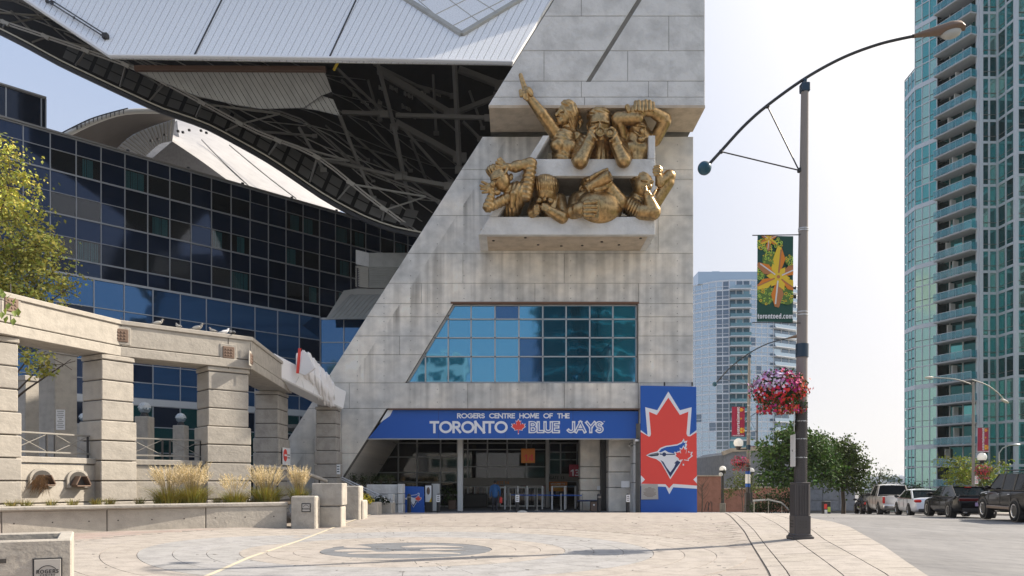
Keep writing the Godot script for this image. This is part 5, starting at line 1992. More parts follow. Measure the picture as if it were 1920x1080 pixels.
	part("plate", q, M.paint_white, ns)
	var q2 := Mb.new()
	q2.lathe([Vector2(0, 0.02), Vector2(0.3, 0.02), Vector2(0.3, 0.0)], 20, Transform3D(Basis(Vector3.FORWARD, PI / 2), Vector3(0.01, 0.05, 0.25)))
	part("disc", q2, M.vinyl_red, ns)
	var q3 := Mb.new()
	q3.box(Vector3(0.035, 0.05, 0.25), Vector3(0.012, 0.09, 0.4))
	part("bar", q3, M.paint_white, ns)
	for i in 2:
		var q4 := Mb.new()
		q4.box(Vector3(0.014, 0.08 - i * 0.14, -0.34), Vector3(0.008, 0.06, 0.42))
		part("printed_line", q4, M.steel_truss, ns)
	var n2 := thing("small_notice", "small white notice on the slim column under the white beam", "notice", spot(634.5, 880, 39.97))
	var n2b := Mb.new()
	n2b.box(Vector3(0, 0, 0.03), Vector3(0.2, 0.5, 0.02), 0.003)
	part("plate", n2b, M.paint_white, n2)
	for i in 3:
		var q4 := Mb.new()
		q4.box(Vector3(0, 0.14 - i * 0.13, 0.043), Vector3(0.12, 0.05, 0.008))
		part("printed_line", q4, M.bracket_blue, n2)
	var wbm := thing("white_beam", "smooth white sloping beam reaching from the colonnade to the slim column", "beam", Vector3(-10.5, 5.7, -39))
	var b1 := Mb.new()
	b1.bar(spot(496, 682, 36.2), spot(634, 752, 40.6), 1.0, 1.0, Vector3.UP, 0.06)
	wpart("casing", b1, M.paint_white, wbm)
	var b2 := Mb.new()
	b2.bar(spot(600, 757, 40.5), spot(638, 757, 40.5), 1.15, 0.4, Vector3.UP, 0.03)
	wpart("end_pad", b2, M.paving_blue, wbm)
	var cl := thing("plastic_sheeting", "crumpled white sheeting with a red edge tied round the sloping beam", "sheeting", spot(585, 700, 38.5))
	var fn := FastNoiseLite.new()
	fn.seed = 4
	fn.frequency = 1.1
	fn.fractal_octaves = 2
	var sh := Mb.new()
	var rows := []
	for i in 65:
		var t := i / 64.0
		var c := spot(lerpf(556, 628, t), lerpf(684, 742, t) - 7.0 * sin(t * PI) + 2, lerpf(37.8, 40.0, t))
		var row := []
		for s in 41:
			var a := TAU * s / 40.0
			var r := 0.58 + 0.3 * sin(t * PI) + 0.05 * sin(t * 38.0 + 2.0 * sin(a * 2.0)) + 0.025 * sin(t * 77.0 + a * 3.0)
			var dirv := Vector3(0.2 * cos(a), sin(a), cos(a) * 0.9)
			r *= 1.0 + 0.3 * fn.get_noise_3d(t * 2.4, cos(a), sin(a))
			row.append(c + dirv * r)
		rows.append(row)
	loft(sh, rows)
	wpart("folds", sh, M.cloth_white, cl)
	var rd := Mb.new()
	rd.bar(spot(562, 653, 36.9), spot(558, 700, 37.0), 0.13, 0.06, Vector3(0, 0, 1))
	wpart("red_edge", rd, M.vinyl_red, cl)
	var fp := Mb.new()
	fp.slab(px_poly([[566, 655], [577, 662], [590, 690], [572, 704], [560, 700]], 36.9), -37.1, -36.95, 0.02)
	wpart("loose_flap", fp, M.cloth_white, cl)
	for e in [[555, 718, 561, 706], [570, 728, 566, 712], [588, 738, 590, 722]]:
		var s := Mb.new()
		s.rod(spot(e[0], e[1], 37.2), spot(e[2], e[3], 37.2), 0.02, 5)
		wpart("tie", s, M.cloth_white, cl)
	var pl := thing("long_planter", "long low concrete planter wall in front of the colonnade, full of grasses", "planter", Vector3(-11, 0.2, -24))
	var edge := [Vector2(-17.2, -18.6), Vector2(-14.2, -21.5), Vector2(-12.2, -23.3), Vector2(-9.9, -25.0), Vector2(-7.7, -26.5)]
	for i in edge.size() - 1:
		var a: Vector2 = edge[i]
		var e: Vector2 = edge[i + 1]
		var bas := yaw(e - a)
		var len := a.distance_to(e)
		var mid := Vector3(a.x + e.x, 0, a.y + e.y) * 0.5
		var b := Mb.new()
		b.box(mid + Vector3.UP * 0.38 - bas.z * 0.12, Vector3(len - 0.02, 0.96, 0.24), 0.02, bas)
		wpart("wall_panel", b, M.precast, pl)
		var c := Mb.new()
		c.box(mid + Vector3.UP * 0.93 - bas.z * 0.14, Vector3(len + 0.05, 0.14, 0.36), 0.03, bas)
		wpart("coping", c, M.precast_alt, pl)
		var h := Mb.new()
		var k := 0.3
		while k < len:
			h.lathe([Vector2(0, 0.004), Vector2(0.022, 0.004), Vector2(0.022, -0.01)], 8, Transform3D(bas * Basis(Vector3.RIGHT, PI / 2), Vector3(a.x, 0.52, a.y) + bas.x * k))
			k += 0.95
		wpart("tie_holes", h, M.joint, pl)
	var sl := Mb.new()
	sl.quad(Vector3(-17.3, 0.9, -18.8), Vector3(-7.8, 0.9, -26.6), Vector3(-10.0, 0.9, -31.0), Vector3(-18.0, 0.9, -22.0))
	sl.quad(Vector3(-7.8, 0.9, -26.6), Vector3(-7.3, 0.9, -30.0), Vector3(-10.6, 0.9, -37.5), Vector3(-10.0, 0.9, -31.0))
	wpart("soil", sl, M.soil, pl)
	var blocks := [
		[545, 592, 930, 986, 26.35, 0.6, "concrete block with a small framed plaque at the planter's end", true],
		[585, 642, 906, 986, 27.0, 0.75, "tall two-tier concrete block right of the plaque block", false],
		[643, 674, 911, 973, 31.3, 0.8, "square concrete block between the tall block and the flower trough", false],
		[672, 681, 938, 972, 31.6, 1.0, "narrow low concrete block beside the square block", false]]
	for e in blocks.slice(0, 4):
		var a := flat(e[0], e[2], e[4])
		var c := flat(e[1], e[3], e[4])
		var o := thing("concrete_block", e[6], "block", Vector3((a.x + c.x) * 0.5, c.y, -e[4] - e[5] * 0.5), 0.0, "concrete blocks at the planter's end")
		var w := c.x - a.x
		var h := a.y - c.y + 0.15
		if e[0] == 585:
			var b := Mb.new()
			b.box(Vector3(0.04, h * 0.25 - 0.15, 0), Vector3(w - 0.16, h * 0.5, e[5]), 0.025)
			part("lower_tier", b, M.precast, o)
			var b4 := Mb.new()
			b4.box(Vector3(0, h * 0.75 - 0.13, 0), Vector3(w, h * 0.5 - 0.04, e[5] + 0.06), 0.025)
			part("upper_tier", b4, M.precast_alt, o)
		else:
			var b := Mb.new()
			b.box(Vector3(0, h * 0.5 - 0.15, 0), Vector3(w, h, e[5]), 0.045)
			part("body", b, M.precast, o)
		if e[7]:
			var f := Mb.new()
			f.box(Vector3(0.1, h * 0.66 - 0.15, e[5] * 0.5 + 0.006), Vector3(0.31, 0.3, 0.02), 0.004)
			part("plaque_frame", f, M.steel_dark, o)
			var g := Mb.new()
			g.box(Vector3(0.1, h * 0.66 - 0.15, e[5] * 0.5 + 0.014), Vector3(0.25, 0.24, 0.02), 0.004)
			part("plaque", g, M.stone_plaque, o)
			var r := Mb.new()
			r.tube(arc3(Vector3(0.1, h * 0.66 - 0.16, e[5] * 0.5 + 0.026), 0.1, 20, 160), [0.008], 5)
			part("plaque_arch", r, M.steel_dark, o)
			text_mesh("plaque_letters", "ROGERS", 0.05, M.steel_dark, o, Transform3D(Basis.IDENTITY, Vector3(0.1, h * 0.66 - 0.19, e[5] * 0.5 + 0.026)))
	var ft := thing("flower_trough", "low stepped concrete trough with yellow and dark flowers near the entrance", "planter", Vector3(-7.4, 0.1, -35))
	for e in [[680, 708, 942, 968, 35.0, 1.2], [708, 734, 943, 966, 36.4, 1.2]]:
		var a := flat(e[0], e[2], e[4])
		var c := flat(e[1], e[3], e[4])
		var b := Mb.new()
		b.box(Vector3((a.x + c.x) * 0.5, (a.y + c.y) * 0.5 - 0.05, -e[4] - e[5] * 0.5), Vector3(c.x - a.x, a.y - c.y + 0.1, e[5]), 0.03)
		wpart("trough_block", b, M.precast, ft)
	var aw := thing("approach_wall", "grey concrete stair wall left of the entrance, with clipped bushes behind it", "wall", Vector3(-6.9, 0, -40.6))
	for e in [[687, 746, 908, 964, 40.4, 0.5], [746, 755, 907, 964, 40.2, 0.9], [727, 737, 926, 964, 39.6, 0.6]]:
		var a := flat(e[0], e[2], e[4])
		var c := flat(e[1], e[3], e[4])
		for k in 3:
			var b := Mb.new()
			var h := (a.y - c.y) / 3.0
			b.box(Vector3((a.x + c.x) * 0.5, c.y + h * (k + 0.5), -e[4] - e[5] * 0.5), Vector3(c.x - a.x, h - 0.025, e[5]), 0.02)
			wpart("wall_block", b, M.concrete_cool, aw)
	var hr := thing("handrail", "sloping steel handrail beside the steps left of the entrance", "handrail", spot(680, 920, 38))
	for e in [[641, 895, 724, 934], [641, 899, 722, 938]]:
		var b := Mb.new()
		b.rod(spot(e[0], e[1], 38.5), spot(e[2], e[3], 37.2), 0.035, 7)
		wpart("rail", b, M.aluminium, hr)
	for t in [0.15, 0.6, 0.98]:
		var b := Mb.new()
		var p := spot(lerpf(641, 724, t), lerpf(897, 936, t), lerpf(38.5, 37.2, t))
		b.rod(p, Vector3(p.x, 0.1, p.z), 0.03, 7)
		wpart("post", b, M.aluminium, hr)
	var rr := thing("ramp_rail", "curved concrete ramp edge with steel rail behind the tall grasses", "railing", spot(540, 890, 33))
	var pth := PackedVector3Array()
	for k in 12:
		var t := k / 11.0
		pth.append(spot(lerpf(468, 612, t), 876 - 4.0 * sin(t * PI * 0.6) + 30.0 * t * t, lerpf(31.8, 36, t)))
	var b9 := Mb.new()
	b9.tube(pth, [0.09], 8)
	wpart("rail", b9, M.precast_alt, rr)
	for k in [1, 4, 7, 10]:
		var b := Mb.new()
		b.rod(pth[k], Vector3(pth[k].x, 0.2, pth[k].z), 0.04)
		wpart("post", b, M.steel_dark, rr)
	var nb2 := Basis(Vector3.UP, 0.3)
	var np := thing("planter_box", "square concrete planter with a framed plaque at the lower left corner", "planter", Vector3(-8.07, 0.0, -11.58), 0.5)
	for e in [[0.0, 0.93, 2.6, 0.2], [0.0, -0.93, 2.6, 0.2]]:
		var b := Mb.new()
		b.box(Vector3(e[0], 0.43, e[1]), Vector3(e[2], 0.86, e[3]), 0.02)
		part("side", b, M.precast, np)
	for s in [-1.2, 1.2]:
		var b := Mb.new()
		b.box(Vector3(s, 0.432, 0), Vector3(0.2, 0.86, 1.655), 0.02)
		part("side", b, M.precast, np)
	var lid := Mb.new()
	lid.box(Vector3(-0.55, 0.8, 0), Vector3(1.1, 0.1, 1.64), 0.02)
	part("lid", lid, M.precast_alt, np)
	var so := Mb.new()
	so.box(Vector3(0.5, 0.52, 0), Vector3(1.2, 0.04, 1.64))
	part("soil", so, M.soil, np)
	var slot := Mb.new()
	slot.box(Vector3(-0.6, 0.58, 1.031), Vector3(2.2, 0.06, 0.012))
	part("slot", slot, M.joint, np)
	var pf := Mb.new()
	pf.box(Vector3(1.0, 0.38, 1.036), Vector3(0.37, 0.44, 0.02), 0.006)
	part("plaque_frame", pf, M.steel_dark, np)
	var pp := Mb.new()
	pp.box(Vector3(1.0, 0.38, 1.044), Vector3(0.33, 0.4, 0.02), 0.004)
	part("plaque", pp, M.stone_plaque, np)
	var ar := Mb.new()
	ar.tube(arc3(Vector3(1.0, 0.36, 1.056), 0.13, 25, 155), [0.006], 5)
	part("plaque_arch", ar, M.steel_dark, np)
	text_mesh("plaque_letters", "ROGERS", 0.056, M.steel_dark, np, Transform3D(Basis.IDENTITY, Vector3(1.0, 0.405, 1.056)))
	text_mesh("plaque_letters", "C E N T R E", 0.028, M.steel_dark, np, Transform3D(Basis.IDENTITY, Vector3(1.0, 0.355, 1.056)))
	var kinds := ["grey pigeon facing right on the beam, leftmost of the flock", "small grey pigeon crouched on the beam, second from the left", "plump grey pigeon on the beam, in the middle of the flock", "grey pigeon lying low on the beam", "white pigeon on the beam beside the dark one", "dark pigeon on the beam, rightmost of the flock"]
	var spots := [[297, 603.5, 4], [334, 610, 5], [371, 616, 5], [398, 619.5, 5], [422, 623, 5], [434, 622.5, 5]]
	for i in 6:
		var a: Vector2 = front[spots[i][2]]
		var e: Vector2 = front[spots[i][2] + 1]
		var bas := yaw(e - a)
		var at := on_plane(spots[i][0], 640, Vector3(a.x, 0, a.y) - bas.z * 0.15, bas.z)
		var o := thing("pigeon", kinds[i], "pigeon", Vector3(at.x, 7.4, at.z), [0.4, 2.6, 0.2, 3.0, 0.6, 2.4][i], "pigeons on the beam")
		var s: float = [0.9, 0.75, 1.0, 0.75, 0.85, 1.0][i]
		var m: Material = M.paint_white if i == 4 else M.steel_truss if i != 5 else M.steel_dark
		var b := Mb.new()
		b.ball(Vector3(0, 0.12, 0) * s, Vector3(0.15, 0.085, 0.08) * s, 12, Basis(Vector3.BACK, 0.3))
		b.ball(Vector3(0.11, 0.19, 0) * s, Vector3(0.06, 0.085, 0.05) * s, 10, Basis(Vector3.BACK, -0.35))
		b.ball(Vector3(0.15, 0.265, 0) * s, Vector3(0.045, 0.04, 0.036) * s, 10)
		b.ball(Vector3(-0.2, 0.085, 0) * s, Vector3(0.11, 0.018, 0.05) * s, 8, Basis(Vector3.BACK, 0.2))
		part("body", b, m, o)
		var w := Mb.new()
		for sd in [-1.0, 1.0]:
			w.ball(Vector3(-0.05, 0.13, 0.07 * sd) * s, Vector3(0.15, 0.055, 0.02) * s, 10, Basis(Vector3.BACK, 0.25))
		part("wings", w, M.steel_light if i != 4 else M.paint_white, o)
		var k := Mb.new()
		k.rod(Vector3(0.18, 0.265, 0) * s, Vector3(0.225, 0.255, 0) * s, 0.01 * s, 5)
		for sd in [-1.0, 1.0]:
			k.rod(Vector3(0.02, 0.08, 0.03 * sd) * s, Vector3(0.03, 0.0, 0.03 * sd) * s, 0.008 * s, 5)
		part("beak_and_legs", k, M.bronze_plate, o)

func arc3(c: Vector3, r: float, a0: float, a1: float) -> PackedVector3Array:
	var o := PackedVector3Array()
	for i in 13:
		var a := deg_to_rad(lerpf(a0, a1, i / 12.0))
		o.append(c + Vector3(cos(a) * r, sin(a) * r, 0))
	return o

# ================================================================ ENTRANCE
func build_entrance() -> void:
	var D := FD
	var G := 52.0
	var en := thing("entrance_hall", "recessed dark glass entrance hall under the blue sign", "entrance", Vector3(-1, 0, -48))
	var a := flat(725, 766, D)
	var c := flat(560, 1022, D)
	var sw := Mb.new()
	for k in 4:
		var y0 := lerpf(0.0, a.y, k / 4.0)
		var y1 := lerpf(0.0, a.y, (k + 1) / 4.0) - 0.02
		var x0 := lerpf(c.x, a.x, (y0 - c.y) / (a.y - c.y))
		var x1 := lerpf(c.x, a.x, (y1 - c.y) / (a.y - c.y))
		var b := Mb.new()
		b.quad(Vector3(x0, y0, -D - 0.5), Vector3(x0, y0, -G - 1), Vector3(x1, y1, -G - 1), Vector3(x1, y1, -D - 0.5))
		b.quad(Vector3(x0 - 0.5, y0, -D - 0.5), Vector3(x1 - 0.5, y1, -D - 0.5), Vector3(x1 - 0.5, y1, -G - 1), Vector3(x0 - 0.5, y0, -G - 1))
		wpart("sloping_wall_panel", b, M.concrete, en)
	var ce := Mb.new()
	ce.box(Vector3(-1.75, 4.75, -50.5), Vector3(22.5, 0.2, 16))
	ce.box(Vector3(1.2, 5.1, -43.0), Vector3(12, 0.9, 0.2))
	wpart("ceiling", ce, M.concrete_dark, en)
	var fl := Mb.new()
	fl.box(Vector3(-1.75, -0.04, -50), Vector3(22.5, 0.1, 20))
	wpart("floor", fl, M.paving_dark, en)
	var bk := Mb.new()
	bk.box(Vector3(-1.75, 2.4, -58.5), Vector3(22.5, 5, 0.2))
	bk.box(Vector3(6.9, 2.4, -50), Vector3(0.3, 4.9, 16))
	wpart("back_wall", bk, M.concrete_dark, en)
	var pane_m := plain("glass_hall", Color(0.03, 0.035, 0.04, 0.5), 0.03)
	pane_m.transparency = BaseMaterial3D.TRANSPARENCY_ALPHA
	var ys := [820.0, 831, 857, 886, 904, 928, 949]
	var xs := [640.0, 700.0, 747, 782, 826, 858]
	var slant := px_poly([[749, 822], [858, 822], [858, 949.5], [658, 949.5]], G)
	var grid := func(xv: Array, yv: Array, clipper: PackedVector2Array, z: float) -> void:
		for j in yv.size() - 1:
			for i in xv.size() - 1:
				var p0 := flat(xv[i], yv[j], G)
				var p1 := flat(xv[i + 1], yv[j + 1], G)
				for p in Geometry2D.intersect_polygons(clipper, PackedVector2Array([p0, Vector2(p1.x, p0.y), p1, Vector2(p0.x, p1.y)])):
					var b := Mb.new()
					b.slab(p, z - 0.02, z)
					var t := Transform3D(Basis(Vector3.UP, rng.randf_range(-0.004, 0.004)), Vector3.ZERO)
					for v in b.n.size():
						b.n[v] = t.basis * b.n[v]
					wpart("pane", b, M.glass_hall, en)
		for i in xv.size():
			var b := Mb.new()
			var p := flat(xv[i], 0, G)
			var top: float = flat(0, yv[0], G).y
			if xv[i] < 749:
				top = flat(0, 822.0 + (749.0 - xv[i]) * 1.4, G).y
			b.box(Vector3(p.x, top * 0.5, z + 0.03), Vector3(0.09, top, 0.12), 0.01)
			wpart("mullion", b, M.mullion, en)
		for j in yv.size():
			var b := Mb.new()
			var x0: float = xv[0]
			if xv[0] < 749:
				x0 = 749.0 - (yv[j] - 822.0) / 1.4
			var p := flat(x0, yv[j], G)
			var e := flat(xv[-1], yv[j], G)
			b.box(Vector3((p.x + e.x) * 0.5, p.y, z + 0.03), Vector3(absf(e.x - p.x), 0.07, 0.1), 0.01)
			wpart("transom", b, M.mullion, en)
	grid.call(xs.slice(1), ys, slant, -G)
	grid.call([868.0, 877, 914, 951, 987, 1024], [821.0, 831, 843, 875, 897], px_poly([[866, 820], [1026, 820], [1026, 898], [866, 898]], G), -G)
	grid.call([1030.0, 1051, 1082], [831.0, 848, 862, 890, 903], px_poly([[1030, 831], [1084, 831], [1084, 903], [1030, 903]], G), -G)
	grid.call([868.0, 890, 912, 934], [912.0, 932, 949], px_poly([[868, 911], [936, 911], [936, 950], [868, 950]], G), -G)
	var hd := Mb.new()
	hd.slab(px_poly([[866, 896], [1028, 896], [1028, 911], [866, 911]], G), -G - 0.4, -G + 0.3, 0.03)
	hd.slab(px_poly([[1028, 888], [1084, 888], [1084, 902], [1028, 902]], G), -G - 0.4, -G + 0.1, 0.03)
	wpart("door_header", hd, M.steel_truss, en)
	text_mesh("gate_letters", "GATE 14", 0.2, M.vinyl_orange, en, Transform3D(Basis.IDENTITY, spot(940, 905, G - 0.32) - en.position))
	text_mesh("gate_letters", "GATE 13", 0.2, M.paint_black, en, Transform3D(Basis.IDENTITY, spot(1044, 896, G - 0.12) - en.position))
	for e in [[858, 868, 44.4, 824], [1023, 1029, 50.5, 829]]:
		var p0 := flat(e[0], e[3], e[2])
		var p1 := flat(e[1], e[3], e[2])
		var b := Mb.new()
		b.box(Vector3((p0.x + p1.x) * 0.5, p0.y * 0.5 + 0.2, -e[2]), Vector3(p1.x - p0.x, p0.y + 0.4, 0.35), 0.03)
		wpart("steel_column", b, M.paint_cream, en)
	for x in [936, 952, 970, 988, 1005]:
		var dr := Node3D.new()
		dr.name = numbered("door", en)
		en.add_child(dr)
		var p := flat(x + 1, 912, G)
		var e := flat(x + 16, 949.6, G)
		var mid := Vector3((p.x + e.x) * 0.5, p.y * 0.5, -G)
		var w := e.x - p.x
		for s in [-1.0, 1.0]:
			var b := Mb.new()
			b.box(mid + Vector3(s * (w * 0.5 - 0.04), 0, 0.03), Vector3(0.08, p.y, 0.1), 0.01)
			wpart("stile", b, M.aluminium, dr)
			var r := Mb.new()
			r.box(mid + Vector3(0, s * (p.y * 0.5 - 0.06), 0.03), Vector3(w, 0.12, 0.09), 0.01)
			wpart("rail", r, M.aluminium, dr)
		var g := Mb.new()
		g.box(mid, Vector3(w - 0.1, p.y - 0.1, 0.02))
		wpart("pane", g, M.glass_hall, dr)
		var h := Mb.new()
		h.rod(mid + Vector3(w * 0.32, -0.25, 0.1), mid + Vector3(w * 0.32, 0.25, 0.1), 0.02, 6)
		wpart("handle", h, M.aluminium, dr)
	var pr := thing("entrance_piers", "grooved concrete piers on the right of the entrance doors", "wall", Vector3(4.8, 0, -44))
	for e in [[1088, 1129, 45.2, [818, 875, 897, 920, 959], M.concrete], [1141, 1188, 43.6, [818, 856, 885, 914, 960], M.concrete], [1188, 1200.5, 42.25, [823, 834, 869, 905, 963], M.concrete_cool]]:
		for k in e[3].size() - 1:
			var p0 := flat(e[0], e[3][k], e[2])
			var p1 := flat(e[1], e[3][k + 1], e[2])
			var b := Mb.new()
			b.box(Vector3((p0.x + p1.x) * 0.5, (p0.y + p1.y) * 0.5, -e[2] - 0.6), Vector3(p1.x - p0.x, p0.y - p1.y - 0.03, 1.2), 0.025)
			wpart("concrete_panel", b, e[4], pr)
	var dc := Mb.new()
	dc.box(Vector3(flat(1135, 0, 44.6).x, 2.2, -44.9), Vector3(0.5, 4.6, 0.5))
	wpart("dark_column", dc, M.steel_dark, pr)
	for e in [["14", 977, 1003, 841, 868, 47.0, M.vinyl_orange, M.vinyl_red, "square orange hanging sign with the gate number 14"], ["13", 1067, 1087, 871, 894, 48.0, M.vinyl_crimson, M.vinyl_white, "dark red hanging sign with the gate number 13"]]:
		var p0 := flat(e[1], e[3], e[5])
		var p1 := flat(e[2], e[4], e[5])
		var o := thing("gate_sign", e[8], "sign", Vector3((p0.x + p1.x) * 0.5, (p0.y + p1.y) * 0.5, -e[5]))
		var b := Mb.new()
		b.box(Vector3.ZERO, Vector3(p1.x - p0.x, p0.y - p1.y, 0.18), 0.02)
		part("box", b, e[6], o)
		var r := Mb.new()
		r.rod(Vector3(-0.2, 0.3, 0), Vector3(-0.2, 1.2, 0), 0.02)
		r.rod(Vector3(0.2, 0.3, 0), Vector3(0.2, 1.2, 0), 0.02)
		part("hanger", r, M.steel_dark, o)
		text_mesh("number", e[0], 0.42, e[7], o, Transform3D(Basis.IDENTITY, Vector3(0.03, -0.14, 0.1)))
	var ob := thing("orange_banner", "orange welcome banner with arch emblem above the right doors", "banner", spot(1046, 912, 51.0))
	var b0 := Mb.new()
	b0.box(Vector3.ZERO, Vector3(1.25, 0.64, 0.03), 0.005)
	part("cloth", b0, M.vinyl_orange, ob)
	text_mesh("letters", "WELCOME TO", 0.11, M.vinyl_white, ob, Transform3D(Basis.IDENTITY, Vector3(0, 0.17, 0.02)))
	text_mesh("letters", "ROGERS", 0.1, M.vinyl_yellow, ob, Transform3D(Basis.IDENTITY, Vector3(0, -0.12, 0.02)))
	text_mesh("letters", "CENTRE", 0.1, M.vinyl_yellow, ob, Transform3D(Basis.IDENTITY, Vector3(0, -0.26, 0.02)))
	var ba := Mb.new()
	ba.tube(arc3(Vector3(0, -0.1, 0.02), 0.22, 25, 155), [0.014], 5)
	part("arch", ba, M.vinyl_yellow, ob)
	var k := 0
	for e in [[946.8, 970.8, 47.0], [988.3, 1016.8, 47.4], [1035.0, 1059.0, 46.6], [1061, 1078.7, 48.2]]:
		var x0 := flat(e[0], 0, e[2]).x
		var x1 := flat(e[1], 0, e[2]).x
		var o := thing("security_gate", "white security gate frame, %s" % ["leftmost, behind the man in blue", "second from the left, in front of the door leaves", "third from the left, under the orange banner", "rightmost, beside the concrete pier"][k], "security gate", Vector3((x0 + x1) * 0.5, 0, -e[2]), 0.0, "security gates before the doors")
		for s in [-1.0, 1.0]:
			var b := Mb.new()
			b.box(Vector3(s * (x1 - x0) * 0.5, 0.72, 0), Vector3(0.1, 1.44, 0.3), 0.02)
			part("post", b, M.paint_white, o)
		var t := Mb.new()
		t.box(Vector3(0, 1.4, 0), Vector3(x1 - x0, 0.12, 0.25), 0.02)
		part("top_bar", t, M.steel_truss if k < 3 else M.bracket_blue, o)
		k += 1
	k = 0
	for e in [[957, 45.5], [1007, 45.2], [1052, 44.8], [1092, 44.6]]:
		var o := thing("belt_post", "slim post with a blue belt, %s" % ["nearest the man in blue", "between the second and third security gates", "before the orange banner", "rightmost, by the waste bin"][k], "post", Vector3(flat(e[0], 0, e[1]).x, 0, -e[1]), 0.0, "belt posts before the doors")
		var b := Mb.new()
		b.lathe([Vector2(0, 0), Vector2(0.16, 0), Vector2(0.15, 0.03), Vector2(0.03, 0.05), Vector2(0.03, 0.95), Vector2(0.04, 0.96), Vector2(0.04, 1.0), Vector2(0, 1.01)], 12)
		part("post", b, M.steel_light, o)
		if k < 3:
			var nx: Array = [[957, 45.5], [1007, 45.2], [1052, 44.8], [1092, 44.6]][k + 1]
			var t := Mb.new()
			t.bar(Vector3(0, 0.92, 0), Vector3(flat(nx[0], 0, nx[1]).x - o.position.x, 0.9, -nx[1] + e[1]), 0.015, 0.06)
			part("belt", t, M.vinyl_blue, o)
		k += 1
	var tints := [M.vinyl_white, M.vinyl_blue, M.vinyl_red, M.paint_white, M.vinyl_navy, M.vinyl_orange, M.paving_blue]
	for r in 3:
		var o := thing("clothes_rack", ["rack of shirts behind the left doors", "rack of shirts seen through the middle door leaves", "rack of dark shirts at the right of the shop"][r], "clothes rack", Vector3([-2.4, 0.2, 2.2][r], 0, [-53.4, -54.0, -53.6][r]), 0.0, "racks inside the doors")
		var b := Mb.new()
		b.rod(Vector3(-1.1, 1.7, 0), Vector3(1.1, 1.7, 0), 0.025)
		b.rod(Vector3(-1.1, 0, 0), Vector3(-1.1, 1.7, 0), 0.025)
		b.rod(Vector3(1.1, 0, 0), Vector3(1.1, 1.7, 0), 0.025)
		part("frame", b, M.steel_light, o)
		for i in 9:
			var g := Mb.new()
			var x := -0.95 + i * 0.24
			g.slab(PackedVector2Array([Vector2(x - 0.1, 0.75), Vector2(x + 0.1, 0.75), Vector2(x + 0.11, 1.4), Vector2(x + 0.03, 1.62), Vector2(x - 0.03, 1.62), Vector2(x - 0.11, 1.4)]), -0.2, 0.2, 0.03, Transform3D(Basis(Vector3.UP, 0.15), Vector3.ZERO))
			part("shirt", g, tints[(i * 3 + r * 2) % 7], o)
	var ct := thing("dark_counter", "low black counter behind the left glass of the doors", "counter", spot(892, 951, 50.5))
	var cb := Mb.new()
	cb.box(Vector3(0, 0.42, 0), Vector3(1.5, 0.84, 0.6), 0.03)
	part("body", cb, M.paint_black, ct)
	var ctt := Mb.new()
	ctt.box(Vector3(0, 0.86, 0), Vector3(1.56, 0.05, 0.66), 0.015)
	part("top", ctt, M.steel_dark, ct)
	var bd := thing("blue_board", "blue printed board with the bird head left of the entrance", "board", Vector3(flat(775, 0, 41.6).x, 0, -41.6))
	layer(bd, "panel", px_poly([[754, 911.5], [795, 912.5], [796, 963], [754, 963]], 41.6), -41.66, -41.6, M.vinyl_blue)
	bird(bd, flat(774.5, 937, 41.6), 41.6 / FOC / 11.2, -41.6 + 0.002, false)
	var ps := thing("poster_stand", "slim poster stand with an oval emblem beside the blue board", "poster", spot(804, 960, 42.4))
	var pb := Mb.new()
	pb.box(Vector3(0, 0.75, 0), Vector3(0.42, 1.5, 0.08), 0.01)
	part("frame", pb, M.steel_dark, ps)
	var pq := Mb.new()
	pq.box(Vector3(-0.02, 1.0, 0.04), Vector3(0.33, 0.9, 0.02), 0.004)
	part("sheet", pq, M.paint_white, ps)
	var po := Mb.new()
	po.lathe([Vector2(0, 0.012), Vector2(0.13, 0.012), Vector2(0.13, 0.0)], 18, Transform3D(Basis(Vector3.RIGHT, PI / 2).scaled(Vector3(0.7, 1.6, 1)), Vector3(-0.02, 1.16, 0.05)))
	part("oval", po, M.bronze_plate, ps)
	var pc := Mb.new()
	pc.slab(PackedVector2Array([Vector2(0.02, 0.55), Vector2(0.145, 0.55), Vector2(0.145, 0.8)]), 0.045, 0.056)
	part("corner_print", pc, M.vinyl_yellow, ps)
	var wp := thing("display_stand", "plain white upright display stand left of the entrance glass", "stand", spot(817, 958, 44.0))
	var wpb := Mb.new()
	wpb.box(Vector3(0, 0.78, 0), Vector3(0.46, 1.55, 0.3), 0.02)
	part("casing", wpb, M.paint_cream, wp)
	var bl := [[748, false, "slim dark bollard in front of the blue board"], [822, true, "dark bollard with a white notice before the white panel"], [970, true, "dark bollard with a white notice in front of the doors"], [1123, false, "plain dark bollard before the left concrete pier"], [1177, true, "dark bollard with a white notice near the red and blue banner"]]
	for e in bl:
		var o := thing("bollard", e[2], "bollard", Vector3(flat(e[0] + (19 if e[0] == 748 else 0), 0, 40.6).x, 0.0, -40.6), 0.0, "bollards before the entrance")
		var b := Mb.new()
		b.lathe([Vector2(0, 0), Vector2(0.1, 0), Vector2(0.1, 0.98), Vector2(0.07, 1.05), Vector2(0, 1.07)], 14)
		part("shaft", b, M.steel_dark, o)
		var r := Mb.new()
		r.lathe([Vector2(0.106, 0.86), Vector2(0.106, 0.92)], 14)
		part("ring", r, M.steel_truss, o)
		if e[1]:
			var p := Mb.new()
			p.box(Vector3(0, 0.82, 0.115), Vector3(0.2, 0.38, 0.012), 0.003)
			part("notice", p, M.paint_white, o)
			for i in 3:
				var l := Mb.new()
				l.box(Vector3(0, 0.93 - i * 0.1, 0.123), Vector3(0.12, 0.04, 0.006))
				part("printed_line", l, M.steel_dark, o)
	var cp := thing("cable_ramp", "low grey rounded cover on the ground by the middle bollard", "cover", Vector3(flat(979, 0, 40.4).x, 0.02, -40.4))
	var cpb := Mb.new()
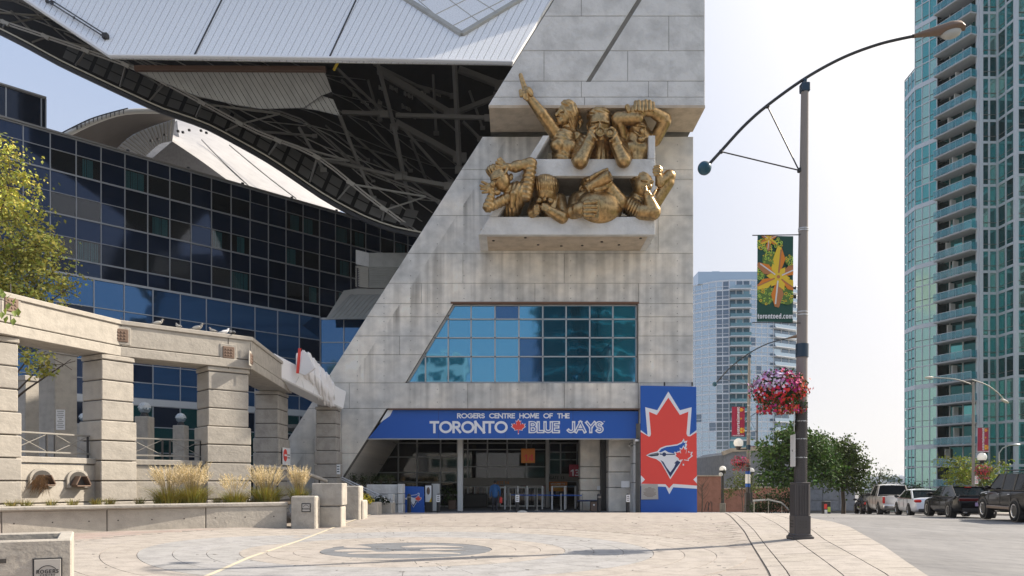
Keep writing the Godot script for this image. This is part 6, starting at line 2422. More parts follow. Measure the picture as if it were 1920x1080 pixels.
	cpb.ball(Vector3(0, 0.06, 0), Vector3(0.28, 0.12, 0.16), 14)
	part("dome", cpb, M.steel_light, cp)
	var tb := thing("waste_bin", "brown square waste bin beside the concrete pier", "bin", spot(1113, 959, 43.6))
	var tbb := Mb.new()
	tbb.box(Vector3(0, 0.28, 0), Vector3(0.38, 0.56, 0.4), 0.03)
	part("body", tbb, M.bronze_plate, tb)
	var tbl := Mb.new()
	tbl.lathe([Vector2(0, 0.01), Vector2(0.05, 0.01), Vector2(0.05, 0)], 12, Transform3D(Basis(Vector3.RIGHT, PI / 2), Vector3(0, 0.38, 0.2)))
	part("emblem", tbl, M.paint_white, tb)
	var tbt := Mb.new()
	tbt.box(Vector3(0, 0.58, 0), Vector3(0.42, 0.05, 0.44), 0.02)
	part("lid", tbt, M.steel_dark, tb)
	var bt := thing("bench_table", "dark blue covered table under the concrete pier", "table", spot(1106, 959, 44.4))
	var btb := Mb.new()
	btb.box(Vector3(-0.1, 0.62, 0), Vector3(1.3, 0.08, 0.6), 0.02)
	part("table_top", btb, M.vinyl_navy, bt)
	for s in [-0.6, 0.4]:
		var l := Mb.new()
		l.box(Vector3(s, 0.3, 0), Vector3(0.06, 0.6, 0.5))
		part("leg", l, M.steel_dark, bt)
	var nw := thing("wall_notice", "white paper notice fixed to the right concrete pier", "notice", spot(1172.5, 908, 43.0))
	var nwb := Mb.new()
	nwb.box(Vector3(0, 0, 0), Vector3(0.46, 0.36, 0.02), 0.003)
	part("sheet", nwb, M.paint_white, nw)
	var n2 := thing("wall_notice", "small white notice on the left concrete pier", "notice", spot(1122.5, 915, 44.9))
	var n2b := Mb.new()
	n2b.box(Vector3(0, 0, 0), Vector3(0.18, 0.24, 0.02), 0.003)
	part("sheet", n2b, M.paint_white, n2)
	var sc := thing("security_camera", "white security camera under the right end of the blue sign", "camera", spot(1194, 826, 41.9))
	var scb := Mb.new()
	scb.box(Vector3(0, 0, 0.12), Vector3(0.14, 0.12, 0.34), 0.03, Basis(Vector3.UP, -0.7))
	part("housing", scb, M.paint_white, sc)
	var scm := Mb.new()
	scm.rod(Vector3(0.1, 0.1, -0.1), Vector3(0, 0, 0.05), 0.03)
	part("bracket", scm, M.steel_dark, sc)
	var wl := thing("wall_lamp", "small curved wall lamp on the right concrete pier", "lamp", spot(1181, 834, 42.6))
	var wlb := Mb.new()
	wlb.tube(arc3(Vector3(0.1, 0.0, 0), 0.12, 0, 180), [0.015], 6)
	part("arm", wlb, M.steel_dark, wl)
	var wlg := Mb.new()
	wlg.ball(Vector3(-0.02, -0.06, 0), Vector3(0.07, 0.07, 0.07), 10)
	part("globe", wlg, M.steel_light, wl)
	var mp := Vector3(flat(928, 0, 44.2).x, 0.01, -44.2)
	var man := thing("person", "person in a blue jacket and dark trousers carrying a red bag, walking to the doors", "person", mp)
	var s := Sdf.new(Vector3(-0.5, -0.05, -0.45), Vector3(0.55, 1.85, 0.45), 0.034)
	var skin := 0
	for sd in [-1.0, 1.0]:
		var f: float = 0.22 if sd > 0 else -0.14
		s.cap(Vector3(0.09 * sd, 0.9, 0), Vector3(0.1 * sd, 0.48, -f * 0.4), 0.1, 0.075, 0.03, 2)
		s.cap(Vector3(0.1 * sd, 0.48, -f * 0.4), Vector3(0.1 * sd, 0.09, f * 0.2), 0.072, 0.05, 0.02, 2)
		s.cap(Vector3(0.1 * sd, 0.05, f * 0.2), Vector3(0.11 * sd, 0.04, f * 0.2 - 0.18), 0.05, 0.045, 0.02, 4)
	s.cap(Vector3(0, 0.92, 0), Vector3(0, 1.36, -0.02), 0.17, 0.19, 0.06, 1)
	s.cap(Vector3(-0.17, 1.4, 0), Vector3(0.17, 1.4, 0), 0.08, 0.08, 0.06, 1)
	s.cap(Vector3(-0.21, 1.38, 0), Vector3(-0.27, 1.1, 0.04), 0.07, 0.06, 0.03, 1)
	s.cap(Vector3(-0.27, 1.1, 0.04), Vector3(-0.26, 0.86, -0.06), 0.055, 0.045, 0.02, 1)
	s.cap(Vector3(0.21, 1.38, 0), Vector3(0.28, 1.12, 0.02), 0.07, 0.06, 0.03, 1)
	s.cap(Vector3(0.28, 1.12, 0.02), Vector3(0.29, 0.88, -0.08), 0.055, 0.045, 0.02, 1)
	s.cap(Vector3(0, 1.44, 0), Vector3(0, 1.54, -0.01), 0.06, 0.055, 0.03, 0)
	s.cap(Vector3(-0.26, 0.84, -0.07), Vector3(-0.25, 0.76, -0.09), 0.042, 0.03, 0.01, 0)
	s.cap(Vector3(0.29, 0.86, -0.09), Vector3(0.29, 0.78, -0.1), 0.042, 0.03, 0.01, 0)
	var mb := Mb.new()
	var pal := [Color(0.3, 0.17, 0.11), Color(0.03, 0.12, 0.3), Color(0.03, 0.03, 0.04), Color(0.02, 0.016, 0.014), Color(0.02, 0.02, 0.02)]
	s.mesh_into(mb, pal)
	var hs := Sdf.new(Vector3(-0.16, 1.46, -0.18), Vector3(0.16, 1.82, 0.18), 0.014)
	hs.ell(Vector3(0, 1.64, -0.02), Vector3(0.075, 0.11, 0.095), 0.0, 0.01, 0)
	hs.cap(Vector3(0, 1.48, 0), Vector3(0, 1.56, 0), 0.055, 0.05, 0.02, 0)
	hs.ell(Vector3(0, 1.68, 0.01), Vector3(0.086, 0.09, 0.1), 0.0, 0.005, 3)
	hs.ell(Vector3(0, 1.625, -0.115), Vector3(0.015, 0.025, 0.02), 0.0, 0.01, 0)
	for sd in [-1.0, 1.0]:
		hs.ell(Vector3(0.078 * sd, 1.63, 0), Vector3(0.014, 0.03, 0.02), 0.0, 0.005, 0)
	hs.mesh_into(mb, pal)
	part("body", mb, M.tinted, man)
	var bg := Mb.new()
	bg.box(Vector3(0.34, 0.62, -0.06), Vector3(0.16, 0.34, 0.3), 0.04)
	part("bag", bg, M.vinyl_red, man)
	var bs := Mb.new()
	bs.tube(arc3(Vector3(0.32, 0.78, -0.09), 0.05, 0, 180), [0.01], 5)
	part("bag_handle", bs, M.vinyl_red, man)

# ================================================================ BLENDED BODIES
class Sdf:
	var lo: Vector3
	var h: float
	var nx: int
	var ny: int
	var nz: int
	var f := PackedFloat32Array()
	var ci := PackedByteArray()

	func _init(a: Vector3, b: Vector3, cell: float) -> void:
		lo = a
		h = cell
		nx = int((b.x - a.x) / cell) + 2
		ny = int((b.y - a.y) / cell) + 2
		nz = int((b.z - a.z) / cell) + 2
		f.resize(nx * ny * nz)
		f.fill(9.0)
		ci.resize(nx * ny * nz)

	func cap(a: Vector3, b: Vector3, ra: float, rb: float, k: float, color := 0, rip := Vector4.ZERO) -> void:
		var m := maxf(ra, rb) + k + 2.0 * h
		var x0 := maxi(0, int((minf(a.x, b.x) - m - lo.x) / h))
		var x1 := mini(nx - 1, int((maxf(a.x, b.x) + m - lo.x) / h) + 1)
		var y0 := maxi(0, int((minf(a.y, b.y) - m - lo.y) / h))
		var y1 := mini(ny - 1, int((maxf(a.y, b.y) + m - lo.y) / h) + 1)
		var z0 := maxi(0, int((minf(a.z, b.z) - m - lo.z) / h))
		var z1 := mini(nz - 1, int((maxf(a.z, b.z) + m - lo.z) / h) + 1)
		var ab := b - a
		var inv := 1.0 / maxf(ab.length_squared(), 1e-9)
		var amp := rip.w
		var rd := Vector3(rip.x, rip.y, rip.z)
		for z in range(z0, z1 + 1):
			for y in range(y0, y1 + 1):
				var i := (z * ny + y) * nx + x0
				var p := Vector3(lo.x + x0 * h, lo.y + y * h, lo.z + z * h)
				for x in range(x0, x1 + 1):
					var t := clampf((p - a).dot(ab) * inv, 0.0, 1.0)
					var d := p.distance_to(a + ab * t) - (ra + (rb - ra) * t)
					if amp > 0.0:
						d -= amp * sin(p.dot(rd))
					var e := f[i]
					if d < e:
						ci[i] = color
					var w := k - absf(d - e)
					f[i] = minf(d, e) - (w * w / (4.0 * k) if w > 0.0 else 0.0)
					i += 1
					p.x += h

	func ell(c: Vector3, r: Vector3, turn: float, k: float, color := 0, rip := Vector4.ZERO, carve := false) -> void:
		var m := maxf(r.x, maxf(r.y, r.z)) + k + 2.0 * h
		var x0 := maxi(0, int((c.x - m - lo.x) / h))
		var x1 := mini(nx - 1, int((c.x + m - lo.x) / h) + 1)
		var y0 := maxi(0, int((c.y - m - lo.y) / h))
		var y1 := mini(ny - 1, int((c.y + m - lo.y) / h) + 1)
		var z0 := maxi(0, int((c.z - m - lo.z) / h))
		var z1 := mini(nz - 1, int((c.z + m - lo.z) / h) + 1)
		var cs := cos(turn)
		var sn := sin(turn)
		var amp := rip.w
		var rd := Vector3(rip.x, rip.y, rip.z)
		for z in range(z0, z1 + 1):
			for y in range(y0, y1 + 1):
				var i := (z * ny + y) * nx + x0
				for x in range(x0, x1 + 1):
					var p := Vector3(lo.x + x * h, lo.y + y * h, lo.z + z * h)
					var q := p - c
					q = Vector3(q.x * cs + q.y * sn, q.y * cs - q.x * sn, q.z) / r
					var k0 := q.length()
					var k1 := (q / r).length()
					var d := k0 * (k0 - 1.0) / maxf(k1, 1e-6)
					if k0 < 0.05:
						d = -minf(r.x, minf(r.y, r.z))
					if amp > 0.0:
						d -= amp * sin(p.dot(rd))
					var e := f[i]
					if carve:
						f[i] = maxf(e, -d)
					else:
						if d < e:
							ci[i] = color
						var w := k - absf(d - e)
						f[i] = minf(d, e) - (w * w / (4.0 * k) if w > 0.0 else 0.0)
					i += 1

	func mesh_into(b: Mb, pal: Array = []) -> void:
		var at := PackedInt32Array()
		at.resize(f.size())
		at.fill(-1)
		var vs := PackedVector3Array()
		var ns := PackedVector3Array()
		var cs := PackedByteArray()
		var o := [0, 1, nx, nx + 1, nx * ny, nx * ny + 1, nx * ny + nx, nx * ny + nx + 1]
		var edges := [[0, 1], [2, 3], [4, 5], [6, 7], [0, 2], [1, 3], [4, 6], [5, 7], [0, 4], [1, 5], [2, 6], [3, 7]]
		var a := PackedFloat32Array()
		a.resize(8)
		for z in nz - 1:
			for y in ny - 1:
				var i := (z * ny + y) * nx
				for x in nx - 1:
					if f[i] > 1.5:
						i += 1
						continue
					var neg := 0
					for q in 8:
						var val := f[i + o[q]]
						a[q] = val
						if val < 0.0:
							neg += 1
					if neg > 0 and neg < 8:
						var s := Vector3.ZERO
						var n := 0
						for e in edges:
							var p: int = e[0]
							var r: int = e[1]
							if (a[p] < 0.0) != (a[r] < 0.0):
								var t := a[p] / (a[p] - a[r])
								s += Vector3(p & 1, (p >> 1) & 1, p >> 2).lerp(Vector3(r & 1, (r >> 1) & 1, r >> 2), t)
								n += 1
						s /= n
						at[i] = vs.size()
						vs.append(lo + (Vector3(x, y, z) + s) * h)
						ns.append(Vector3(a[1] + a[3] + a[5] + a[7] - a[0] - a[2] - a[4] - a[6], a[2] + a[3] + a[6] + a[7] - a[0] - a[1] - a[4] - a[5], a[4] + a[5] + a[6] + a[7] - a[0] - a[1] - a[2] - a[3]).normalized())
						cs.append(ci[i])
					i += 1
		if pal.size():
			b.colored = true
		var step := [1, nx, nx * ny]
		for z in range(1, nz - 1):
			for y in range(1, ny - 1):
				var i := (z * ny + y) * nx + 1
				for x in range(1, nx - 1):
					if at[i] >= 0 or f[i] < 1.0:
						for ax in 3:
							var j: int = i + step[ax]
							if (f[i] < 0.0) != (f[j] < 0.0):
								var u: int = step[(ax + 1) % 3]
								var w: int = step[(ax + 2) % 3]
								var q := [at[i], at[i - u], at[i - u - w], at[i - w]]
								if q[0] < 0 or q[1] < 0 or q[2] < 0 or q[3] < 0:
									continue
								if f[i] >= 0.0:
									q.reverse()
								if pal.size():
									b.col = pal[cs[q[0]]]
								b.tn(vs[q[0]], vs[q[1]], vs[q[2]], ns[q[0]], ns[q[1]], ns[q[2]])
								b.tn(vs[q[0]], vs[q[2]], vs[q[3]], ns[q[0]], ns[q[2]], ns[q[3]])
					i += 1

# ================================================================ GOLDEN FIGURES
const SD := 40.0           # distance at which the figures' own depth is zero
const SU := 0.02759        # metres per drawing unit there

func fig(x: float, y: float, z: float) -> Vector3:
	return spot(x, y, SD - z * SU)

# list of rounded limbs and lumps, in drawing units; joined into one body
func statue(label: String, prims: Array, called := "golden_figure") -> Node3D:
	var lo := Vector3(1e9, 1e9, 1e9)
	var hi := -lo
	for p in prims:
		for q in ([fig(p[1], p[2], p[3]), fig(p[4], p[5], p[6])] if p[0] == "c" else [fig(p[1], p[2], p[3])]):
			var r: float = (maxf(p[7], p[8]) if p[0] == "c" else maxf(p[4], maxf(p[5], p[6]))) * SU + 0.1
			lo = lo.min(q - Vector3.ONE * r)
			hi = hi.max(q + Vector3.ONE * r)
	var base := Vector3((lo.x + hi.x) * 0.5, lo.y, (lo.z + hi.z) * 0.5)
	var o := thing(called, label, "statue", base, 0.0, "golden figures in the viewing boxes")
	var s := Sdf.new(lo, hi, 0.025)
	for p in prims:
		var e: Dictionary = p[-1] if p[-1] is Dictionary else {}
		var k: float = minf(e.get("k", 1.8), 3.6) * SU
		var rp: Array = e.get("r", [0, 0, 0, 0])
		var rip := Vector4(rp[0] / SU, rp[1] / SU, rp[2] / SU, rp[3] * SU * 0.75)
		if p[0] == "c":
			var g := 1.13 if p[7] > 3.7 else 1.18
			s.cap(fig(p[1], p[2], p[3]), fig(p[4], p[5], p[6]), p[7] * SU * g, p[8] * SU * g, k, 0, rip)
		else:
			s.ell(fig(p[1], p[2], p[3]), Vector3(p[4], p[5], p[6]) * SU * (1.1 if p[0] == "x" else 1.1), deg_to_rad(e.get("t", 0.0)), k, 0, rip, p[0] == "x")
	var b := Mb.new()
	s.mesh_into(b)
	wpart("body", b, M.bronze, o)
	return o

func fingers(list: Array, pts: Array, r: float) -> void:
	for p in pts:
		list.append(["c", p[0], p[1], p[2], p[3], p[4], p[5], r, r * 0.85, {"k": 0.8}])

func build_statues() -> void:
	var hair := {"k": 1.5, "r": [1.1, 0.35, 0.5, 0.7]}
	var w := [["c", 1058, 304, 0, 1057, 264, 4, 20, 21, {"k": 3, "r": [0.25, 0.7, 0, 0.5]}], ["e", 1046, 273, 18, 13, 12, 12, {"k": 4}], ["e", 1069, 276, 18, 13, 12, 12, {"k": 4}], ["c", 1038, 251, 6, 1081, 257, 4, 9, 10, {"k": 6}],
		["c", 1060, 252, 6, 1062, 232, 8, 9, 8], ["e", 1056, 216, 14, 13, 18, 14, {"t": 14, "k": 2}], ["c", 1049, 208, 26, 1043, 216, 24, 2.4, 3.0, {"k": 1.2}], ["e", 1050, 229, 18, 7, 6, 8, {"k": 3}], ["e", 1046, 222, 25, 4, 1.4, 3, {"k": 0.6}], ["e", 1047, 225, 24, 3.5, 1.4, 3, {"k": 0.6}], ["x", 1054, 211, 28, 3.6, 1.6, 3], ["c", 1049, 206, 27, 1058, 206, 28, 1.5, 1.5, {"k": 0.6}],
		["e", 1071, 213, 9, 16, 20, 19, hair], ["e", 1063, 201, 11, 17, 11, 17, {"k": 1, "r": [0.5, 1.0, 0.3, 0.5]}], ["c", 1072, 226, 10, 1074, 246, 6, 12, 6, hair], ["c", 1048, 203, 22, 1070, 209, 27, 3, 3, {"k": 0.6}], ["c", 1070, 209, 27, 1086, 220, 12, 3, 4, {"k": 0.6}], ["e", 1087, 228, 0, 6, 6, 6, {"k": 1, "r": [1, 1, 0, 0.6]}], ["c", 1090, 230, 0, 1086, 240, 0, 4, 2],
		["c", 1040, 248, 12, 1016, 214, 33, 11, 9.5], ["c", 1016, 214, 33, 993, 184, 40, 9.5, 6.5], ["e", 990, 175, 41, 9, 11, 8, {"t": 20}], ["c", 985, 169, 42, 976, 141, 42, 4.6, 3.4, {"k": 1.5}], ["c", 1082, 258, 4, 1088, 296, 4, 10, 9]]
	fingers(w, [[981, 174, 47, 984, 184, 47], [986, 176, 49, 988, 187, 48], [976, 171, 45, 977, 180, 46], [996, 178, 48, 989, 170, 49]], 3.1)
	statue("golden statue of a woman with a headscarf pointing up to the left", w)
	w = [["c", 1128, 304, -4, 1128, 264, 0, 26, 25, {"k": 5}], ["c", 1094, 266, 4, 1162, 268, 4, 11, 11, {"k": 7}], ["e", 1124, 232, 12, 20, 24, 20, {"k": 2}], ["e", 1123, 217, 10, 21.5, 12, 21, {"k": 1, "r": [0.35, 1.0, 0.3, 0.7]}], ["e", 1103, 236, 8, 4, 8, 4, {"k": 1}], ["e", 1146, 236, 8, 4, 8, 4, {"k": 1}],
		["e", 1128, 256, 24, 8, 6, 8, {"k": 4}], ["c", 1110, 229, 33, 1121, 227, 35, 2.6, 2.4, {"k": 0.8}], ["c", 1129, 227, 35, 1140, 230, 33, 2.4, 2.6, {"k": 0.8}], ["e", 1125, 238, 36, 3.6, 7, 5, {"k": 1}], ["x", 1116, 234, 36, 4, 2.4, 4], ["x", 1134, 234, 36, 4, 2.4, 4],
		["c", 1092, 268, 6, 1086, 298, 34, 13, 13, {"r": [0.5, 0.5, 0.2, 0.8], "k": 3}], ["c", 1088, 302, 40, 1106, 266, 36, 13, 9, {"k": 3}], ["c", 1104, 270, 37, 1108, 262, 36, 10.5, 10, {"k": 0.6}], ["e", 1109, 252, 36, 8, 14, 9, {"t": -15, "k": 2}],
		["c", 1164, 270, 4, 1171, 298, 34, 12, 12, {"r": [0.5, 0.5, 0.2, 0.8], "k": 3}], ["c", 1169, 301, 40, 1154, 268, 36, 12, 9, {"k": 3}], ["c", 1156, 272, 37, 1153, 264, 36, 10.5, 10, {"k": 0.6}], ["e", 1151, 255, 36, 8, 13, 9, {"t": 15, "k": 2}],
		["c", 1118, 262, 22, 1128, 300, 20, 4, 3, {"k": 1}], ["c", 1146, 266, 20, 1132, 302, 20, 4, 3, {"k": 1}], ["c", 1131, 268, 22, 1131, 300, 21, 5, 6, {"k": 1}]]
	fingers(w, [[1108, 242, 42, 1116, 238, 46], [1107, 247, 43, 1116, 258, 48], [1109, 252, 43, 1119, 262, 46], [1152, 244, 42, 1146, 240, 46], [1155, 250, 43, 1148, 261, 48], [1154, 256, 43, 1144, 264, 46]], 2.9)
	var bm := statue("golden statue of a man looking through binoculars, elbows on the parapet", w)
	var bi := Mb.new()
	for e in [[1125, 247.5], [1143.5, 249.5]]:
		var p := fig(e[0], e[1], 56)
		bi.lathe([Vector2(0.1, -0.75), Vector2(0.12, -0.45), Vector2(0.19, -0.3), Vector2(0.2, 0.0), Vector2(0.23, 0.02), Vector2(0.23, 0.1), Vector2(0.17, 0.1), Vector2(0.165, 0.02), Vector2(0.13, 0.04), Vector2(0.0, 0.06)], 18, Transform3D(Basis(Vector3.RIGHT, PI / 2 + 0.12), p))
	bi.rod(fig(1125, 248, 42), fig(1143, 250, 42), 0.07, 8)
	wpart("binoculars", bi, M.bronze, bm)
	w = [["c", 1192, 304, -6, 1196, 262, -4, 23, 25, {"k": 5}], ["e", 1183, 276, 14, 14, 11, 8, {"k": 3}], ["e", 1206, 278, 14, 14, 11, 8, {"k": 3}], ["c", 1166, 262, 0, 1226, 262, 0, 10, 10, {"k": 6}], ["e", 1196, 240, 12, 16, 20, 17, {"t": 12, "k": 2}], ["e", 1203, 246, 32, 3.8, 6.5, 5, {"t": 12, "k": 1}], ["e", 1200, 236, 29, 11, 2.2, 3, {"t": -8, "k": 0.8}],
		["x", 1195, 241, 31, 3.6, 2, 3], ["x", 1209, 241, 28, 3, 2, 3], ["c", 1190, 247, 28, 1197, 252, 30, 1.6, 1.6, {"k": 0.6}], ["c", 1208, 250, 28, 1211, 254, 26, 1.6, 1.6, {"k": 0.6}], ["e", 1202, 254.5, 29, 6, 1.6, 3, {"k": 0.6}], ["x", 1202, 257, 30, 5, 1.3, 4], ["e", 1202, 262, 24, 7, 5, 6, {"k": 2}], ["e", 1181, 238, 8, 4, 6.5, 4, {"k": 0.8}],
		["c", 1168, 262, 0, 1160, 230, 20, 12, 12], ["c", 1159, 224, 22, 1196, 221, 36, 12, 9.5], ["c", 1228, 262, 0, 1246, 228, 20, 11, 11], ["c", 1246, 224, 20, 1222, 209, 36, 11, 8], ["e", 1199, 207, 38, 16, 12, 9, {"k": 2}], ["e", 1216, 205, 38, 11, 12, 9, {"k": 2}], ["c", 1179, 208, 40, 1176, 200, 40, 4, 4, {"k": 1}]]
	fingers(w, [[1192, 192, 44, 1192, 206, 48], [1198, 191, 45, 1199, 207, 49], [1205, 192, 45, 1205, 208, 49], [1211, 190, 44, 1212, 207, 49], [1218, 191, 44, 1219, 206, 48], [1224, 194, 43, 1225, 206, 46]], 3.2)
	statue("golden statue of a man with both hands raised over his brow", w)
	var fan := {"k": 4, "r": [0.75, -0.18, 0.3, 1.0]}
	w = [["c", 958, 408, 2, 970, 362, 32, 12, 18, fan], ["c", 955, 366, 36, 984, 364, 34, 10, 11, {"k": 6}], ["c", 985, 366, 36, 995, 312, 42, 12, 9.5, {"r": [0.1, 0.75, 0, 1.0], "k": 2}], ["e", 996, 306, 42, 10, 8, 9, {"k": 3}], ["c", 994, 306, 43, 960, 314, 50, 9, 6.5, {"k": 2}], ["c", 972, 311, 47, 966, 313, 49, 9, 9, {"k": 0.6}], ["e", 950, 313, 53, 9, 6, 7, {"k": 1.5}],
		["c", 962, 362, 36, 945, 348, 42, 9, 9], ["e", 938, 337, 46, 16, 20, 16, {"t": 25, "k": 2}], ["e", 931, 321, 43, 18, 11, 16, {"k": 1, "r": [1, 0.5, 0.3, 0.9]}], ["e", 958, 332, 44, 4, 6, 4, {"k": 1}], ["e", 924, 346, 62, 4.5, 5.5, 5, {"k": 1.2}], ["e", 930, 334, 63, 8, 2.4, 3, {"k": 1, "t": 20}], ["x", 928, 354, 62, 6, 3, 5], ["e", 931, 361, 50, 7, 4.5, 6, {"k": 2}], ["x", 929, 338, 62, 3, 1.6, 3],
		["c", 950, 372, 40, 916, 389, 46, 9, 8, {"r": [0.8, 0.3, 0, 0.8]}], ["c", 914, 388, 48, 922, 364, 54, 8, 5.5, {"r": [0.2, 0.9, 0, 0.6], "k": 2}], ["e", 920, 353, 56, 7, 9, 6, {"k": 1.5}], ["c", 962, 364, 46, 960, 388, 40, 7, 4, {"k": 1}]]
	fingers(w, [[944, 310, 55, 931, 304, 58], [944, 308, 55, 934, 299, 58], [946, 307, 55, 938, 297, 57], [946, 315, 56, 930, 311, 60], [951, 317, 58, 946, 326, 60], [917, 347, 57, 904, 341, 59], [915, 351, 57, 901, 348, 59], [915, 355, 57, 902, 354, 59], [917, 359, 57, 905, 361, 59], [924, 348, 57, 931, 340, 59]], 2.4)
	statue("golden statue of a man with ruffled sleeves and spread fingers, leaning out left", w)
	w = [["c", 1034, 410, -4, 1028, 380, 0, 20, 19, {"k": 5}], ["c", 1006, 376, 2, 1050, 374, 2, 9, 10, {"k": 5}], ["e", 1022, 360, 13, 20, 23, 20, {"k": 2}], ["e", 1022, 350, 14, 24, 20, 24, {"k": 0.8, "r": [1.5, 0.1, 0.2, 0.45]}], ["e", 1021, 374, 36, 3.2, 4, 4, {"k": 1.2}], ["e", 1011, 377, 31, 6, 5, 5, {"k": 2}], ["e", 1032, 377, 31, 6, 5, 5, {"k": 2}], ["x", 1013, 371, 37, 4, 1.4, 4], ["x", 1030, 371, 37, 4, 1.4, 4], ["e", 1044, 368, 8, 3.5, 6, 4, {"k": 1}],
		["e", 1006, 393, 36, 7.5, 9.5, 8, {"k": 1.5}], ["e", 1022, 389, 36, 9, 6.5, 8, {"k": 1.5, "t": -20}], ["c", 1050, 374, 2, 1056, 404, 24, 10, 10.5], ["c", 1054, 408, 30, 1028, 394, 36, 10, 7, {"k": 3}], ["c", 1004, 378, 2, 998, 398, 24, 9, 9], ["c", 998, 400, 28, 1005, 396, 34, 8, 7]]
	fingers(w, [[1003, 387, 43, 1009, 387, 43], [1002, 391, 44, 1010, 391, 44], [1002, 395, 44, 1010, 395, 44], [1003, 399, 43, 1009, 400, 43], [1018, 383, 42, 1028, 389, 43], [1017, 387, 43, 1029, 393, 43], [1016, 391, 43, 1027, 396, 43]], 2.0)
	statue("golden statue of a boy with bowl haircut holding his hands to his mouth", w)
	w = [["e", 1123, 392, 16, 40, 31, 28, {"k": 4}], ["e", 1110, 374, 2, 32, 20, 20, {"k": 6}], ["c", 1084, 374, 2, 1150, 370, 2, 13, 14, {"k": 7}], ["c", 1080, 376, 4, 1076, 398, 22, 13, 12.5], ["c", 1074, 399, 26, 1092, 393, 40, 12, 10, {"k": 2}], ["c", 1085, 394, 35, 1089, 393, 38, 12.5, 12.5, {"k": 0.5}], ["e", 1101, 393, 46, 11, 17, 7, {"k": 2}],
		["e", 1112, 347, 8, 22, 19, 20, {"t": -25, "k": 2}], ["e", 1091, 354, 10, 5.5, 7.5, 4, {"k": 1}], ["x", 1091, 355, 14, 2.6, 4, 3], ["c", 1100, 350, 24, 1110, 362, 26, 4, 5, {"k": 2}], ["e", 1104, 338, 24, 6, 5, 6, {"k": 2}],
		["c", 1148, 374, 2, 1160, 380, 18, 15, 15], ["c", 1160, 378, 20, 1140, 348, 30, 14, 9.5], ["e", 1137, 342, 36, 11, 11, 9, {"k": 2}], ["c", 1118, 356, 36, 1136, 350, 38, 5, 5, {"k": 1.5}]]
	fingers(w, [[1097, 381, 52, 1117, 379, 53], [1096, 388.5, 53, 1118, 387.5, 54], [1097, 396, 53, 1117, 395.5, 54], [1097, 403.5, 52, 1113, 404, 53]], 3.9)
	fingers(w, [[1110, 332, 36, 1132, 320, 42], [1108, 336, 34, 1120, 326, 40], [1116, 328, 36, 1138, 318, 40]], 3.2)
	var dr := statue("golden statue of a stout man drinking, head tilted back and belly over the parapet", w)
	var cu := Mb.new()
	var c0 := fig(1106, 352, 30)
	var c1 := fig(1142, 330, 50)
	var ax := (c1 - c0).normalized()
	var bx := Basis(ax.cross(Vector3.UP).normalized(), ax, Vector3.ZERO)
	bx.z = bx.x.cross(bx.y)
	cu.lathe([Vector2(0.3, 0), Vector2(0.3, 0.1), Vector2(0.28, 0.2), Vector2(0.3, 0.9), Vector2(0.3, 1.12), Vector2(0.27, 1.2), Vector2(0.17, 1.2), Vector2(0.16, 1.16), Vector2(0.0, 1.16)], 20, Transform3D(bx, c0))
	wpart("drinking_can", cu, M.bronze, dr)
	var pk := Mb.new()
	pk.box(fig(1117, 393, 46), Vector3(0.36, 0.95, 0.2), 0.03, Basis(Vector3.BACK, -0.05))
	wpart("packet", pk, M.bronze, dr)
	w = [["c", 1200, 408, -4, 1198, 378, 0, 22, 20, {"k": 5, "r": [0.5, 0.5, 0, 0.5]}], ["c", 1196, 374, 4, 1204, 362, 8, 13, 12], ["e", 1207, 349, 14, 19, 23, 19, {"k": 2}], ["e", 1203, 336, 10, 20, 14, 19, {"k": 1, "r": [0.6, 1.2, 0.2, 0.5]}], ["e", 1190, 347, 13, 5, 8.5, 4, {"k": 1}], ["x", 1190, 348, 17, 2.2, 4.5, 3], ["e", 1217, 350, 37, 5, 5, 5, {"k": 1.2}], ["e", 1208, 339, 35, 6.5, 2.2, 3, {"k": 0.8, "t": -12}], ["e", 1222, 341, 31, 4, 2.2, 3, {"k": 0.8, "t": 12}], ["x", 1209, 343.5, 38, 4, 1.8, 3], ["x", 1222, 345, 33, 3, 1.8, 3], ["c", 1204, 352, 34, 1209, 360, 33, 1.8, 1.8, {"k": 0.6}],
		["x", 1217, 360, 36, 7.5, 4.5, 8], ["c", 1211, 367, 32, 1223, 367, 30, 3.0, 2.8, {"k": 0.8}], ["c", 1180, 386, 8, 1202, 398, 26, 15, 13, {"k": 2, "r": [1.0, -0.5, 0.1, 0.9]}], ["c", 1204, 398, 28, 1224, 399, 36, 13, 12, {"k": 1.5}], ["c", 1225, 397, 38, 1216, 372, 38, 12, 7.5], ["e", 1213, 364, 40, 6, 8, 6, {"k": 1.5}],
		["c", 1222, 392, 0, 1252, 342, 8, 10, 11], ["e", 1257, 331, 10, 9, 10, 9, {"k": 3}], ["c", 1254, 330, 12, 1238, 342, 18, 10, 7, {"k": 2}], ["c", 1237, 344, 18, 1234, 330, 20, 7, 7], ["e", 1233, 321, 20, 9, 10.5, 8.5, {"k": 1.5}]]
	fingers(w, [[1227, 313, 27, 1236, 312, 28], [1226, 318, 28, 1237, 317, 29], [1226, 323, 28, 1237, 322, 29], [1227, 328, 27, 1236, 327, 28], [1211, 358, 45, 1210, 350, 43], [1216, 362, 45, 1222, 368, 43], [1224, 366, 42, 1229, 358, 38]], 2.6)
	statue("golden statue of a shouting man with a raised fist, rightmost in the lower box", w)

# ================================================================ STREET LAMPS, BANNERS, BASKETS
var petal: ArrayMesh
var bloom_leaf: ArrayMesh

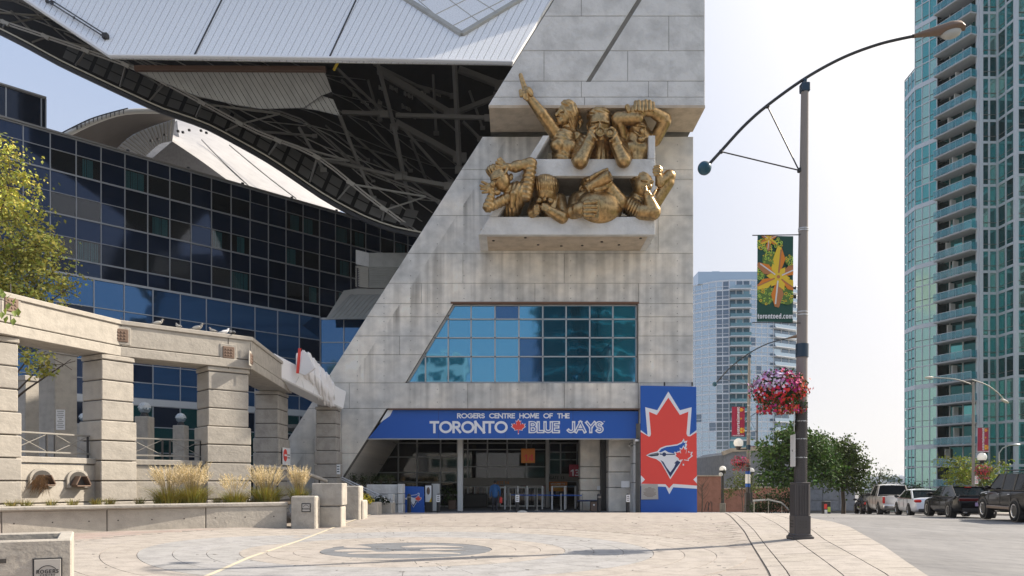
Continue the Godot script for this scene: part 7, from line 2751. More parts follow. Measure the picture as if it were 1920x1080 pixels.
func flower_meshes() -> void:
	var b := Mb.new()
	for k in 5:
		var a := TAU * k / 5
		var e := TAU * (k + 0.5) / 5
		var f := TAU * (k + 1) / 5
		b.tri(Vector3(0, 0, 0), Vector3(cos(a) * 0.6, 0.16, sin(a) * 0.6), Vector3(cos(e), 0.3, sin(e)))
		b.tri(Vector3(0, 0, 0), Vector3(cos(e), 0.3, sin(e)), Vector3(cos(f) * 0.6, 0.16, sin(f) * 0.6))
	petal = b.mesh()
	bloom_leaf = leaf_mesh(0.5)

func leaf_mesh(w: float) -> ArrayMesh:
	var b := Mb.new()
	b.tri(Vector3(0, 0, 0), Vector3(w * 0.5, 0.06, 0.45), Vector3(0, 0, 0.5))
	b.tri(Vector3(0, 0, 0.5), Vector3(w * 0.5, 0.06, 0.45), Vector3(0, -0.08, 1))
	b.tri(Vector3(0, 0, 0), Vector3(0, 0, 0.5), Vector3(-w * 0.5, 0.06, 0.45))
	b.tri(Vector3(0, 0, 0.5), Vector3(0, -0.08, 1), Vector3(-w * 0.5, 0.06, 0.45))
	return b.mesh()

func rand_basis(r: RandomNumberGenerator) -> Basis:
	return Basis.from_euler(Vector3(r.randf() * TAU, r.randf() * TAU, r.randf() * TAU))

func facing(n: Vector3, r: RandomNumberGenerator, loose := 0.5) -> Basis:
	var y := (n + Vector3(r.randf_range(-1, 1), r.randf_range(-1, 1), r.randf_range(-1, 1)) * loose).normalized()
	var x := y.cross(Vector3(0.3, 0.9, 0.2)).normalized()
	return Basis(x, y, x.cross(y)) * Basis(Vector3.UP, r.randf() * TAU)

func basket(label: String, at: Vector3, rx: float, ry: float, n: int, sd: int, bright: bool) -> Node3D:
	var r := RandomNumberGenerator.new()
	r.seed = sd
	var o := thing("flower_basket", label, "flower basket", at, 0.0, "flower baskets on the lamp posts")
	var bowl := Mb.new()
	bowl.lathe([Vector2(0.0, -ry * 0.55), Vector2(rx * 0.35, -ry * 0.5), Vector2(rx * 0.6, -ry * 0.1), Vector2(rx * 0.62, 0.0), Vector2(rx * 0.55, 0.0), Vector2(0, -0.02)], 14)
	part("bowl", bowl, M.steel_dark, o)
	var fl := []
	var ft := []
	var lv := []
	var lt := []
	var pal := [Color(0.55, 0.02, 0.05), Color(0.62, 0.04, 0.03), Color(0.5, 0.02, 0.16), Color(0.42, 0.03, 0.22), Color(0.7, 0.12, 0.06), Color(0.55, 0.3, 0.55), Color(0.75, 0.62, 0.75)]
	var fn := FastNoiseLite.new()
	fn.seed = sd
	fn.frequency = 1.4
	for i in n:
		var d := Vector3(r.randfn(), r.randfn(), r.randfn()).normalized()
		var bump := 0.9 + 0.35 * fn.get_noise_3dv(d * 1.5)
		var p := Vector3(d.x * rx, d.y * ry * (1.0 if d.y > 0 else 0.95), d.z * rx) * bump * r.randf_range(0.84, 1.08)
		var zone := 0.5 * fn.get_noise_3dv(p / rx * 1.8 + Vector3(5, 0, 0))
		var u := p.x / rx + zone
		var v := p.y / ry + zone
		var k := r.randi() % 2 if v < -0.2 else 5 + r.randi() % 2 if u < 0.0 else 2 + r.randi() % 2 if u < 0.6 else 4
		if r.randf() < 0.2:
			k = r.randi() % 5
		if not bright and k >= 5:
			k = r.randi() % 3
		if r.randf() < (0.35 if d.y < -0.25 else 0.1):
			continue
		var s := r.randf_range(0.036, 0.06) * (rx / 0.75)
		fl.append(Transform3D(facing(d, r, 0.5).scaled(Vector3.ONE * s), p))
		var c: Color = pal[k]
		ft.append(c * r.randf_range(0.75, 1.25))
	for i in n:
		var d := Vector3(r.randfn(), r.randfn(), r.randfn()).normalized()
		var p := Vector3(d.x * rx, d.y * ry, d.z * rx) * r.randf_range(0.6, 1.02)
		lv.append(Transform3D(rand_basis(r).scaled(Vector3.ONE * r.randf_range(0.06, 0.11) * (rx / 0.75)), p))
		var g := r.randf_range(0.6, 1.3)
		lt.append(Color(0.04, 0.085, 0.022) * g)
	for i in n / 12:
		var a := r.randf() * TAU
		var q := r.randf_range(0.3, 0.95)
		for k in 5:
			var p := Vector3(cos(a) * rx * q, -ry * (0.7 + 0.12 * k), sin(a) * rx * q)
			lv.append(Transform3D(rand_basis(r).scaled(Vector3.ONE * 0.07), p + Vector3(r.randf_range(-0.03, 0.03), 0, 0)))
			lt.append(Color(0.05, 0.1, 0.03))
			if k > 1 and r.randf() < 0.5:
				fl.append(Transform3D(facing(Vector3(cos(a), -0.3, sin(a)), r).scaled(Vector3.ONE * 0.045), p))
				ft.append(pal[r.randi() % 5])
	scatter("foliage", bloom_leaf, M.leaf_tree, lv, lt, o)
	scatter("blossoms", petal, M.tinted, fl, ft, o)
	return o

# a printed banner held by two rods from a post; x to the left of the post
func banner(label: String, at: Vector3, w: float, h: float, green: bool, turn := 0.0) -> Node3D:
	var o := thing("street_banner", label, "banner", at, turn, "banners on the lamp posts")
	var c := Mb.new()
	var rows := []
	for i in 9:
		var row := []
		for j in 13:
			var u := i / 8.0
			var v := j / 12.0
			row.append(Vector3((u - 0.5) * w + 0.012 * v * w, (v - 0.5) * h - 0.02 * (u - 0.5) * w, 0.018 * sin(u * 3.5 + v * 2.0)))
		rows.append(row)
	loft(c, rows)
	part("cloth", c, M.vinyl_green if green else M.vinyl_crimson, o)
	for s in [-1.0, 1.0]:
		var r := Mb.new()
		r.rod(Vector3(-w * 0.5 - 0.12, s * (h * 0.5 + 0.01), 0), Vector3(w * 0.5 + 0.2, s * (h * 0.5 + 0.025), 0), 0.014)
		part("rod", r, M.steel_dark, o)
	var lay := func(called: String, pts: PackedVector2Array, z: float, m: Material) -> void:
		for p in Geometry2D.intersect_polygons(pts, PackedVector2Array([Vector2(-w, -h) * 0.495, Vector2(w, -h) * 0.495, Vector2(w, h) * 0.495, Vector2(-w, h) * 0.495])):
			var b := Mb.new()
			b.slab(p, 0.016, z)
			part(called, b, m, o)
	var star := func(c0: Vector2, s: float, z: float) -> void:
		var cols := [M.vinyl_brown, M.vinyl_yellow]
		for k in 6:
			var a := TAU * (k + 0.28) / 6 + 0.12
			var d := Vector2(cos(a), sin(a))
			var n := Vector2(-d.y, d.x)
			var l: float = s * (1.0 if k % 3 == 1 else 0.82)
			lay.call("star_ray", PackedVector2Array([c0, c0 + d * l * 0.55 + n * l * 0.24, c0 + d * l * 1.0 + n * l * 0.13, c0 + d * l * 0.98]), z, M.vinyl_yellow if k % 2 else M.vinyl_brown)
			lay.call("star_ray", PackedVector2Array([c0, c0 + d * l * 0.98, c0 + d * l * 0.6 - n * l * 0.17]), z + 0.001, M.vinyl_orange)
			lay.call("star_line", PackedVector2Array([c0 - n * l * 0.025, c0 + d * l * 0.9 - n * l * 0.02, c0 + d * l * 0.9 + n * l * 0.03, c0 + n * l * 0.025]), z + 0.004, cols[(k + 1) % 2] if k % 2 else M.paint_cream)
			var a2 := a + TAU / 12
			var d2 := Vector2(cos(a2), sin(a2))
			var n2 := Vector2(-d2.y, d2.x)
			lay.call("star_leaf", PackedVector2Array([c0, c0 + d2 * l * 0.3 + n2 * l * 0.11, c0 + d2 * l * 0.48, c0 + d2 * l * 0.3 - n2 * l * 0.11]), z + 0.002, M.vinyl_yellow)
		lay.call("star_middle", arc(c0.x, c0.y, s * 0.13, s * 0.13, 0, 345, 14), z + 0.007, M.vinyl_yellow)
		lay.call("star_middle", arc(c0.x, c0.y, s * 0.06, s * 0.06, 0, 340, 10), z + 0.009, M.vinyl_brown)
	if green:
		var rr := RandomNumberGenerator.new()
		rr.seed = 9
		for e in [[-0.12, 0.22, 0.24], [0.42, 0.21, 0.15], [-0.44, 0.06, 0.18], [-0.26, -0.19, 0.26], [0.33, -0.2, 0.24], [-0.4, 0.4, 0.13], [0.08, 0.41, 0.12], [-0.2, 0.34, 0.12]]:
			lay.call("bush", arc(e[0] * w, e[1] * h, e[2] * w, e[2] * w, 0, 342, 18), 0.024, M.vinyl_moss)
			for k in 30:
				var q := Vector2(e[0] * w, e[1] * h) + Vector2.from_angle(rr.randf() * TAU) * sqrt(rr.randf()) * float(e[2]) * w
				var s := rr.randf_range(0.016, 0.04)
				lay.call("dot", arc(q.x, q.y, s, s, 0, 330, 8), 0.028 + 0.0001 * k, M.vinyl_lime if rr.randf() < 0.7 else M.vinyl_yellow)
				if s > 0.022:
					lay.call("dot_middle", arc(q.x, q.y, s * 0.5, s * 0.5, 0, 330, 6), 0.032, M.vinyl_green)
		star.call(Vector2(0.08 * w, 0.02 * h), 0.84 * w, 0.036)
		star.call(Vector2(-0.18 * w, 0.455 * h), 0.32 * w, 0.036)
		text_mesh("letters", "torontoed.com", 0.135, M.vinyl_white, o, Transform3D(Basis.IDENTITY.scaled(Vector3(0.74, 1, 1)), Vector3(0.0, -0.435 * h, 0.03)))
	else:
		text_mesh("letters", "entertainment", 0.098 * h, M.vinyl_white, o, Transform3D(Basis(Vector3.BACK, PI / 2).scaled(Vector3(1, 1, 1)), Vector3(0.0, 0.06, 0.03)))
		text_mesh("letters", "torontoed.com", 0.09, M.vinyl_white, o, Transform3D(Basis.IDENTITY, Vector3(0, -h * 0.47, 0.03)))
		for e in [[0.3, -0.3, 0.2], [0.25, 0.4, 0.13], [0.22, 0.1, 0.07]]:
			for k in 6:
				var a := TAU * k / 6
				var q: Vector2 = Vector2(e[0] * w, e[1] * h) + Vector2(cos(a), sin(a)) * float(e[2]) * 0.7 * w
				lay.call("blossom", arc(q.x, q.y, e[2] * 0.45 * w, e[2] * 0.45 * w, 0, 335, 10), 0.026 + 0.0008 * k, M.vinyl_orange if k % 2 else M.vinyl_yellow)
			lay.call("blossom_middle", arc(e[0] * w, e[1] * h, e[2] * 0.3 * w, e[2] * 0.3 * w, 0, 335, 10), 0.036, M.vinyl_red)
	return o

func mast(label: String, at: Vector3, simple := false) -> Node3D:
	var o := thing("street_lamp", label, "street lamp", at, 0.0, "tall street lamps with a bow-shaped arm")
	var b := Mb.new()
	b.box(Vector3(0, 0.05, 0), Vector3(0.56, 0.1, 0.56), 0.02)
	b.box(Vector3(0, 0.12, 0), Vector3(0.5, 0.1, 0.5), 0.04)
	b.box(Vector3(0, 0.4, 0), Vector3(0.44, 0.54, 0.44), 0.03)
	b.box(Vector3(0, 1.08, 0), Vector3(0.4, 0.9, 0.4), 0.03)
	b.box(Vector3(0, 1.52, 0), Vector3(0.41, 0.05, 0.41), 0.015)
	part("base", b, M.pole_base, o)
	if not simple:
		for s in 4:
			var bs := Basis(Vector3.UP, s * PI / 2)
			for k in 5:
				var r := Mb.new()
				r.box(bs * Vector3(-0.14 + k * 0.07, 1.06, 0.205), Vector3(0.035, 0.82, 0.03), 0.008, bs)
				part("base_rib", r, M.pole_base, o)
			var hh := Mb.new()
			for k in 9:
				hh.box(bs * Vector3(-0.08 + (k % 3) * 0.08, 0.34 + (k / 3) * 0.08, 0.2205), Vector3(0.035, 0.035, 0.012), 0.0, bs)
			part("base_holes", hh, M.joint, o)
	var lean := Vector3(0.13, 0, 0)
	var at_h := func(y: float) -> Vector3: return Vector3(0, y, 0) + lean * (y / 12.1)
	var sl := Mb.new()
	sl.tube(PackedVector3Array([at_h.call(1.5), at_h.call(3.62)]), [0.165, 0.15], 12)
	part("sleeve", sl, M.pole_base, o)
	if not simple:
		var hb := Mb.new()
		for row in 30:
			for k in 12:
				var a := TAU * k / 12.0
				var y := 1.58 + row * 0.068
				var c: Vector3 = at_h.call(y) + Vector3(cos(a), 0, sin(a)) * lerpf(0.164, 0.151, (y - 1.5) / 2.1)
				var tn := Vector3(-sin(a), 0, cos(a))
				hb.bar(c - tn * 0.03, c + tn * 0.03 + Vector3(0, 0.05 * (1 if k % 2 else -1), 0), 0.016, 0.012, Vector3(cos(a), 0, sin(a)))
		part("herringbone_relief", hb, M.pole_base, o)
	var sh := Mb.new()
	sh.tube(PackedVector3Array([at_h.call(3.62), at_h.call(12.1)]), [0.155, 0.1], 12)
	part("shaft", sh, M.aggregate, o)
	var co := Mb.new()
	co.tube(PackedVector3Array([at_h.call(3.58), at_h.call(3.7)]), [0.168], 12)
	part("collar", co, M.pole_base, o)
	var cb := Mb.new()
	cb.tube(PackedVector3Array([at_h.call(4.92), at_h.call(5.28)]), [0.17], 12)
	part("collar", cb, M.bracket_blue, o)
	for y in [2.2, 2.7, 3.18, 3.5, 3.6, 6.05, 6.13, 8.33, 8.38]:
		var r := Mb.new()
		r.tube(PackedVector3Array([at_h.call(y), at_h.call(y + 0.025)]), [lerpf(0.175, 0.128, y / 10.0)], 12)
		part("strap", r, M.aluminium, o)
	var cp := Mb.new()
	var tp: Vector3 = at_h.call(12.1)
	cp.box(tp + Vector3(0, 0.1, 0), Vector3(0.23, 0.24, 0.23), 0.02)
	cp.box(tp + Vector3(0, 0.27, 0), Vector3(0.1, 0.14, 0.12), 0.02)
	part("top_cap", cp, M.bracket_blue, o)
	var u := 20.9 / FOC
	var q := func(px: float, py: float) -> Vector3: return Vector3((px - 1500.0) * u, (1021.0 - py) * u, 0)
	var c := Curve3D.new()
	var pts := [[1329, 318], [1352, 293], [1395, 246], [1438, 208], [1509, 157], [1580, 118], [1650, 92], [1716, 77]]
	for i in pts.size():
		var p: Vector3 = q.call(pts[i][0], pts[i][1])
		var t := Vector3.ZERO
		if i > 0 and i < pts.size() - 1:
			t = (q.call(pts[i + 1][0], pts[i + 1][1]) - q.call(pts[i - 1][0], pts[i - 1][1])) * 0.16
		c.add_point(p, -t, t)
	var path := PackedVector3Array()
	for i in 41:
		path.append(c.sample_baked(c.get_baked_length() * i / 40.0, true))
	var ar := Mb.new()
	ar.tube(path, [0.042], 8)
	part("arm", ar, M.steel_dark, o)
	var bl := Mb.new()
	bl.ball(q.call(1321, 325), Vector3.ONE * 0.185, 20)
	part("end_ball", bl, M.teal_paint, o)
	for e in [[1352, 294], [1439, 209]]:
		var r := Mb.new()
		r.rod(q.call(e[0], e[1]), q.call(1498, 329), 0.018, 6)
		part("stay", r, M.steel_dark, o)
	var br := Mb.new()
	br.box(q.call(1499, 329), Vector3(0.1, 0.12, 0.12), 0.02)
	for e in [[1352, 294], [1439, 209]]:
		br.box(q.call(e[0], e[1]), Vector3(0.1, 0.1, 0.1), 0.02)
	part("stay_bracket", br, M.steel_dark, o)
	var hd := Mb.new()
	var sec := [[1712, 78, 0.05, 0.06], [1730, 74, 0.09, 0.08], [1755, 69, 0.14, 0.12], [1780, 63, 0.17, 0.2], [1797, 60, 0.13, 0.19], [1806, 62, 0.06, 0.12], [1809, 66, 0.02, 0.04]]
	var rows := []
	for e in sec:
		var m: Vector3 = q.call(e[0], e[1])
		var row := []
		for k in 15:
			var a := TAU * k / 14.0
			row.append(m + Vector3(0, sin(a) * e[2] * (0.8 if sin(a) < 0 else 1.0), cos(a) * e[3]))
		rows.append(row)
	loft(hd, rows)
	part("lamp_head", hd, M.bronze_plate, o)
	var ln := Mb.new()
	var lm: Vector3 = q.call(1783, 72)
	ln.ball(lm, Vector3(0.28, 0.15, 0.16), 14, Basis(Vector3.BACK, 0.2))
	part("lens", ln, M.soffit_panel, o)
	for k in 5:
		var s := Mb.new()
		s.rod(path[40] - Vector3(0.02 * k, 0.05 - 0.02 * k, 0), path[40] + Vector3(0.12 + 0.1 * k, 0.12 - 0.01 * k, 0.02 * k), 0.012, 5)
		part("clamp_bolt", s, M.steel_dark, o)
	return o

func globe_arm(label: String, at: Vector3, r: float, reach: Vector3) -> void:
	var o := thing("globe_lamp", label, "lamp", at, 0.0, "globe lamps on the street posts")
	var g := Mb.new()
	g.ball(Vector3.ZERO, Vector3.ONE * r, 18)
	part("globe", g, M.lamp_globe, o)
	var c := Mb.new()
	c.lathe([Vector2(0, -r * 1.5), Vector2(r * 0.35, -r * 1.5), Vector2(r * 0.5, -r * 1.05), Vector2(r * 0.78, -r * 0.72), Vector2(r * 0.6, -r * 0.8), Vector2(0, -r * 0.95)], 16)
	part("cup", c, M.steel_dark, o)
	var a := Mb.new()
	a.rod(Vector3(0, -r * 1.4, 0), Vector3(reach.x, -r * 1.4, reach.z), 0.05)
	part("arm", a, M.steel_dark, o)

func build_street() -> void:
	flower_meshes()
	var main_at := Vector3((1500 - 960.0) / FOC * 20.9, plaza_h(7.78, 20.9) + 0.0, -20.9)
	mast("tall granite street lamp with bow-shaped arm at the front of the pavement", main_at)
	banner("dark green banner with a yellow star flower on the front street lamp", spot(1453, 523, 20.75), 0.97, 2.32, true)
	basket("large basket of red, pink and lilac flowers on the front street lamp", spot(1460, 729, 20.6), 0.74, 0.52, 1500, 5, true)
	var hk := thing("basket_bracket", "small steel bracket that carries the large flower basket", "bracket", spot(1494, 720, 20.8))
	var hb := Mb.new()
	hb.rod(Vector3(0, 0.1, 0), Vector3(-0.5, 0.35, 0.15), 0.025)
	hb.rod(Vector3(-0.5, 0.35, 0.15), Vector3(-0.5, -0.2, 0.18), 0.015)
	hb.box(Vector3(0, 0.05, 0), Vector3(0.08, 0.4, 0.1), 0.01)
	part("arm", hb, M.steel_dark, hk)
	for e in [[1489, 791, 0.2, 0.5, 0.55, "pale parking notice edge-on below the large flower basket"], [1486.5, 845, 0.06, 0.86, 0.5, "narrow white sign edge-on on the lamp's dark sleeve"]]:
		var o := thing("post_sign", e[5], "sign", spot(e[0], e[1], 20.85))
		var b := Mb.new()
		b.box(Vector3.ZERO, Vector3(e[4], e[3], 0.02), 0.004, Basis(Vector3.UP, 1.22 if e[0] > 1488 else 1.45))
		part("plate", b, M.paint_cream, o)
		var c := Mb.new()
		c.box(Vector3(0.08, 0, 0), Vector3(0.2, 0.06, 0.04), 0.01)
		part("clamp", c, M.steel_dark, o)
	var d2 := 60.4
	var at2 := Vector3((1402 - 960.0) / FOC * d2, road_h(d2) + 0.1, -d2)
	mast("tall street lamp beyond the corner with a crimson banner and a globe lamp", at2, true)
	banner("crimson banner with white vertical lettering on the second street lamp", spot(1384, 790.5, d2), 1.02, 2.3, false)
	globe_arm("white globe lamp on the second street lamp below the crimson banner", spot(1384.5, 830.5, d2), 0.37, Vector3(0.75, 0, 0))
	basket("small basket of dark red flowers on the second street lamp", spot(1387, 867, d2 - 0.2), 0.72, 0.56, 420, 6, false)
	var st := thing("post_band", "blue and white band round the second street lamp", "band", spot(1402, 898, d2))
	for k in 3:
		var b := Mb.new()
		b.lathe([Vector2(0.19, [0.38, -0.35, -0.62][k]), Vector2(0.19, [0.62, 0.37, -0.37][k])], 12)
		part("band", b, [M.vinyl_blue, M.paint_white, M.vinyl_blue][k], st)
	var d3 := 96.0
	mast("most distant street lamp, partly hidden by the second one", Vector3((1418 - 960.0) / FOC * d3, road_h(d3) + 0.1, -d3), true)
	banner("small crimson banner with orange blossoms on the most distant street lamp", spot(1410, 855, d3), 0.9, 2.5, false)
	for e in [[1355, 880, 6.5, 66.0, 956, "black globe lamp post before the pink wall"], [1408.5, 883, 6.0, 70.0, 955, "black globe lamp post behind the second street lamp"]]:
		var p := spot(e[0], e[1], e[3])
		var y := road_h(e[3]) + 0.1
		var r: float = e[2] * e[3] / FOC
		var o := thing("globe_post", e[5], "lamp", Vector3(p.x, y, p.z), 0.0, "black globe lamp posts")
		var f := Mb.new()
		f.box(Vector3(0, 0.4, 0), Vector3(0.42, 0.8, 0.42), 0.04)
		part("foot", f, M.concrete_dark, o)
		var b := Mb.new()
		b.tube(PackedVector3Array([Vector3(0, 0.7, 0), Vector3(0, p.y - y - r * 1.1, 0)]), [0.14, 0.1], 10)
		part("post", b, M.paint_black, o)
		var c := Mb.new()
		c.lathe([Vector2(0, p.y - y - r * 1.5), Vector2(r * 0.4, p.y - y - r * 1.5), Vector2(r * 1.05, p.y - y - r * 0.3), Vector2(r * 0.9, p.y - y - r * 0.4)], 14)
		part("cup", c, M.paint_black, o)
		var g := Mb.new()
		g.ball(Vector3(0, p.y - y, 0), Vector3.ONE * r, 16)
		part("globe", g, M.lamp_globe, o)
		if e[0] == 1355:
			var g2 := Mb.new()
			g2.ball(Vector3(-0.18, p.y - y - 0.42, 0.1), Vector3.ONE * r * 0.6, 12)
			part("small_globe", g2, M.lamp_globe, o)
	var d4 := 58.0
	var at4 := Vector3((1825 - 960.0) / FOC * d4, road_h(d4) + 0.12, -d4)
	var rl := thing("cobra_lamp", "grey street lamp with two curved arms above the parked cars", "street lamp", at4)
	var po := Mb.new()
	var th := spot(1825, 716, d4).y - at4.y
	po.tube(PackedVector3Array([Vector3(0, 0, 0), Vector3(0, th, 0)]), [0.13, 0.085], 10)
	part("pole", po, M.aggregate, rl)
	for e in [[[1825, 722], [1790, 711], [1742, 708]], [[1822, 712], [1850, 722], [1872, 738], [1884, 752]]]:
		var pth := PackedVector3Array()
		for c in curve_px(e[0] if e[0][0] is Array else e, 12):
			pth.append(spot(c.x, c.y, d4) - at4)
		var b := Mb.new()
		b.tube(pth, [0.045], 6)
		part("arm", b, M.steel_truss, rl)
		var h := Mb.new()
		h.ball(pth[-1], Vector3(0.35, 0.1, 0.16), 12, Basis(Vector3.BACK, 0.0 if pth[-1].x < 0 else -0.5))
		part("lamp_head", h, M.steel_light, rl)
	banner("crimson banner on the lamp above the parked cars", spot(1843, 825, d4), 0.84, 1.82, false)
	globe_arm("white globe lamp on the lamp above the parked cars", spot(1841.5, 857, d4), 0.33, Vector3(-0.6, 0, 0))
	basket("basket of crimson flowers on the lamp above the parked cars", spot(1841, 883, d4 - 0.1), 0.66, 0.5, 420, 8, false)
	for e in [[1831, 896, "upper small white parking sign by the crimson flower basket"], [1831, 904, "lower small white parking sign by the crimson flower basket"]]:
		var o := thing("parking_sign", e[2], "sign", spot(e[0], e[1], d4 - 0.2), 0.0, "small parking signs")
		var b := Mb.new()
		b.box(Vector3.ZERO, Vector3(0.26, 0.28, 0.02), 0.004)
		part("plate", b, M.paint_white, o)
		var l := Mb.new()
		l.lathe([Vector2(0.05, 0), Vector2(0.08, 0)], 12, Transform3D(Basis(Vector3.RIGHT, PI / 2), Vector3(0, 0.02, 0.014)))
		part("ring", l, M.vinyl_red, o)
	var d5 := 84.0
	var at5 := Vector3((1873 - 960.0) / FOC * d5, road_h(d5) + 0.1, -d5)
	var sl := thing("cobra_lamp", "thin distant street lamp in front of the teal tower", "street lamp", at5)
	var sp := Mb.new()
	sp.tube(PackedVector3Array([Vector3(0, 0, 0), spot(1873, 850, d5) - at5]), [0.13, 0.08], 8)
	part("pole", sp, M.steel_light, sl)
	var sa := Mb.new()
	sa.tube(PackedVector3Array([spot(1873, 850, d5) - at5, spot(1880, 840, d5) - at5, spot(1892, 835, d5) - at5, spot(1903, 834, d5) - at5]), [0.05], 6)
	part("arm", sa, M.steel_light, sl)
	var sh := Mb.new()
	sh.ball(spot(1905, 834, d5) - at5, Vector3(0.5, 0.14, 0.2), 10)
	part("lamp_head", sh, M.aluminium, sl)
	var hr := thing("stair_handrail", "pale double handrail dropping beside the dark hedge", "handrail", spot(1450, 958, 58))
	for k in 2:
		var pth := PackedVector3Array()
		for p in [[1412, 938], [1441, 936], [1464, 941], [1471, 946], [1479, 955]]:
			pth.append(spot(p[0], p[1] + k * 1.6, 58 - k * 0.7))
		var b := Mb.new()
		b.tube(pth, [0.045], 6)
		wpart("rail", b, M.aluminium, hr)
	for p in [[1414, 938], [1441, 936.5], [1466, 943]]:
		var b := Mb.new()
		var t := spot(p[0], p[1], 58)
		b.rod(t, Vector3(t.x, road_h(58), t.z), 0.035)
		wpart("post", b, M.steel_light, hr)
	var pd := thing("poster_stand", "small street bin with red and green posters in front of the grey wall", "bin", spot(1549, 968, 66))
	var pb := Mb.new()
	pb.box(Vector3(0, 0.65, 0), Vector3(0.62, 1.3, 0.5), 0.05)
	part("body", pb, M.steel_dark, pd)
	for e in [[-0.15, M.vinyl_red, 0.85], [0.14, M.vinyl_lime, 0.6], [-0.12, M.paint_white, 0.35]]:
		var b := Mb.new()
		b.box(Vector3(e[0], e[2], 0.256), Vector3(0.24, 0.42, 0.012), 0.002)
		part("poster", b, e[1], pd)
	for e in [[1324, 948, "left steel hoop before the pink wall"], [1330, 948, "right steel hoop before the pink wall"]]:
		var o := thing("cycle_hoop", e[2], "bicycle rack", spot(e[0], 958, 70), 0.0, "cycle hoops before the pink wall")
		var b := Mb.new()
		b.tube(PackedVector3Array([Vector3(-0.15, 0, 0), Vector3(-0.02, 0.6, 0), Vector3(0.12, 0.85, 0), Vector3(0.22, 0.8, 0), Vector3(0.24, 0, 0)]), [0.03], 6)
		part("hoop", b, M.steel_dark, o)

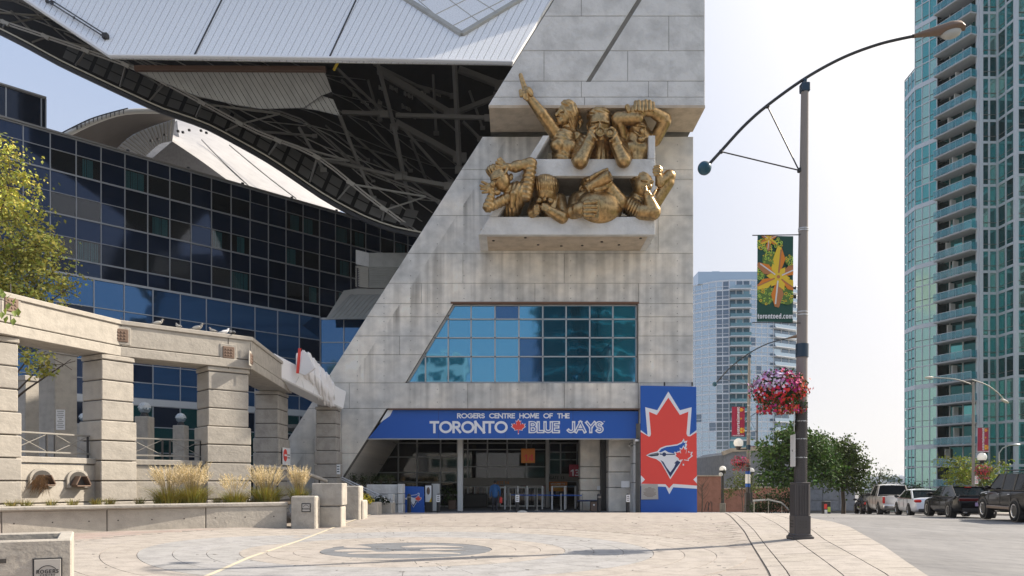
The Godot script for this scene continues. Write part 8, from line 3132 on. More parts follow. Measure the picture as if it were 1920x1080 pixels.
# ================================================================ PARKED CARS
func car(called: String, label: String, paint: Material, at: Vector3, turn: float, k: Dictionary) -> void:
	var o := thing(called, label, "car" if called != "pickup_truck" else "pickup truck", at, turn, "cars parked along the far kerb")
	var st: Array = k.stations
	var rows := []
	for s in st:
		var z: float = s[0]
		var y1: float = s[1]
		var w: float = s[2]
		var y0: float = s[3]
		var row := []
		var half := [[0.0, y0], [w * 0.8, y0], [w * 0.95, y0 + (y1 - y0) * 0.12], [w, y0 + (y1 - y0) * 0.4], [w * 0.99, y0 + (y1 - y0) * 0.68], [w * 0.965, y0 + (y1 - y0) * 0.88], [w * 0.9, y0 + (y1 - y0) * 0.975], [w * 0.6, y1 + 0.012], [0.0, y1 + 0.03]]
		for p in half:
			row.append(Vector3(p[0], p[1], z))
		for i in range(half.size() - 2, -1, -1):
			row.append(Vector3(-half[i][0], half[i][1], z))
		rows.append(row)
	var b := Mb.new()
	loft(b, rows)
	for e in [rows[0], rows[-1]]:
		var c := Vector3.ZERO
		for p in e:
			c += p / float(e.size())
		for i in e.size() - 1:
			b.face3(c, e[i], e[i + 1], Vector3(0, 0.6, 0))
	part("body", b, paint, o)
	var g: Array = k.cabin    # z base front, z roof front, z roof rear, z base rear, y belt, y roof, half width belt, half width roof
	var P := func(z: float, y: float, s: float) -> Vector3:
		var t := clampf((y - g[4]) / (g[5] - g[4]), 0, 1)
		return Vector3(s * lerpf(g[6], g[7], t), y, z)
	var yr: float = g[5] - 0.05
	var gl := Mb.new()
	for s in [-1.0, 1.0]:
		gl.face(P.call(g[0], g[4], s), P.call(g[3], g[4], s), P.call(g[2], yr, s), P.call(g[1], yr, s), Vector3(0, 1, 0))
	gl.face(P.call(g[0], g[4], -1), P.call(g[0], g[4], 1), P.call(g[1], yr, 1), P.call(g[1], yr, -1), Vector3(0, 1, 0))
	gl.face(P.call(g[3], g[4], -1), P.call(g[3], g[4], 1), P.call(g[2], yr, 1), P.call(g[2], yr, -1), Vector3(0, 1, 0))
	part("windows", gl, M.car_glass, o)
	var rf := Mb.new()
	var rr := []
	for i in 7:
		var t := i / 6.0
		var z := lerpf(g[1] - 0.06, g[2] + 0.06, t)
		var up := 0.05 * sin(PI * clampf(t, 0.0, 1.0)) 
		var row := []
		for j in 9:
			var u := j / 8.0 * 2.0 - 1.0
			row.append(Vector3(u * (g[7] + 0.02), yr + 0.015 + (0.05 + up) * sqrt(maxf(0.0, 1.0 - u * u * 0.92)) - 0.015, z))
		rr.append(row)
	loft(rf, rr)
	rf.box(Vector3(0, yr - 0.005, (g[1] + g[2]) * 0.5), Vector3(g[7] * 2.0, 0.03, g[2] - g[1]))
	part("roof", rf, paint, o)
	for s in [-1.0, 1.0]:
		for e in [[g[0], g[1], 0.06, paint], [g[3], g[2], k.get("rear_pillar", 0.12), paint]]:
			var q := Mb.new()
			q.bar(P.call(e[0], g[4] - 0.02, s), P.call(e[1], yr, s), 0.05, e[2], Vector3(s, 0, 0).cross(Vector3(0, 1, 0)), 0.02)
			part("pillar", q, e[3], o)
		for z in k.posts:
			var q := Mb.new()
			q.bar(P.call(z[0], g[4] - 0.02, s * 1.005), P.call(z[1], yr, s * 1.005), 0.02, z[2], Vector3(s, 0, 0).cross(Vector3(0, 1, 0)))
			part("pillar", q, paint if z[2] > 0.15 else M.paint_black, o)
		var sill := Mb.new()
		sill.bar(P.call(g[0], g[4] + 0.005, s * 1.01), P.call(g[3], g[4] + 0.005, s * 1.01), 0.03, 0.035, Vector3.UP)
		part("window_trim", sill, k.get("trim", M.paint_black), o)
		var m := Mb.new()
		m.ball(Vector3(s * (g[6] + 0.2), g[4] + 0.1, g[0] + 0.5), Vector3(0.13, 0.09, 0.07), 12)
		m.bar(Vector3(s * g[6], g[4] + 0.04, g[0] + 0.5), Vector3(s * (g[6] + 0.15), g[4] + 0.07, g[0] + 0.5), 0.06, 0.04)
		part("mirror", m, k.get("mirror", paint), o)
		for z in k.doors:
			var d := Mb.new()
			d.box(Vector3(s * (k.width + 0.0), (g[4] + 0.42) * 0.5, z), Vector3(0.012, g[4] - 0.5, 0.012))
			part("door_seam", d, M.joint, o)
			var hd := Mb.new()
			hd.box(Vector3(s * (k.width - 0.005), g[4] - 0.16, z - 0.18), Vector3(0.04, 0.035, 0.2), 0.012)
			part("door_handle", hd, k.get("handle", paint), o)
		for z in k.axles:
			var r: float = k.wheel
			var wx: float = k.width - 0.1
			var a := Mb.new()
			a.lathe([Vector2(0, 0.012), Vector2(r * 1.16, 0.012), Vector2(r * 1.16, -0.25), Vector2(0, -0.25)], 24, Transform3D(Basis(Vector3.FORWARD, s * PI / 2), Vector3(s * (k.width - 0.0), r + 0.02, z)))
			part("wheel_arch", a, M.paint_black, o)
			var w := Node3D.new()
			w.name = numbered("wheel", o)
			o.add_child(w)
			w.position = Vector3(s * wx, r, z)
			var xf := Transform3D(Basis(Vector3.FORWARD, s * PI / 2), Vector3.ZERO)
			var t := Mb.new()
			t.lathe([Vector2(r * 0.64, 0.13), Vector2(r * 0.82, 0.15), Vector2(r * 0.96, 0.125), Vector2(r, 0.08), Vector2(r, -0.08), Vector2(r * 0.95, -0.12), Vector2(r * 0.5, -0.13)], 26, xf)
			part("tyre", t, M.rubber, w)
			var rm := Mb.new()
			rm.lathe([Vector2(0, 0.1), Vector2(r * 0.14, 0.1), Vector2(r * 0.16, 0.06), Vector2(r * 0.16, 0.05)], 12, xf)
			rm.lathe([Vector2(r * 0.54, 0.08), Vector2(r * 0.58, 0.125), Vector2(r * 0.65, 0.13)], 26, xf)
			for i in k.spokes:
				var an: float = TAU * i / k.spokes
				var dv := Vector3(0, cos(an), sin(an))
				rm.bar(Vector3(s * 0.08, 0, 0) + dv * r * 0.1, Vector3(s * 0.095, 0, 0) + dv * r * 0.6, r * 0.15, 0.04, Vector3(s, 0, 0))
			part("rim", rm, k.rim, w)
			var ds := Mb.new()
			ds.lathe([Vector2(0, 0.03), Vector2(r * 0.6, 0.03)], 20, xf)
			part("brake_disc", ds, M.steel_dark, w)
	for e in k.rear:
		var q := Mb.new()
		q.box(e[0], e[1], e[2])
		part(e[3], q, e[4], o)
	var n := Mb.new()
	n.box(Vector3(0, k.plate, k.tail + 0.015), Vector3(0.32, 0.16, 0.02), 0.004)
	part("number_plate", n, M.plate_violet if k.get("violet", false) else M.paint_white, o)

func build_cars() -> void:
	var cp := func(called: String, c: Color, metal: float) -> StandardMaterial3D:
		var m := plain(called, c, 0.45 if c.v < 0.3 else 0.28, metal)
		m.clearcoat_enabled = true
		m.clearcoat = 0.55
		m.metallic_specular = 0.12 if c.v < 0.3 else 0.3
		m.clearcoat_roughness = 0.03
		return m
	var black: StandardMaterial3D = cp.call("car_black", lin(0.008, 0.008, 0.009), 0.0)
	var brown: StandardMaterial3D = cp.call("car_dark", lin(0.014, 0.011, 0.011), 0.0)
	var white: StandardMaterial3D = cp.call("car_white", lin(0.66, 0.68, 0.73), 0.1)
	var silver: StandardMaterial3D = cp.call("car_silver", lin(0.55, 0.53, 0.52), 0.35)
	var cg := plain("car_glass", lin(0.008, 0.01, 0.012), 0.03)
	cg.metallic_specular = 0.2
	plain("car_trim", lin(0.2, 0.14, 0.1), 0.4, 0.3)
	plain("tail_red", lin(0.5, 0.015, 0.012), 0.15)
	plain("tail_dark", lin(0.1, 0.006, 0.006), 0.1)
	plain("plate_violet", lin(0.4, 0.3, 0.5), 0.6)
	plain("chrome", lin(0.65, 0.65, 0.66), 0.15, 0.9)
	var sedan := [[-2.42, 0.5, 0.62, 0.28], [-2.36, 0.66, 0.8, 0.2], [-2.05, 0.8, 0.89, 0.19], [-1.5, 0.9, 0.925, 0.19], [-0.9, 0.96, 0.93, 0.19], [0.2, 0.98, 0.93, 0.2], [1.3, 1.0, 0.935, 0.2], [1.9, 1.01, 0.92, 0.22], [2.25, 1.03, 0.86, 0.28], [2.42, 0.96, 0.8, 0.34], [2.45, 0.6, 0.76, 0.36]]
	car("parked_car", "black saloon car with a full-width dark red tail light bar and violet plate", black, spot(1797, 0, 36.8) * Vector3(1, 0, 1) + Vector3(-0.1, 0.03, 0.2), -0.2, {"stations": sedan, "cabin": [-1.15, -0.4, 0.95, 2.12, 0.97, 1.48, 0.87, 0.64], "width": 0.93, "wheel": 0.35, "axles": [-1.5, 1.45], "spokes": 5, "rim": M.steel_light, "posts": [[0.25, 0.2, 0.09]], "doors": [-0.75, 0.3, 1.1], "plate": 0.66, "tail": 2.45, "violet": true, "rear_pillar": 0.2,
		"rear": [[Vector3(0, 0.86, 2.4), Vector3(1.62, 0.14, 0.1), 0.03, "tail_light_bar", M.tail_dark], [Vector3(0, 0.4, 2.42), Vector3(1.4, 0.2, 0.1), 0.04, "bumper_insert", M.paint_black], [Vector3(0, 1.05, 2.26), Vector3(1.5, 0.05, 0.2), 0.02, "spoiler", black], [Vector3(0, 1.41, 1.12), Vector3(0.3, 0.035, 0.05), 0.01, "brake_lamp", M.tail_red], [Vector3(-0.55, 0.3, 2.44), Vector3(0.16, 0.08, 0.06), 0.02, "exhaust", M.chrome], [Vector3(0.55, 0.3, 2.44), Vector3(0.16, 0.08, 0.06), 0.02, "exhaust", M.chrome], [Vector3(0.0, 0.78, 2.45), Vector3(0.12, 0.08, 0.03), 0.01, "badge", M.chrome]]})
	car("parked_car", "white saloon car with orange-red tail light between the pickup and the black saloon", white, spot(1724, 0, 44.2) * Vector3(1, 0, 1) + Vector3(0, -0.22, 0), -0.24, {"stations": sedan.map(func(s): return [s[0] * 0.97, s[1], s[2] * 0.96, s[3]]), "cabin": [-1.2, -0.45, 0.9, 1.98, 0.97, 1.47, 0.84, 0.62], "width": 0.895, "wheel": 0.33, "axles": [-1.4, 1.32], "spokes": 10, "rim": M.chrome, "posts": [[0.2, 0.15, 0.08]], "doors": [-0.8, 0.25, 1.05], "plate": 0.72, "tail": 2.4, "rear_pillar": 0.16, "trim": M.chrome, "mirror": M.paint_black,
		"rear": [[Vector3(-0.66, 0.86, 2.3), Vector3(0.36, 0.16, 0.22), 0.05, "tail_light", M.tail_red], [Vector3(0.66, 0.86, 2.3), Vector3(0.36, 0.16, 0.22), 0.05, "tail_light", M.tail_red], [Vector3(0, 0.36, 2.4), Vector3(1.3, 0.16, 0.08), 0.04, "bumper_insert", M.paint_black]]})
	var pick := [[-2.95, 0.7, 0.75, 0.4], [-2.9, 0.95, 0.9, 0.35], [-2.6, 1.12, 0.97, 0.33], [-1.6, 1.2, 1.0, 0.33], [-0.6, 1.22, 1.0, 0.33], [1.2, 1.25, 1.0, 0.33], [2.4, 1.27, 1.0, 0.36], [2.85, 1.26, 0.98, 0.42], [2.93, 1.2, 0.95, 0.5], [2.94, 0.6, 0.93, 0.5]]
	car("pickup_truck", "pale silver pickup truck with tall tailgate and red tail lamps", silver, spot(1668, 0, 50.0) * Vector3(1, 0, 1) + Vector3(0, -0.44, 0), -0.26, {"stations": pick, "cabin": [-1.35, -0.7, 0.75, 1.0, 1.22, 1.93, 0.92, 0.74], "width": 1.0, "wheel": 0.41, "axles": [-1.95, 1.7], "spokes": 6, "rim": M.chrome, "posts": [[-0.15, -0.15, 0.1], [0.5, 0.45, 0.16]], "doors": [-1.15, -0.1, 0.85], "plate": 0.72, "tail": 2.99, "rear_pillar": 0.2, "mirror": M.paint_black,
		"rear": [[Vector3(-0.9, 1.0, 2.9), Vector3(0.14, 0.42, 0.12), 0.03, "tail_light", M.tail_red], [Vector3(0.9, 1.0, 2.9), Vector3(0.14, 0.42, 0.12), 0.03, "tail_light", M.tail_red], [Vector3(0, 0.62, 3.0), Vector3(1.9, 0.2, 0.16), 0.04, "bumper", M.chrome], [Vector3(0, 1.02, 2.945), Vector3(1.6, 0.46, 0.03), 0.01, "tailgate", silver], [Vector3(0, 1.08, 2.968), Vector3(0.3, 0.06, 0.02), 0.01, "tailgate_handle", M.paint_black], [Vector3(0, 1.29, 1.95), Vector3(1.7, 0.06, 1.7), 0.02, "bed_cover", M.paint_black]]})
	car("parked_car", "dark car almost hidden in front of the pickup", brown, spot(1634, 0, 57.5) * Vector3(1, 0, 1) + Vector3(0, -0.72, 0), -0.28, {"stations": sedan, "cabin": [-1.0, -0.3, 0.9, 1.95, 0.97, 1.5, 0.86, 0.62], "width": 0.93, "wheel": 0.34, "axles": [-1.45, 1.4], "spokes": 5, "rim": M.steel_light, "posts": [[0.25, 0.2, 0.09]], "doors": [-0.75, 0.3, 1.1], "plate": 0.66, "tail": 2.45,
		"rear": [[Vector3(-0.68, 0.85, 2.34), Vector3(0.34, 0.2, 0.2), 0.05, "tail_light", M.tail_red], [Vector3(0.68, 0.85, 2.34), Vector3(0.34, 0.2, 0.2), 0.05, "tail_light", M.tail_red]]})
	var suv := [[-2.5, 0.7, 0.7, 0.42], [-2.44, 0.95, 0.88, 0.34], [-2.1, 1.1, 0.96, 0.32], [-1.3, 1.17, 1.0, 0.32], [-0.4, 1.19, 1.0, 0.32], [1.2, 1.21, 1.0, 0.33], [2.2, 1.22, 0.99, 0.36], [2.5, 1.2, 0.96, 0.45], [2.56, 0.9, 0.94, 0.5], [2.58, 0.55, 0.92, 0.5]]
	car("parked_car", "large dark sport utility car with silver wheels at the right edge", brown, Vector3(20.45, 0.17, -30.75), -0.2, {"stations": suv, "cabin": [-1.25, -0.5, 2.15, 2.5, 1.19, 1.88, 0.92, 0.76], "width": 1.0, "wheel": 0.41, "axles": [-1.55, 1.45], "spokes": 6, "rim": M.chrome, "posts": [[0.1, 0.1, 0.1], [1.15, 1.2, 0.14]], "doors": [-1.05, 0.1, 1.1], "plate": 0.9, "tail": 2.6, "rear_pillar": 0.25, "handle": M.chrome,
		"rear": [[Vector3(-0.92, 1.1, 2.45), Vector3(0.14, 0.6, 0.2), 0.04, "tail_light", M.tail_red], [Vector3(0.92, 1.1, 2.45), Vector3(0.14, 0.6, 0.2), 0.04, "tail_light", M.tail_red], [Vector3(0, 0.6, 2.56), Vector3(1.9, 0.24, 0.14), 0.05, "bumper", M.car_trim], [Vector3(-1.0, 0.5, -0.05), Vector3(0.08, 0.14, 2.2), 0.03, "side_step", M.car_trim], [Vector3(1.0, 0.5, -0.05), Vector3(0.08, 0.14, 2.2), 0.03, "side_step", M.car_trim], [Vector3(-0.62, 1.98, 0.8), Vector3(0.05, 0.05, 2.2), 0.02, "roof_rail", M.steel_dark], [Vector3(0.62, 1.98, 0.8), Vector3(0.05, 0.05, 2.2), 0.02, "roof_rail", M.steel_dark]]})

# ================================================================ TREES, HEDGES, GRASSES
func limb(b: Mb, pts: Array, r0: float, r1: float) -> void:
	var p := PackedVector3Array(pts)
	var rs := []
	for i in p.size():
		rs.append(lerpf(r0, r1, float(i) / (p.size() - 1)))
	b.tube(p, rs, 7)

# crown lobes: [centre, radii]; leaves sit in clumps through them
func crown(o: Node3D, lobes: Array, count: int, size: float, tint: Color, mat: Material, sd: int, edge := 0.75) -> void:
	var r := RandomNumberGenerator.new()
	r.seed = sd
	var pl := []
	var tn := []
	var vol := []
	var total := 0.0
	for l in lobes:
		total += l[1].x * l[1].y * l[1].z
		vol.append(total)
	var clumps := count / 14
	for k in clumps:
		var pick := r.randf() * total
		var i := 0
		while vol[i] < pick:
			i += 1
		var d := Vector3(r.randfn(), r.randfn(), r.randfn()).normalized()
		var c: Vector3 = lobes[i][0] + d * lobes[i][1] * pow(r.randf(), 1.0 / 3.0 * (1.0 if edge < 0.5 else 0.7)) * (r.randf_range(1.2, 1.45) if r.randf() < 0.13 else r.randf_range(0.7, 1.15))
		var shade := r.randf_range(0.5, 1.5)
		var spread: float = size * r.randf_range(1.1, 3.0)
		var droop := Vector3(d.x, -0.35, d.z).normalized()
		for q in 14:
			var p := c + Vector3(r.randfn(), r.randfn() * 0.7, r.randfn()) * spread * 0.55
			var bs := facing(Vector3(d.x * 0.5, 0.6, d.z * 0.5), r, 0.9)
			pl.append(Transform3D(bs.scaled(Vector3.ONE * size * r.randf_range(0.7, 1.3)), p))
			var g := shade * r.randf_range(0.8, 1.2)
			tn.append(Color(tint.r * g * r.randf_range(0.85, 1.25), tint.g * g, tint.b * g))
	scatter("crown", leaf_mesh(0.62), mat, pl, tn, o)

func street_tree(label: String, base: Vector3, lobes: Array, count: int, size: float, tint: Color, sd: int, r0: float, mat: Material) -> Node3D:
	var o := thing("street_tree", label, "tree", base, 0.0, "street trees")
	var b := Mb.new()
	var low := 1e9
	for l in lobes:
		low = minf(low, l[0].y - l[1].y * 0.3)
	limb(b, [Vector3(0, -0.1, 0), Vector3(0.03, low * 0.4, 0.02), Vector3(-0.04, low * 0.8, 0), Vector3(0, low + 0.4, 0)], r0, r0 * 0.7)
	part("trunk", b, M.bark, o)
	for l in lobes:
		var c := Mb.new()
		var e: Vector3 = l[0]
		limb(c, [Vector3(0, low * 0.85, 0), Vector3(e.x * 0.35, lerpf(low, e.y, 0.45), e.z * 0.35), e * Vector3(0.8, 1, 0.8), e + Vector3(0, l[1].y * 0.5, 0)], r0 * 0.55, r0 * 0.1)
		for k in 4:
			var a := k * 1.7 + sd
			c.rod(e * Vector3(0.8, 1, 0.8), e + Vector3(cos(a) * l[1].x, sin(a * 1.3) * l[1].y, sin(a) * l[1].z) * 0.8, r0 * 0.09, 5)
		part("limb", c, M.bark, o)
	crown(o, lobes, count, size, tint, mat, sd)
	return o

func bush(label: String, at: Vector3, r: Vector3, n: int, size: float, tint: Color, sd: int, group := "") -> Node3D:
	var o := thing("bush", label, "bush", at, 0.0, group)
	var b := Mb.new()
	for k in 6:
		var a := k * 1.1
		b.rod(Vector3(0, 0, 0), Vector3(cos(a) * r.x * 0.6, r.y * 1.3, sin(a) * r.z * 0.6), 0.02, 5)
	part("stems", b, M.bark, o)
	crown(o, [[Vector3(0, r.y, 0), r]], n, size, tint, M.leaf_tree, sd, 0.3)
	return o

func grass_clump(label: String, at: Vector3, h: float, spread: float, n: int, plumes: int, sd: int, tint: Color, group: String) -> void:
	var o := thing("grass_clump", label, "grass", at, 0.0, group)
	var r := RandomNumberGenerator.new()
	r.seed = sd
	var b := Mb.new()
	b.colored = true
	for i in n:
		var a := r.randf() * TAU
		var rad := sqrt(r.randf()) * spread * 0.35
		var p0 := Vector3(cos(a) * rad, 0, sin(a) * rad)
		var lean := Vector3(cos(a), 0, sin(a)) * r.randf_range(0.05, 0.85) * spread + Vector3(r.randf_range(-0.08, 0.08), 0, r.randf_range(-0.08, 0.08))
		var hh := h * r.randf_range(0.32, 0.74)
		var g := r.randf_range(0.7, 1.25)
		b.col = Color(tint.r * g * r.randf_range(0.8, 1.5), tint.g * g, tint.b * g)
		var side := Vector3(-sin(a), 0, cos(a)).rotated(Vector3.UP, r.randf_range(-1, 1)) * 0.009
		var q := []
		for k in 4:
			var t := k / 3.0
			q.append(p0 + lean * t * t + Vector3.UP * hh * (t - 0.28 * t * t * t))
		for k in 3:
			var w0 := 1.0 - k / 3.0
			var w1 := 1.0 - (k + 1) / 3.0
			b.quad(q[k] - side * w0, q[k] + side * w0, q[k + 1] + side * w1, q[k + 1] - side * w1)
	stuff(part("blades", b, M.grass_blade, o))
	if plumes:
		var c := Mb.new()
		c.colored = true
		for i in plumes:
			var a := r.randf() * TAU
			var lean := Vector3(cos(a), 0, sin(a)) * sqrt(r.randf()) * spread * 0.5
			var hh := h * r.randf_range(0.72, 1.05)
			var p0 := Vector3(cos(a), 0, sin(a)) * spread * 0.12
			var q := []
			for k in 6:
				var t := k / 5.0
				q.append(p0 + lean * t * t + Vector3.UP * hh * t)
			var side := Vector3(-sin(a), 0, cos(a)) * 0.004
			c.col = Color(0.34, 0.27, 0.12)
			for k in 5:
				c.quad(q[k] - side, q[k] + side, q[k + 1] + side, q[k + 1] - side)
			for k in 16:
				var t := 0.64 + 0.36 * k / 15.0
				var p := p0 + lean * t * t + Vector3.UP * hh * t
				var w := 0.032 * sin(PI * clampf((t - 0.6) / 0.42, 0.05, 0.98)) + 0.006
				var d := Vector3(r.randf_range(-1, 1), 0.9, r.randf_range(-1, 1)).normalized()
				var g := r.randf_range(0.8, 1.2)
				c.col = Color(0.78, 0.66, 0.46) * g
				var sd2 := d.cross(Vector3(r.randf_range(-1, 1), 0.1, r.randf_range(-1, 1))).normalized() * 0.009
				c.tri(p - sd2, p + sd2, p + d * w * 2.4)
				c.tri(p + sd2, p - sd2, p + Vector3(-d.x, d.y, -d.z) * w * 2.4)
		stuff(part("plumes", c, M.grass_blade, o))

func build_plants() -> void:
	var d := 30.5
	var b0 := Vector3(-21.2, 0.2, -31.5)
	var lf := func(px: float, py: float, dd: float, r: float) -> Array:
		return [spot(px, py, dd) - b0, Vector3(r, r * 0.95, r)]
	var lobes := [lf.call(-10, 290, 31, 0.95), lf.call(18, 345, 30.5, 1.05), lf.call(-40, 380, 31, 1.4), lf.call(38, 410, 30, 1.1), lf.call(70, 460, 30, 1.0), lf.call(20, 480, 30.5, 1.4), lf.call(95, 515, 29.8, 0.95), lf.call(45, 545, 30, 1.2), lf.call(-30, 520, 30, 1.5), lf.call(122, 545, 29.5, 0.55), lf.call(0, 600, 30, 1.3), lf.call(75, 590, 29.6, 0.9), lf.call(75, 690, 29.2, 0.55), lf.call(120, 683, 29.0, 0.4), lf.call(55, 670, 29.4, 0.6)]
	var o := thing("birch_tree", "yellow-green leafy tree rising behind the colonnade at the left edge", "tree", b0)
	var tb := Mb.new()
	limb(tb, [Vector3(0, 0, 0), Vector3(0.1, 2.5, 0), Vector3(0.0, 5.0, 0.1), Vector3(0.3, 8.5, 0.3), Vector3(0.4, 13.0, 0.2)], 0.2, 0.05)
	part("trunk", tb, M.bark, o)
	var k := 0
	for l in lobes:
		var e: Vector3 = l[0]
		var c := Mb.new()
		var y0: float = clampf(e.y - 1.8, 2.0, 11.0)
		limb(c, [Vector3(0.1, y0, 0.1), e * Vector3(0.5, 0, 0.5) + Vector3(0, lerpf(y0, e.y, 0.55), 0), e], 0.06, 0.02)
		for q in 7:
			var a := q * 0.9 + k
			c.rod(e, e + Vector3(cos(a), 0.5 * sin(a * 2.1), sin(a)) * l[1].x * 0.95, 0.012, 4)
		part("limb", c, M.bark, o)
		k += 1
	crown(o, lobes, 15000, 0.145, Color(0.42, 0.42, 0.1), M.leaf_birch, 41, 0.3)
	var sg := thing("leafy_tree", "near tree at the left edge of which only a sprig of large leaves hangs in", "tree", spot(-30, 560, 12))
	var sb := Mb.new()
	var tk := Mb.new()
	limb(tk, [Vector3(-5, -4.5, -0.2), Vector3(-4.9, -1.5, 0), Vector3(-4.8, 1.5, 0), Vector3(-4.9, 4.0, 0)], 0.17, 0.08)
	limb(tk, [Vector3(-4.85, 0.2, 0), Vector3(-3.2, 1.0, 0.1), Vector3(-1.6, 0.9, 0), Vector3(-0.5, 0.25, 0)], 0.07, 0.012)
	part("trunk", tk, M.bark, sg)
	crown(sg, [[Vector3(-4.9, 3.6, 0), Vector3(1.9, 1.6, 1.9)]], 1600, 0.15, Color(0.12, 0.16, 0.04), M.leaf_tree, 43)
	limb(sb, [Vector3(-0.5, 0.25, 0), Vector3(0.0, 0.05, 0), Vector3(0.3, -0.02, 0), Vector3(0.52, -0.14, 0.0)], 0.012, 0.004)
	part("twig", sb, M.bark, sg)
	var lm := leaf_mesh(0.6)
	var rr := RandomNumberGenerator.new()
	rr.seed = 12
	for e in [[-4, 560], [8, 556], [22, 560], [30, 566], [18, 575], [26, 590], [4, 592], [-2, 606], [14, 600], [34, 585], [12, 583], [-6, 580], [2, 548], [26, 604]]:
		var m := spot(e[0], e[1] - 8, 12.0 + rr.randf_range(-0.2, 0.2)) - sg.position
		var bs := Basis(Vector3.UP, rr.randf_range(-0.9, 0.9)) * Basis(Vector3.RIGHT, rr.randf_range(0.9, 1.6))
		piece("leaf", lm, M.leaf_near, sg, Transform3D(bs.scaled(Vector3(0.14, 0.14, 0.17)), m))
	var tint := Color(0.055, 0.105, 0.027)
	var t1 := spot(1492, 960, 57.0)
	t1.y = road_h(57) 
	var q := func(base: Vector3, px: float, py: float, dd: float, r: float, ry: float) -> Array: return [spot(px, py, dd) - base, Vector3(r, ry, r)]
	street_tree("big dark green tree behind the front lamp's base", t1, [q.call(t1, 1478, 828, 57, 1.2, 1.1), q.call(t1, 1448, 860, 56.5, 1.1, 1.1), q.call(t1, 1508, 848, 56, 1.5, 1.4), q.call(t1, 1536, 836, 57.5, 1.0, 1.1), q.call(t1, 1452, 897, 56, 1.0, 0.8), q.call(t1, 1500, 895, 55.6, 1.4, 0.9), q.call(t1, 1545, 876, 56.5, 1.1, 1.2), q.call(t1, 1492, 812, 57.4, 0.7, 0.6), q.call(t1, 1432, 838, 57, 0.5, 0.5)], 8600, 0.25, tint, 51, 0.2, M.leaf_tree)
	var t2 := spot(1581, 963, 60)
	t2.y = road_h(60)
	street_tree("slimmer lighter green tree with visible trunk right of the big dark tree", t2, [q.call(t2, 1582, 850, 60, 1.2, 1.3), q.call(t2, 1565, 875, 59.6, 1.1, 1.2), q.call(t2, 1605, 870, 60, 1.0, 1.1), q.call(t2, 1612, 905, 59.6, 0.9, 0.8), q.call(t2, 1588, 905, 59.5, 0.9, 0.8), q.call(t2, 1560, 905, 59.6, 0.7, 0.7), q.call(t2, 1622, 880, 60, 0.5, 0.6)], 5200, 0.22, Color(0.065, 0.1, 0.025), 52, 0.17, M.leaf_tree)
	var t3 := spot(1648, 962, 75)
	t3.y = road_h(75)
	street_tree("thin open tree with flat branches behind the pickup", t3, [q.call(t3, 1652, 880, 75, 1.0, 0.25), q.call(t3, 1640, 893, 75, 1.4, 0.3), q.call(t3, 1663, 897, 75, 1.0, 0.25), q.call(t3, 1636, 908, 75, 1.2, 0.5)], 700, 0.2, Color(0.05, 0.085, 0.03), 53, 0.1, M.leaf_tree)
	var t4 := spot(1828, 955, 62)
	t4.y = road_h(62)
	street_tree("sunlit yellow-green tree behind the lamp and the parked cars", t4, [q.call(t4, 1800, 868, 62, 1.4, 0.6), q.call(t4, 1822, 888, 62, 1.7, 0.8), q.call(t4, 1850, 900, 62, 1.7, 0.8), q.call(t4, 1795, 895, 62, 1.1, 0.6), q.call(t4, 1866, 878, 62, 1.2, 0.5), q.call(t4, 1838, 915, 61, 1.6, 0.6), q.call(t4, 1885, 868, 62.5, 0.7, 0.3), q.call(t4, 1790, 912, 62, 1.0, 0.5)], 3000, 0.21, Color(0.2, 0.24, 0.04), 54, 0.13, M.leaf_birch)
	var t5 := spot(1392, 960, 64)
	t5.y = road_h(64)
	street_tree("young thin tree behind the second street lamp", t5, [q.call(t5, 1388, 905, 64, 1.1, 0.9), q.call(t5, 1376, 912, 64, 0.8, 0.6), q.call(t5, 1412, 908, 64, 0.8, 0.7), q.call(t5, 1366, 925, 64, 0.5, 0.4)], 900, 0.17, Color(0.1, 0.13, 0.04), 55, 0.05, M.leaf_tree)
	var t6 := spot(1316, 958, 69)
	t6.y = road_h(69)
	var bt := thing("bare_sapling", "leafless dark sapling before the left end of the pink wall", "tree", t6)
	var bb := Mb.new()
	limb(bb, [Vector3(0, 0, 0), Vector3(0.05, 1.4, 0), Vector3(0, 2.4, 0)], 0.06, 0.03)
	for i in 14:
		var a := i * 2.4
		var y := 1.2 + i * 0.1
		bb.tube(PackedVector3Array([Vector3(0.03, y, 0), Vector3(cos(a) * 0.5, y + 0.5, sin(a) * 0.5), Vector3(cos(a) * 0.8, y + 1.1, sin(a) * 0.8)]), [0.025, 0.015, 0.006], 4)
	part("branches", bb, M.bark, bt)
	for e in [[1440, 948, 59, 1.3, 0.8, 900], [1475, 945, 58.5, 1.4, 0.85, 1000], [1425, 955, 58.8, 0.9, 0.5, 500]]:
		var p := spot(e[0], e[1], e[2])
		p.y = road_h(e[2])
		bush("dark rounded shrub %s the pale stair handrail" % ["behind" if e[0] == 1440 else "right of" if e[0] == 1475 else "at the left end of"], p, Vector3(e[3], e[4], e[3]), e[5], 0.16, Color(0.03, 0.05, 0.02), 60 + int(e[0]) % 7, "dark shrubs by the stair handrail")
	for i in 12:
		var px := 1640.0 + i * 8.0
		var p := spot(px, 925, 92 + (i % 3) * 4)
		bush("leafy shrub behind the cars, %s" % ["leftmost, beside the thin open tree", "second from the left, low", "third from the left", "fourth from the left, above the pickup's roof", "fifth from the left, before the pale blue building", "sixth, left of the tower's foot", "seventh, at the tower's left edge", "eighth, above the white saloon", "ninth, above the gap between the saloons", "tenth, above the black saloon's boot", "eleventh, above the black saloon's roof", "rightmost, behind the sunlit tree"][i], p - Vector3(0, 1.4, 0), Vector3(1.1, 1.0 + 0.35 * (i % 2), 1.1), 380, 0.25, Color(0.035, 0.065, 0.02) * (1.0 + 0.25 * (i % 3)), 70 + i, "shrubs behind the parked cars")
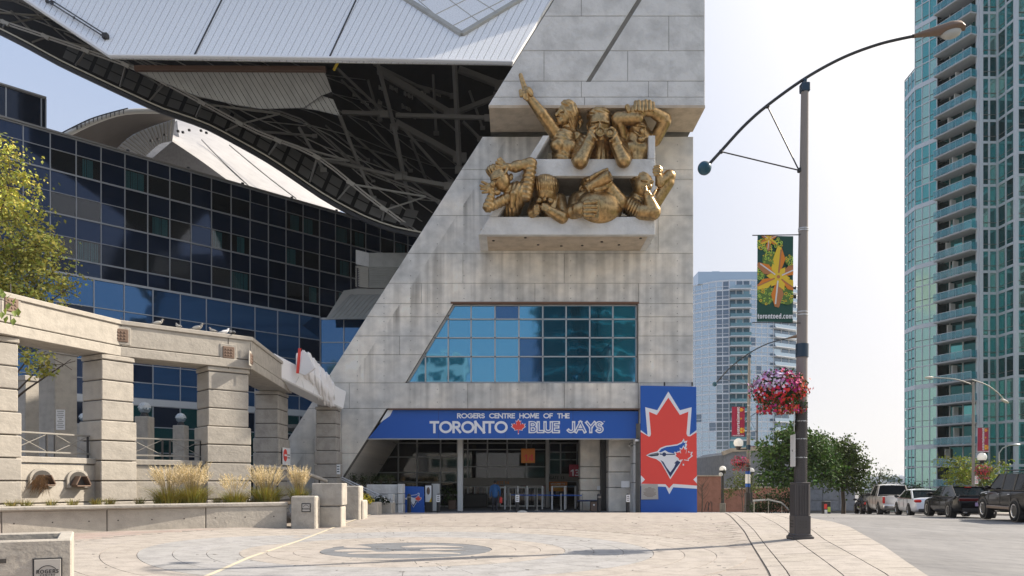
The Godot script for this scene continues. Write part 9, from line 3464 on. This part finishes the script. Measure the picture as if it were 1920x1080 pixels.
	for i in 5:
		var p := spot(662 + i * 17.5, 908, 41.2)
		bush("clipped small bush above the stair wall, %s" % ["leftmost of the five", "second from the left", "in the middle of the five", "fourth from the left", "rightmost, next to the entrance glass"][i], p, Vector3(0.24, 0.27, 0.24), 320, 0.07, Color(0.05, 0.07, 0.025), 90 + i, "clipped bushes left of the entrance")
	var hp := bush("leafy green plant in a planter seen through the entrance glass", spot(842, 950, 48.5), Vector3(0.5, 0.62, 0.4), 700, 0.1, Color(0.06, 0.11, 0.03), 96)
	var fp := thing("flower_pot", "brown square pot in front of the leafy plant at the entrance", "pot", spot(848, 956, 47.4))
	var fb := Mb.new()
	fb.box(Vector3(0, 0.3, 0), Vector3(0.46, 0.6, 0.46), 0.03)
	part("pot", fb, M.bronze_plate, fp)
	var r := RandomNumberGenerator.new()
	r.seed = 33
	var yf := thing("yellow_flowers", "bright yellow flowers in the concrete trough near the steps", "flowers", spot(683, 943, 35.2))
	var df := thing("dark_flowers", "dark leafy plants with small white blooms in the trough beside the yellow flowers", "flowers", spot(712, 943, 36.4))
	for e in [[yf, 0.42, 0.34, Color(0.62, 0.5, 0.03), 260, Color(0.12, 0.17, 0.03)], [df, 0.55, 0.3, Color(0.5, 0.5, 0.48), 70, Color(0.02, 0.035, 0.02)]]:
		var pl := []
		var tn := []
		var lv := []
		var lt := []
		for i in e[4]:
			var dd := Vector3(r.randfn(), absf(r.randfn()), r.randfn()).normalized()
			pl.append(Transform3D(facing(dd, r, 0.5).scaled(Vector3.ONE * 0.05), dd * Vector3(e[1], e[2] * 1.2, 0.4) * r.randf_range(0.8, 1.1)))
			tn.append(e[3] * r.randf_range(0.8, 1.15))
		for i in 420:
			var dd := Vector3(r.randfn(), absf(r.randfn()), r.randfn()).normalized()
			lv.append(Transform3D(rand_basis(r).scaled(Vector3.ONE * 0.11), dd * Vector3(e[1], e[2] * 1.1, 0.4) * r.randf_range(0.4, 1.0)))
			lt.append(e[5] * r.randf_range(0.7, 1.3))
		scatter("foliage", bloom_leaf, M.leaf_tree, lv, lt, e[0])
		scatter("blossoms", petal, M.tinted, pl, tn, e[0])
	var g := Color(0.27, 0.28, 0.06)
	var tall := [[316, 25.6, 1.32, 1.15, 700, 130, "tall feathery grass clump in the middle of the planter, left half"], [362, 26.0, 1.4, 1.1, 700, 140, "tall feathery grass clump in the middle of the planter, right half, the tallest there"], [440, 26.4, 1.05, 1.0, 520, 46, "shorter grass clump before the broad corner column"], [500, 27.2, 1.35, 1.15, 700, 125, "tall feathery grass clump before the ramp rail"], [560, 27.6, 1.35, 0.75, 420, 100, "tall feathery grass clump behind the plaque block at the planter's end"]]
	for e in tall:
		var p := spot(e[0], 940, e[1])
		p.y = 0.9
		grass_clump(e[6], p, e[2], e[3], e[4], e[5], int(e[0]), g, "tall feathery grasses in the long planter")
	var lows := [[22, 22.0, "leftmost low tuft in the planter"], [50, 22.4, "low tuft under the first niche"], [96, 23.0, "low tuft right of the first niche"], [136, 23.6, "low tuft under the second niche"], [180, 24.2, "low tuft left of the second column"], [206, 24.6, "small tuft at the second column's foot"], [262, 25.2, "low tuft between the second column and the tall grasses"], [408, 26.2, "low tuft at the corner column's left foot"], [470, 26.9, "low tuft between the corner column and the ramp rail"]]
	for e in lows:
		var p := spot(e[0], 942, e[1])
		p.y = 0.9
		grass_clump(e[2], p, 0.62, 0.36, 110, 0, 200 + int(e[0]), Color(0.2, 0.2, 0.05), "low tufts in the long planter")
	var dg := thing("dry_grass", "dry reddish grass hanging before the left niche", "grass", on_plane(76, 905, Vector3(-15.45, 0, -24.05), yaw(Vector2(1.1, -2.7)).z) + Vector3(0.2, 0, 0.3))
	var dm := Mb.new()
	dm.colored = true
	for i in 160:
		var a := r.randf_range(-1.4, 1.4)
		var l := r.randf_range(0.35, 0.75)
		var s := Vector3(r.randf_range(-0.2, 0.2), r.randf_range(-0.1, 0.25), r.randf_range(-0.1, 0.15))
		dm.col = Color(0.2, 0.11, 0.05) * r.randf_range(0.6, 1.4)
		var e := s + Vector3(sin(a) * l * 0.6, -cos(a) * l * 0.7, 0.1)
		dm.tri(s - Vector3(0.012, 0, 0), s + Vector3(0.012, 0, 0), e)
	stuff(part("stalks", dm, M.grass_blade, dg))
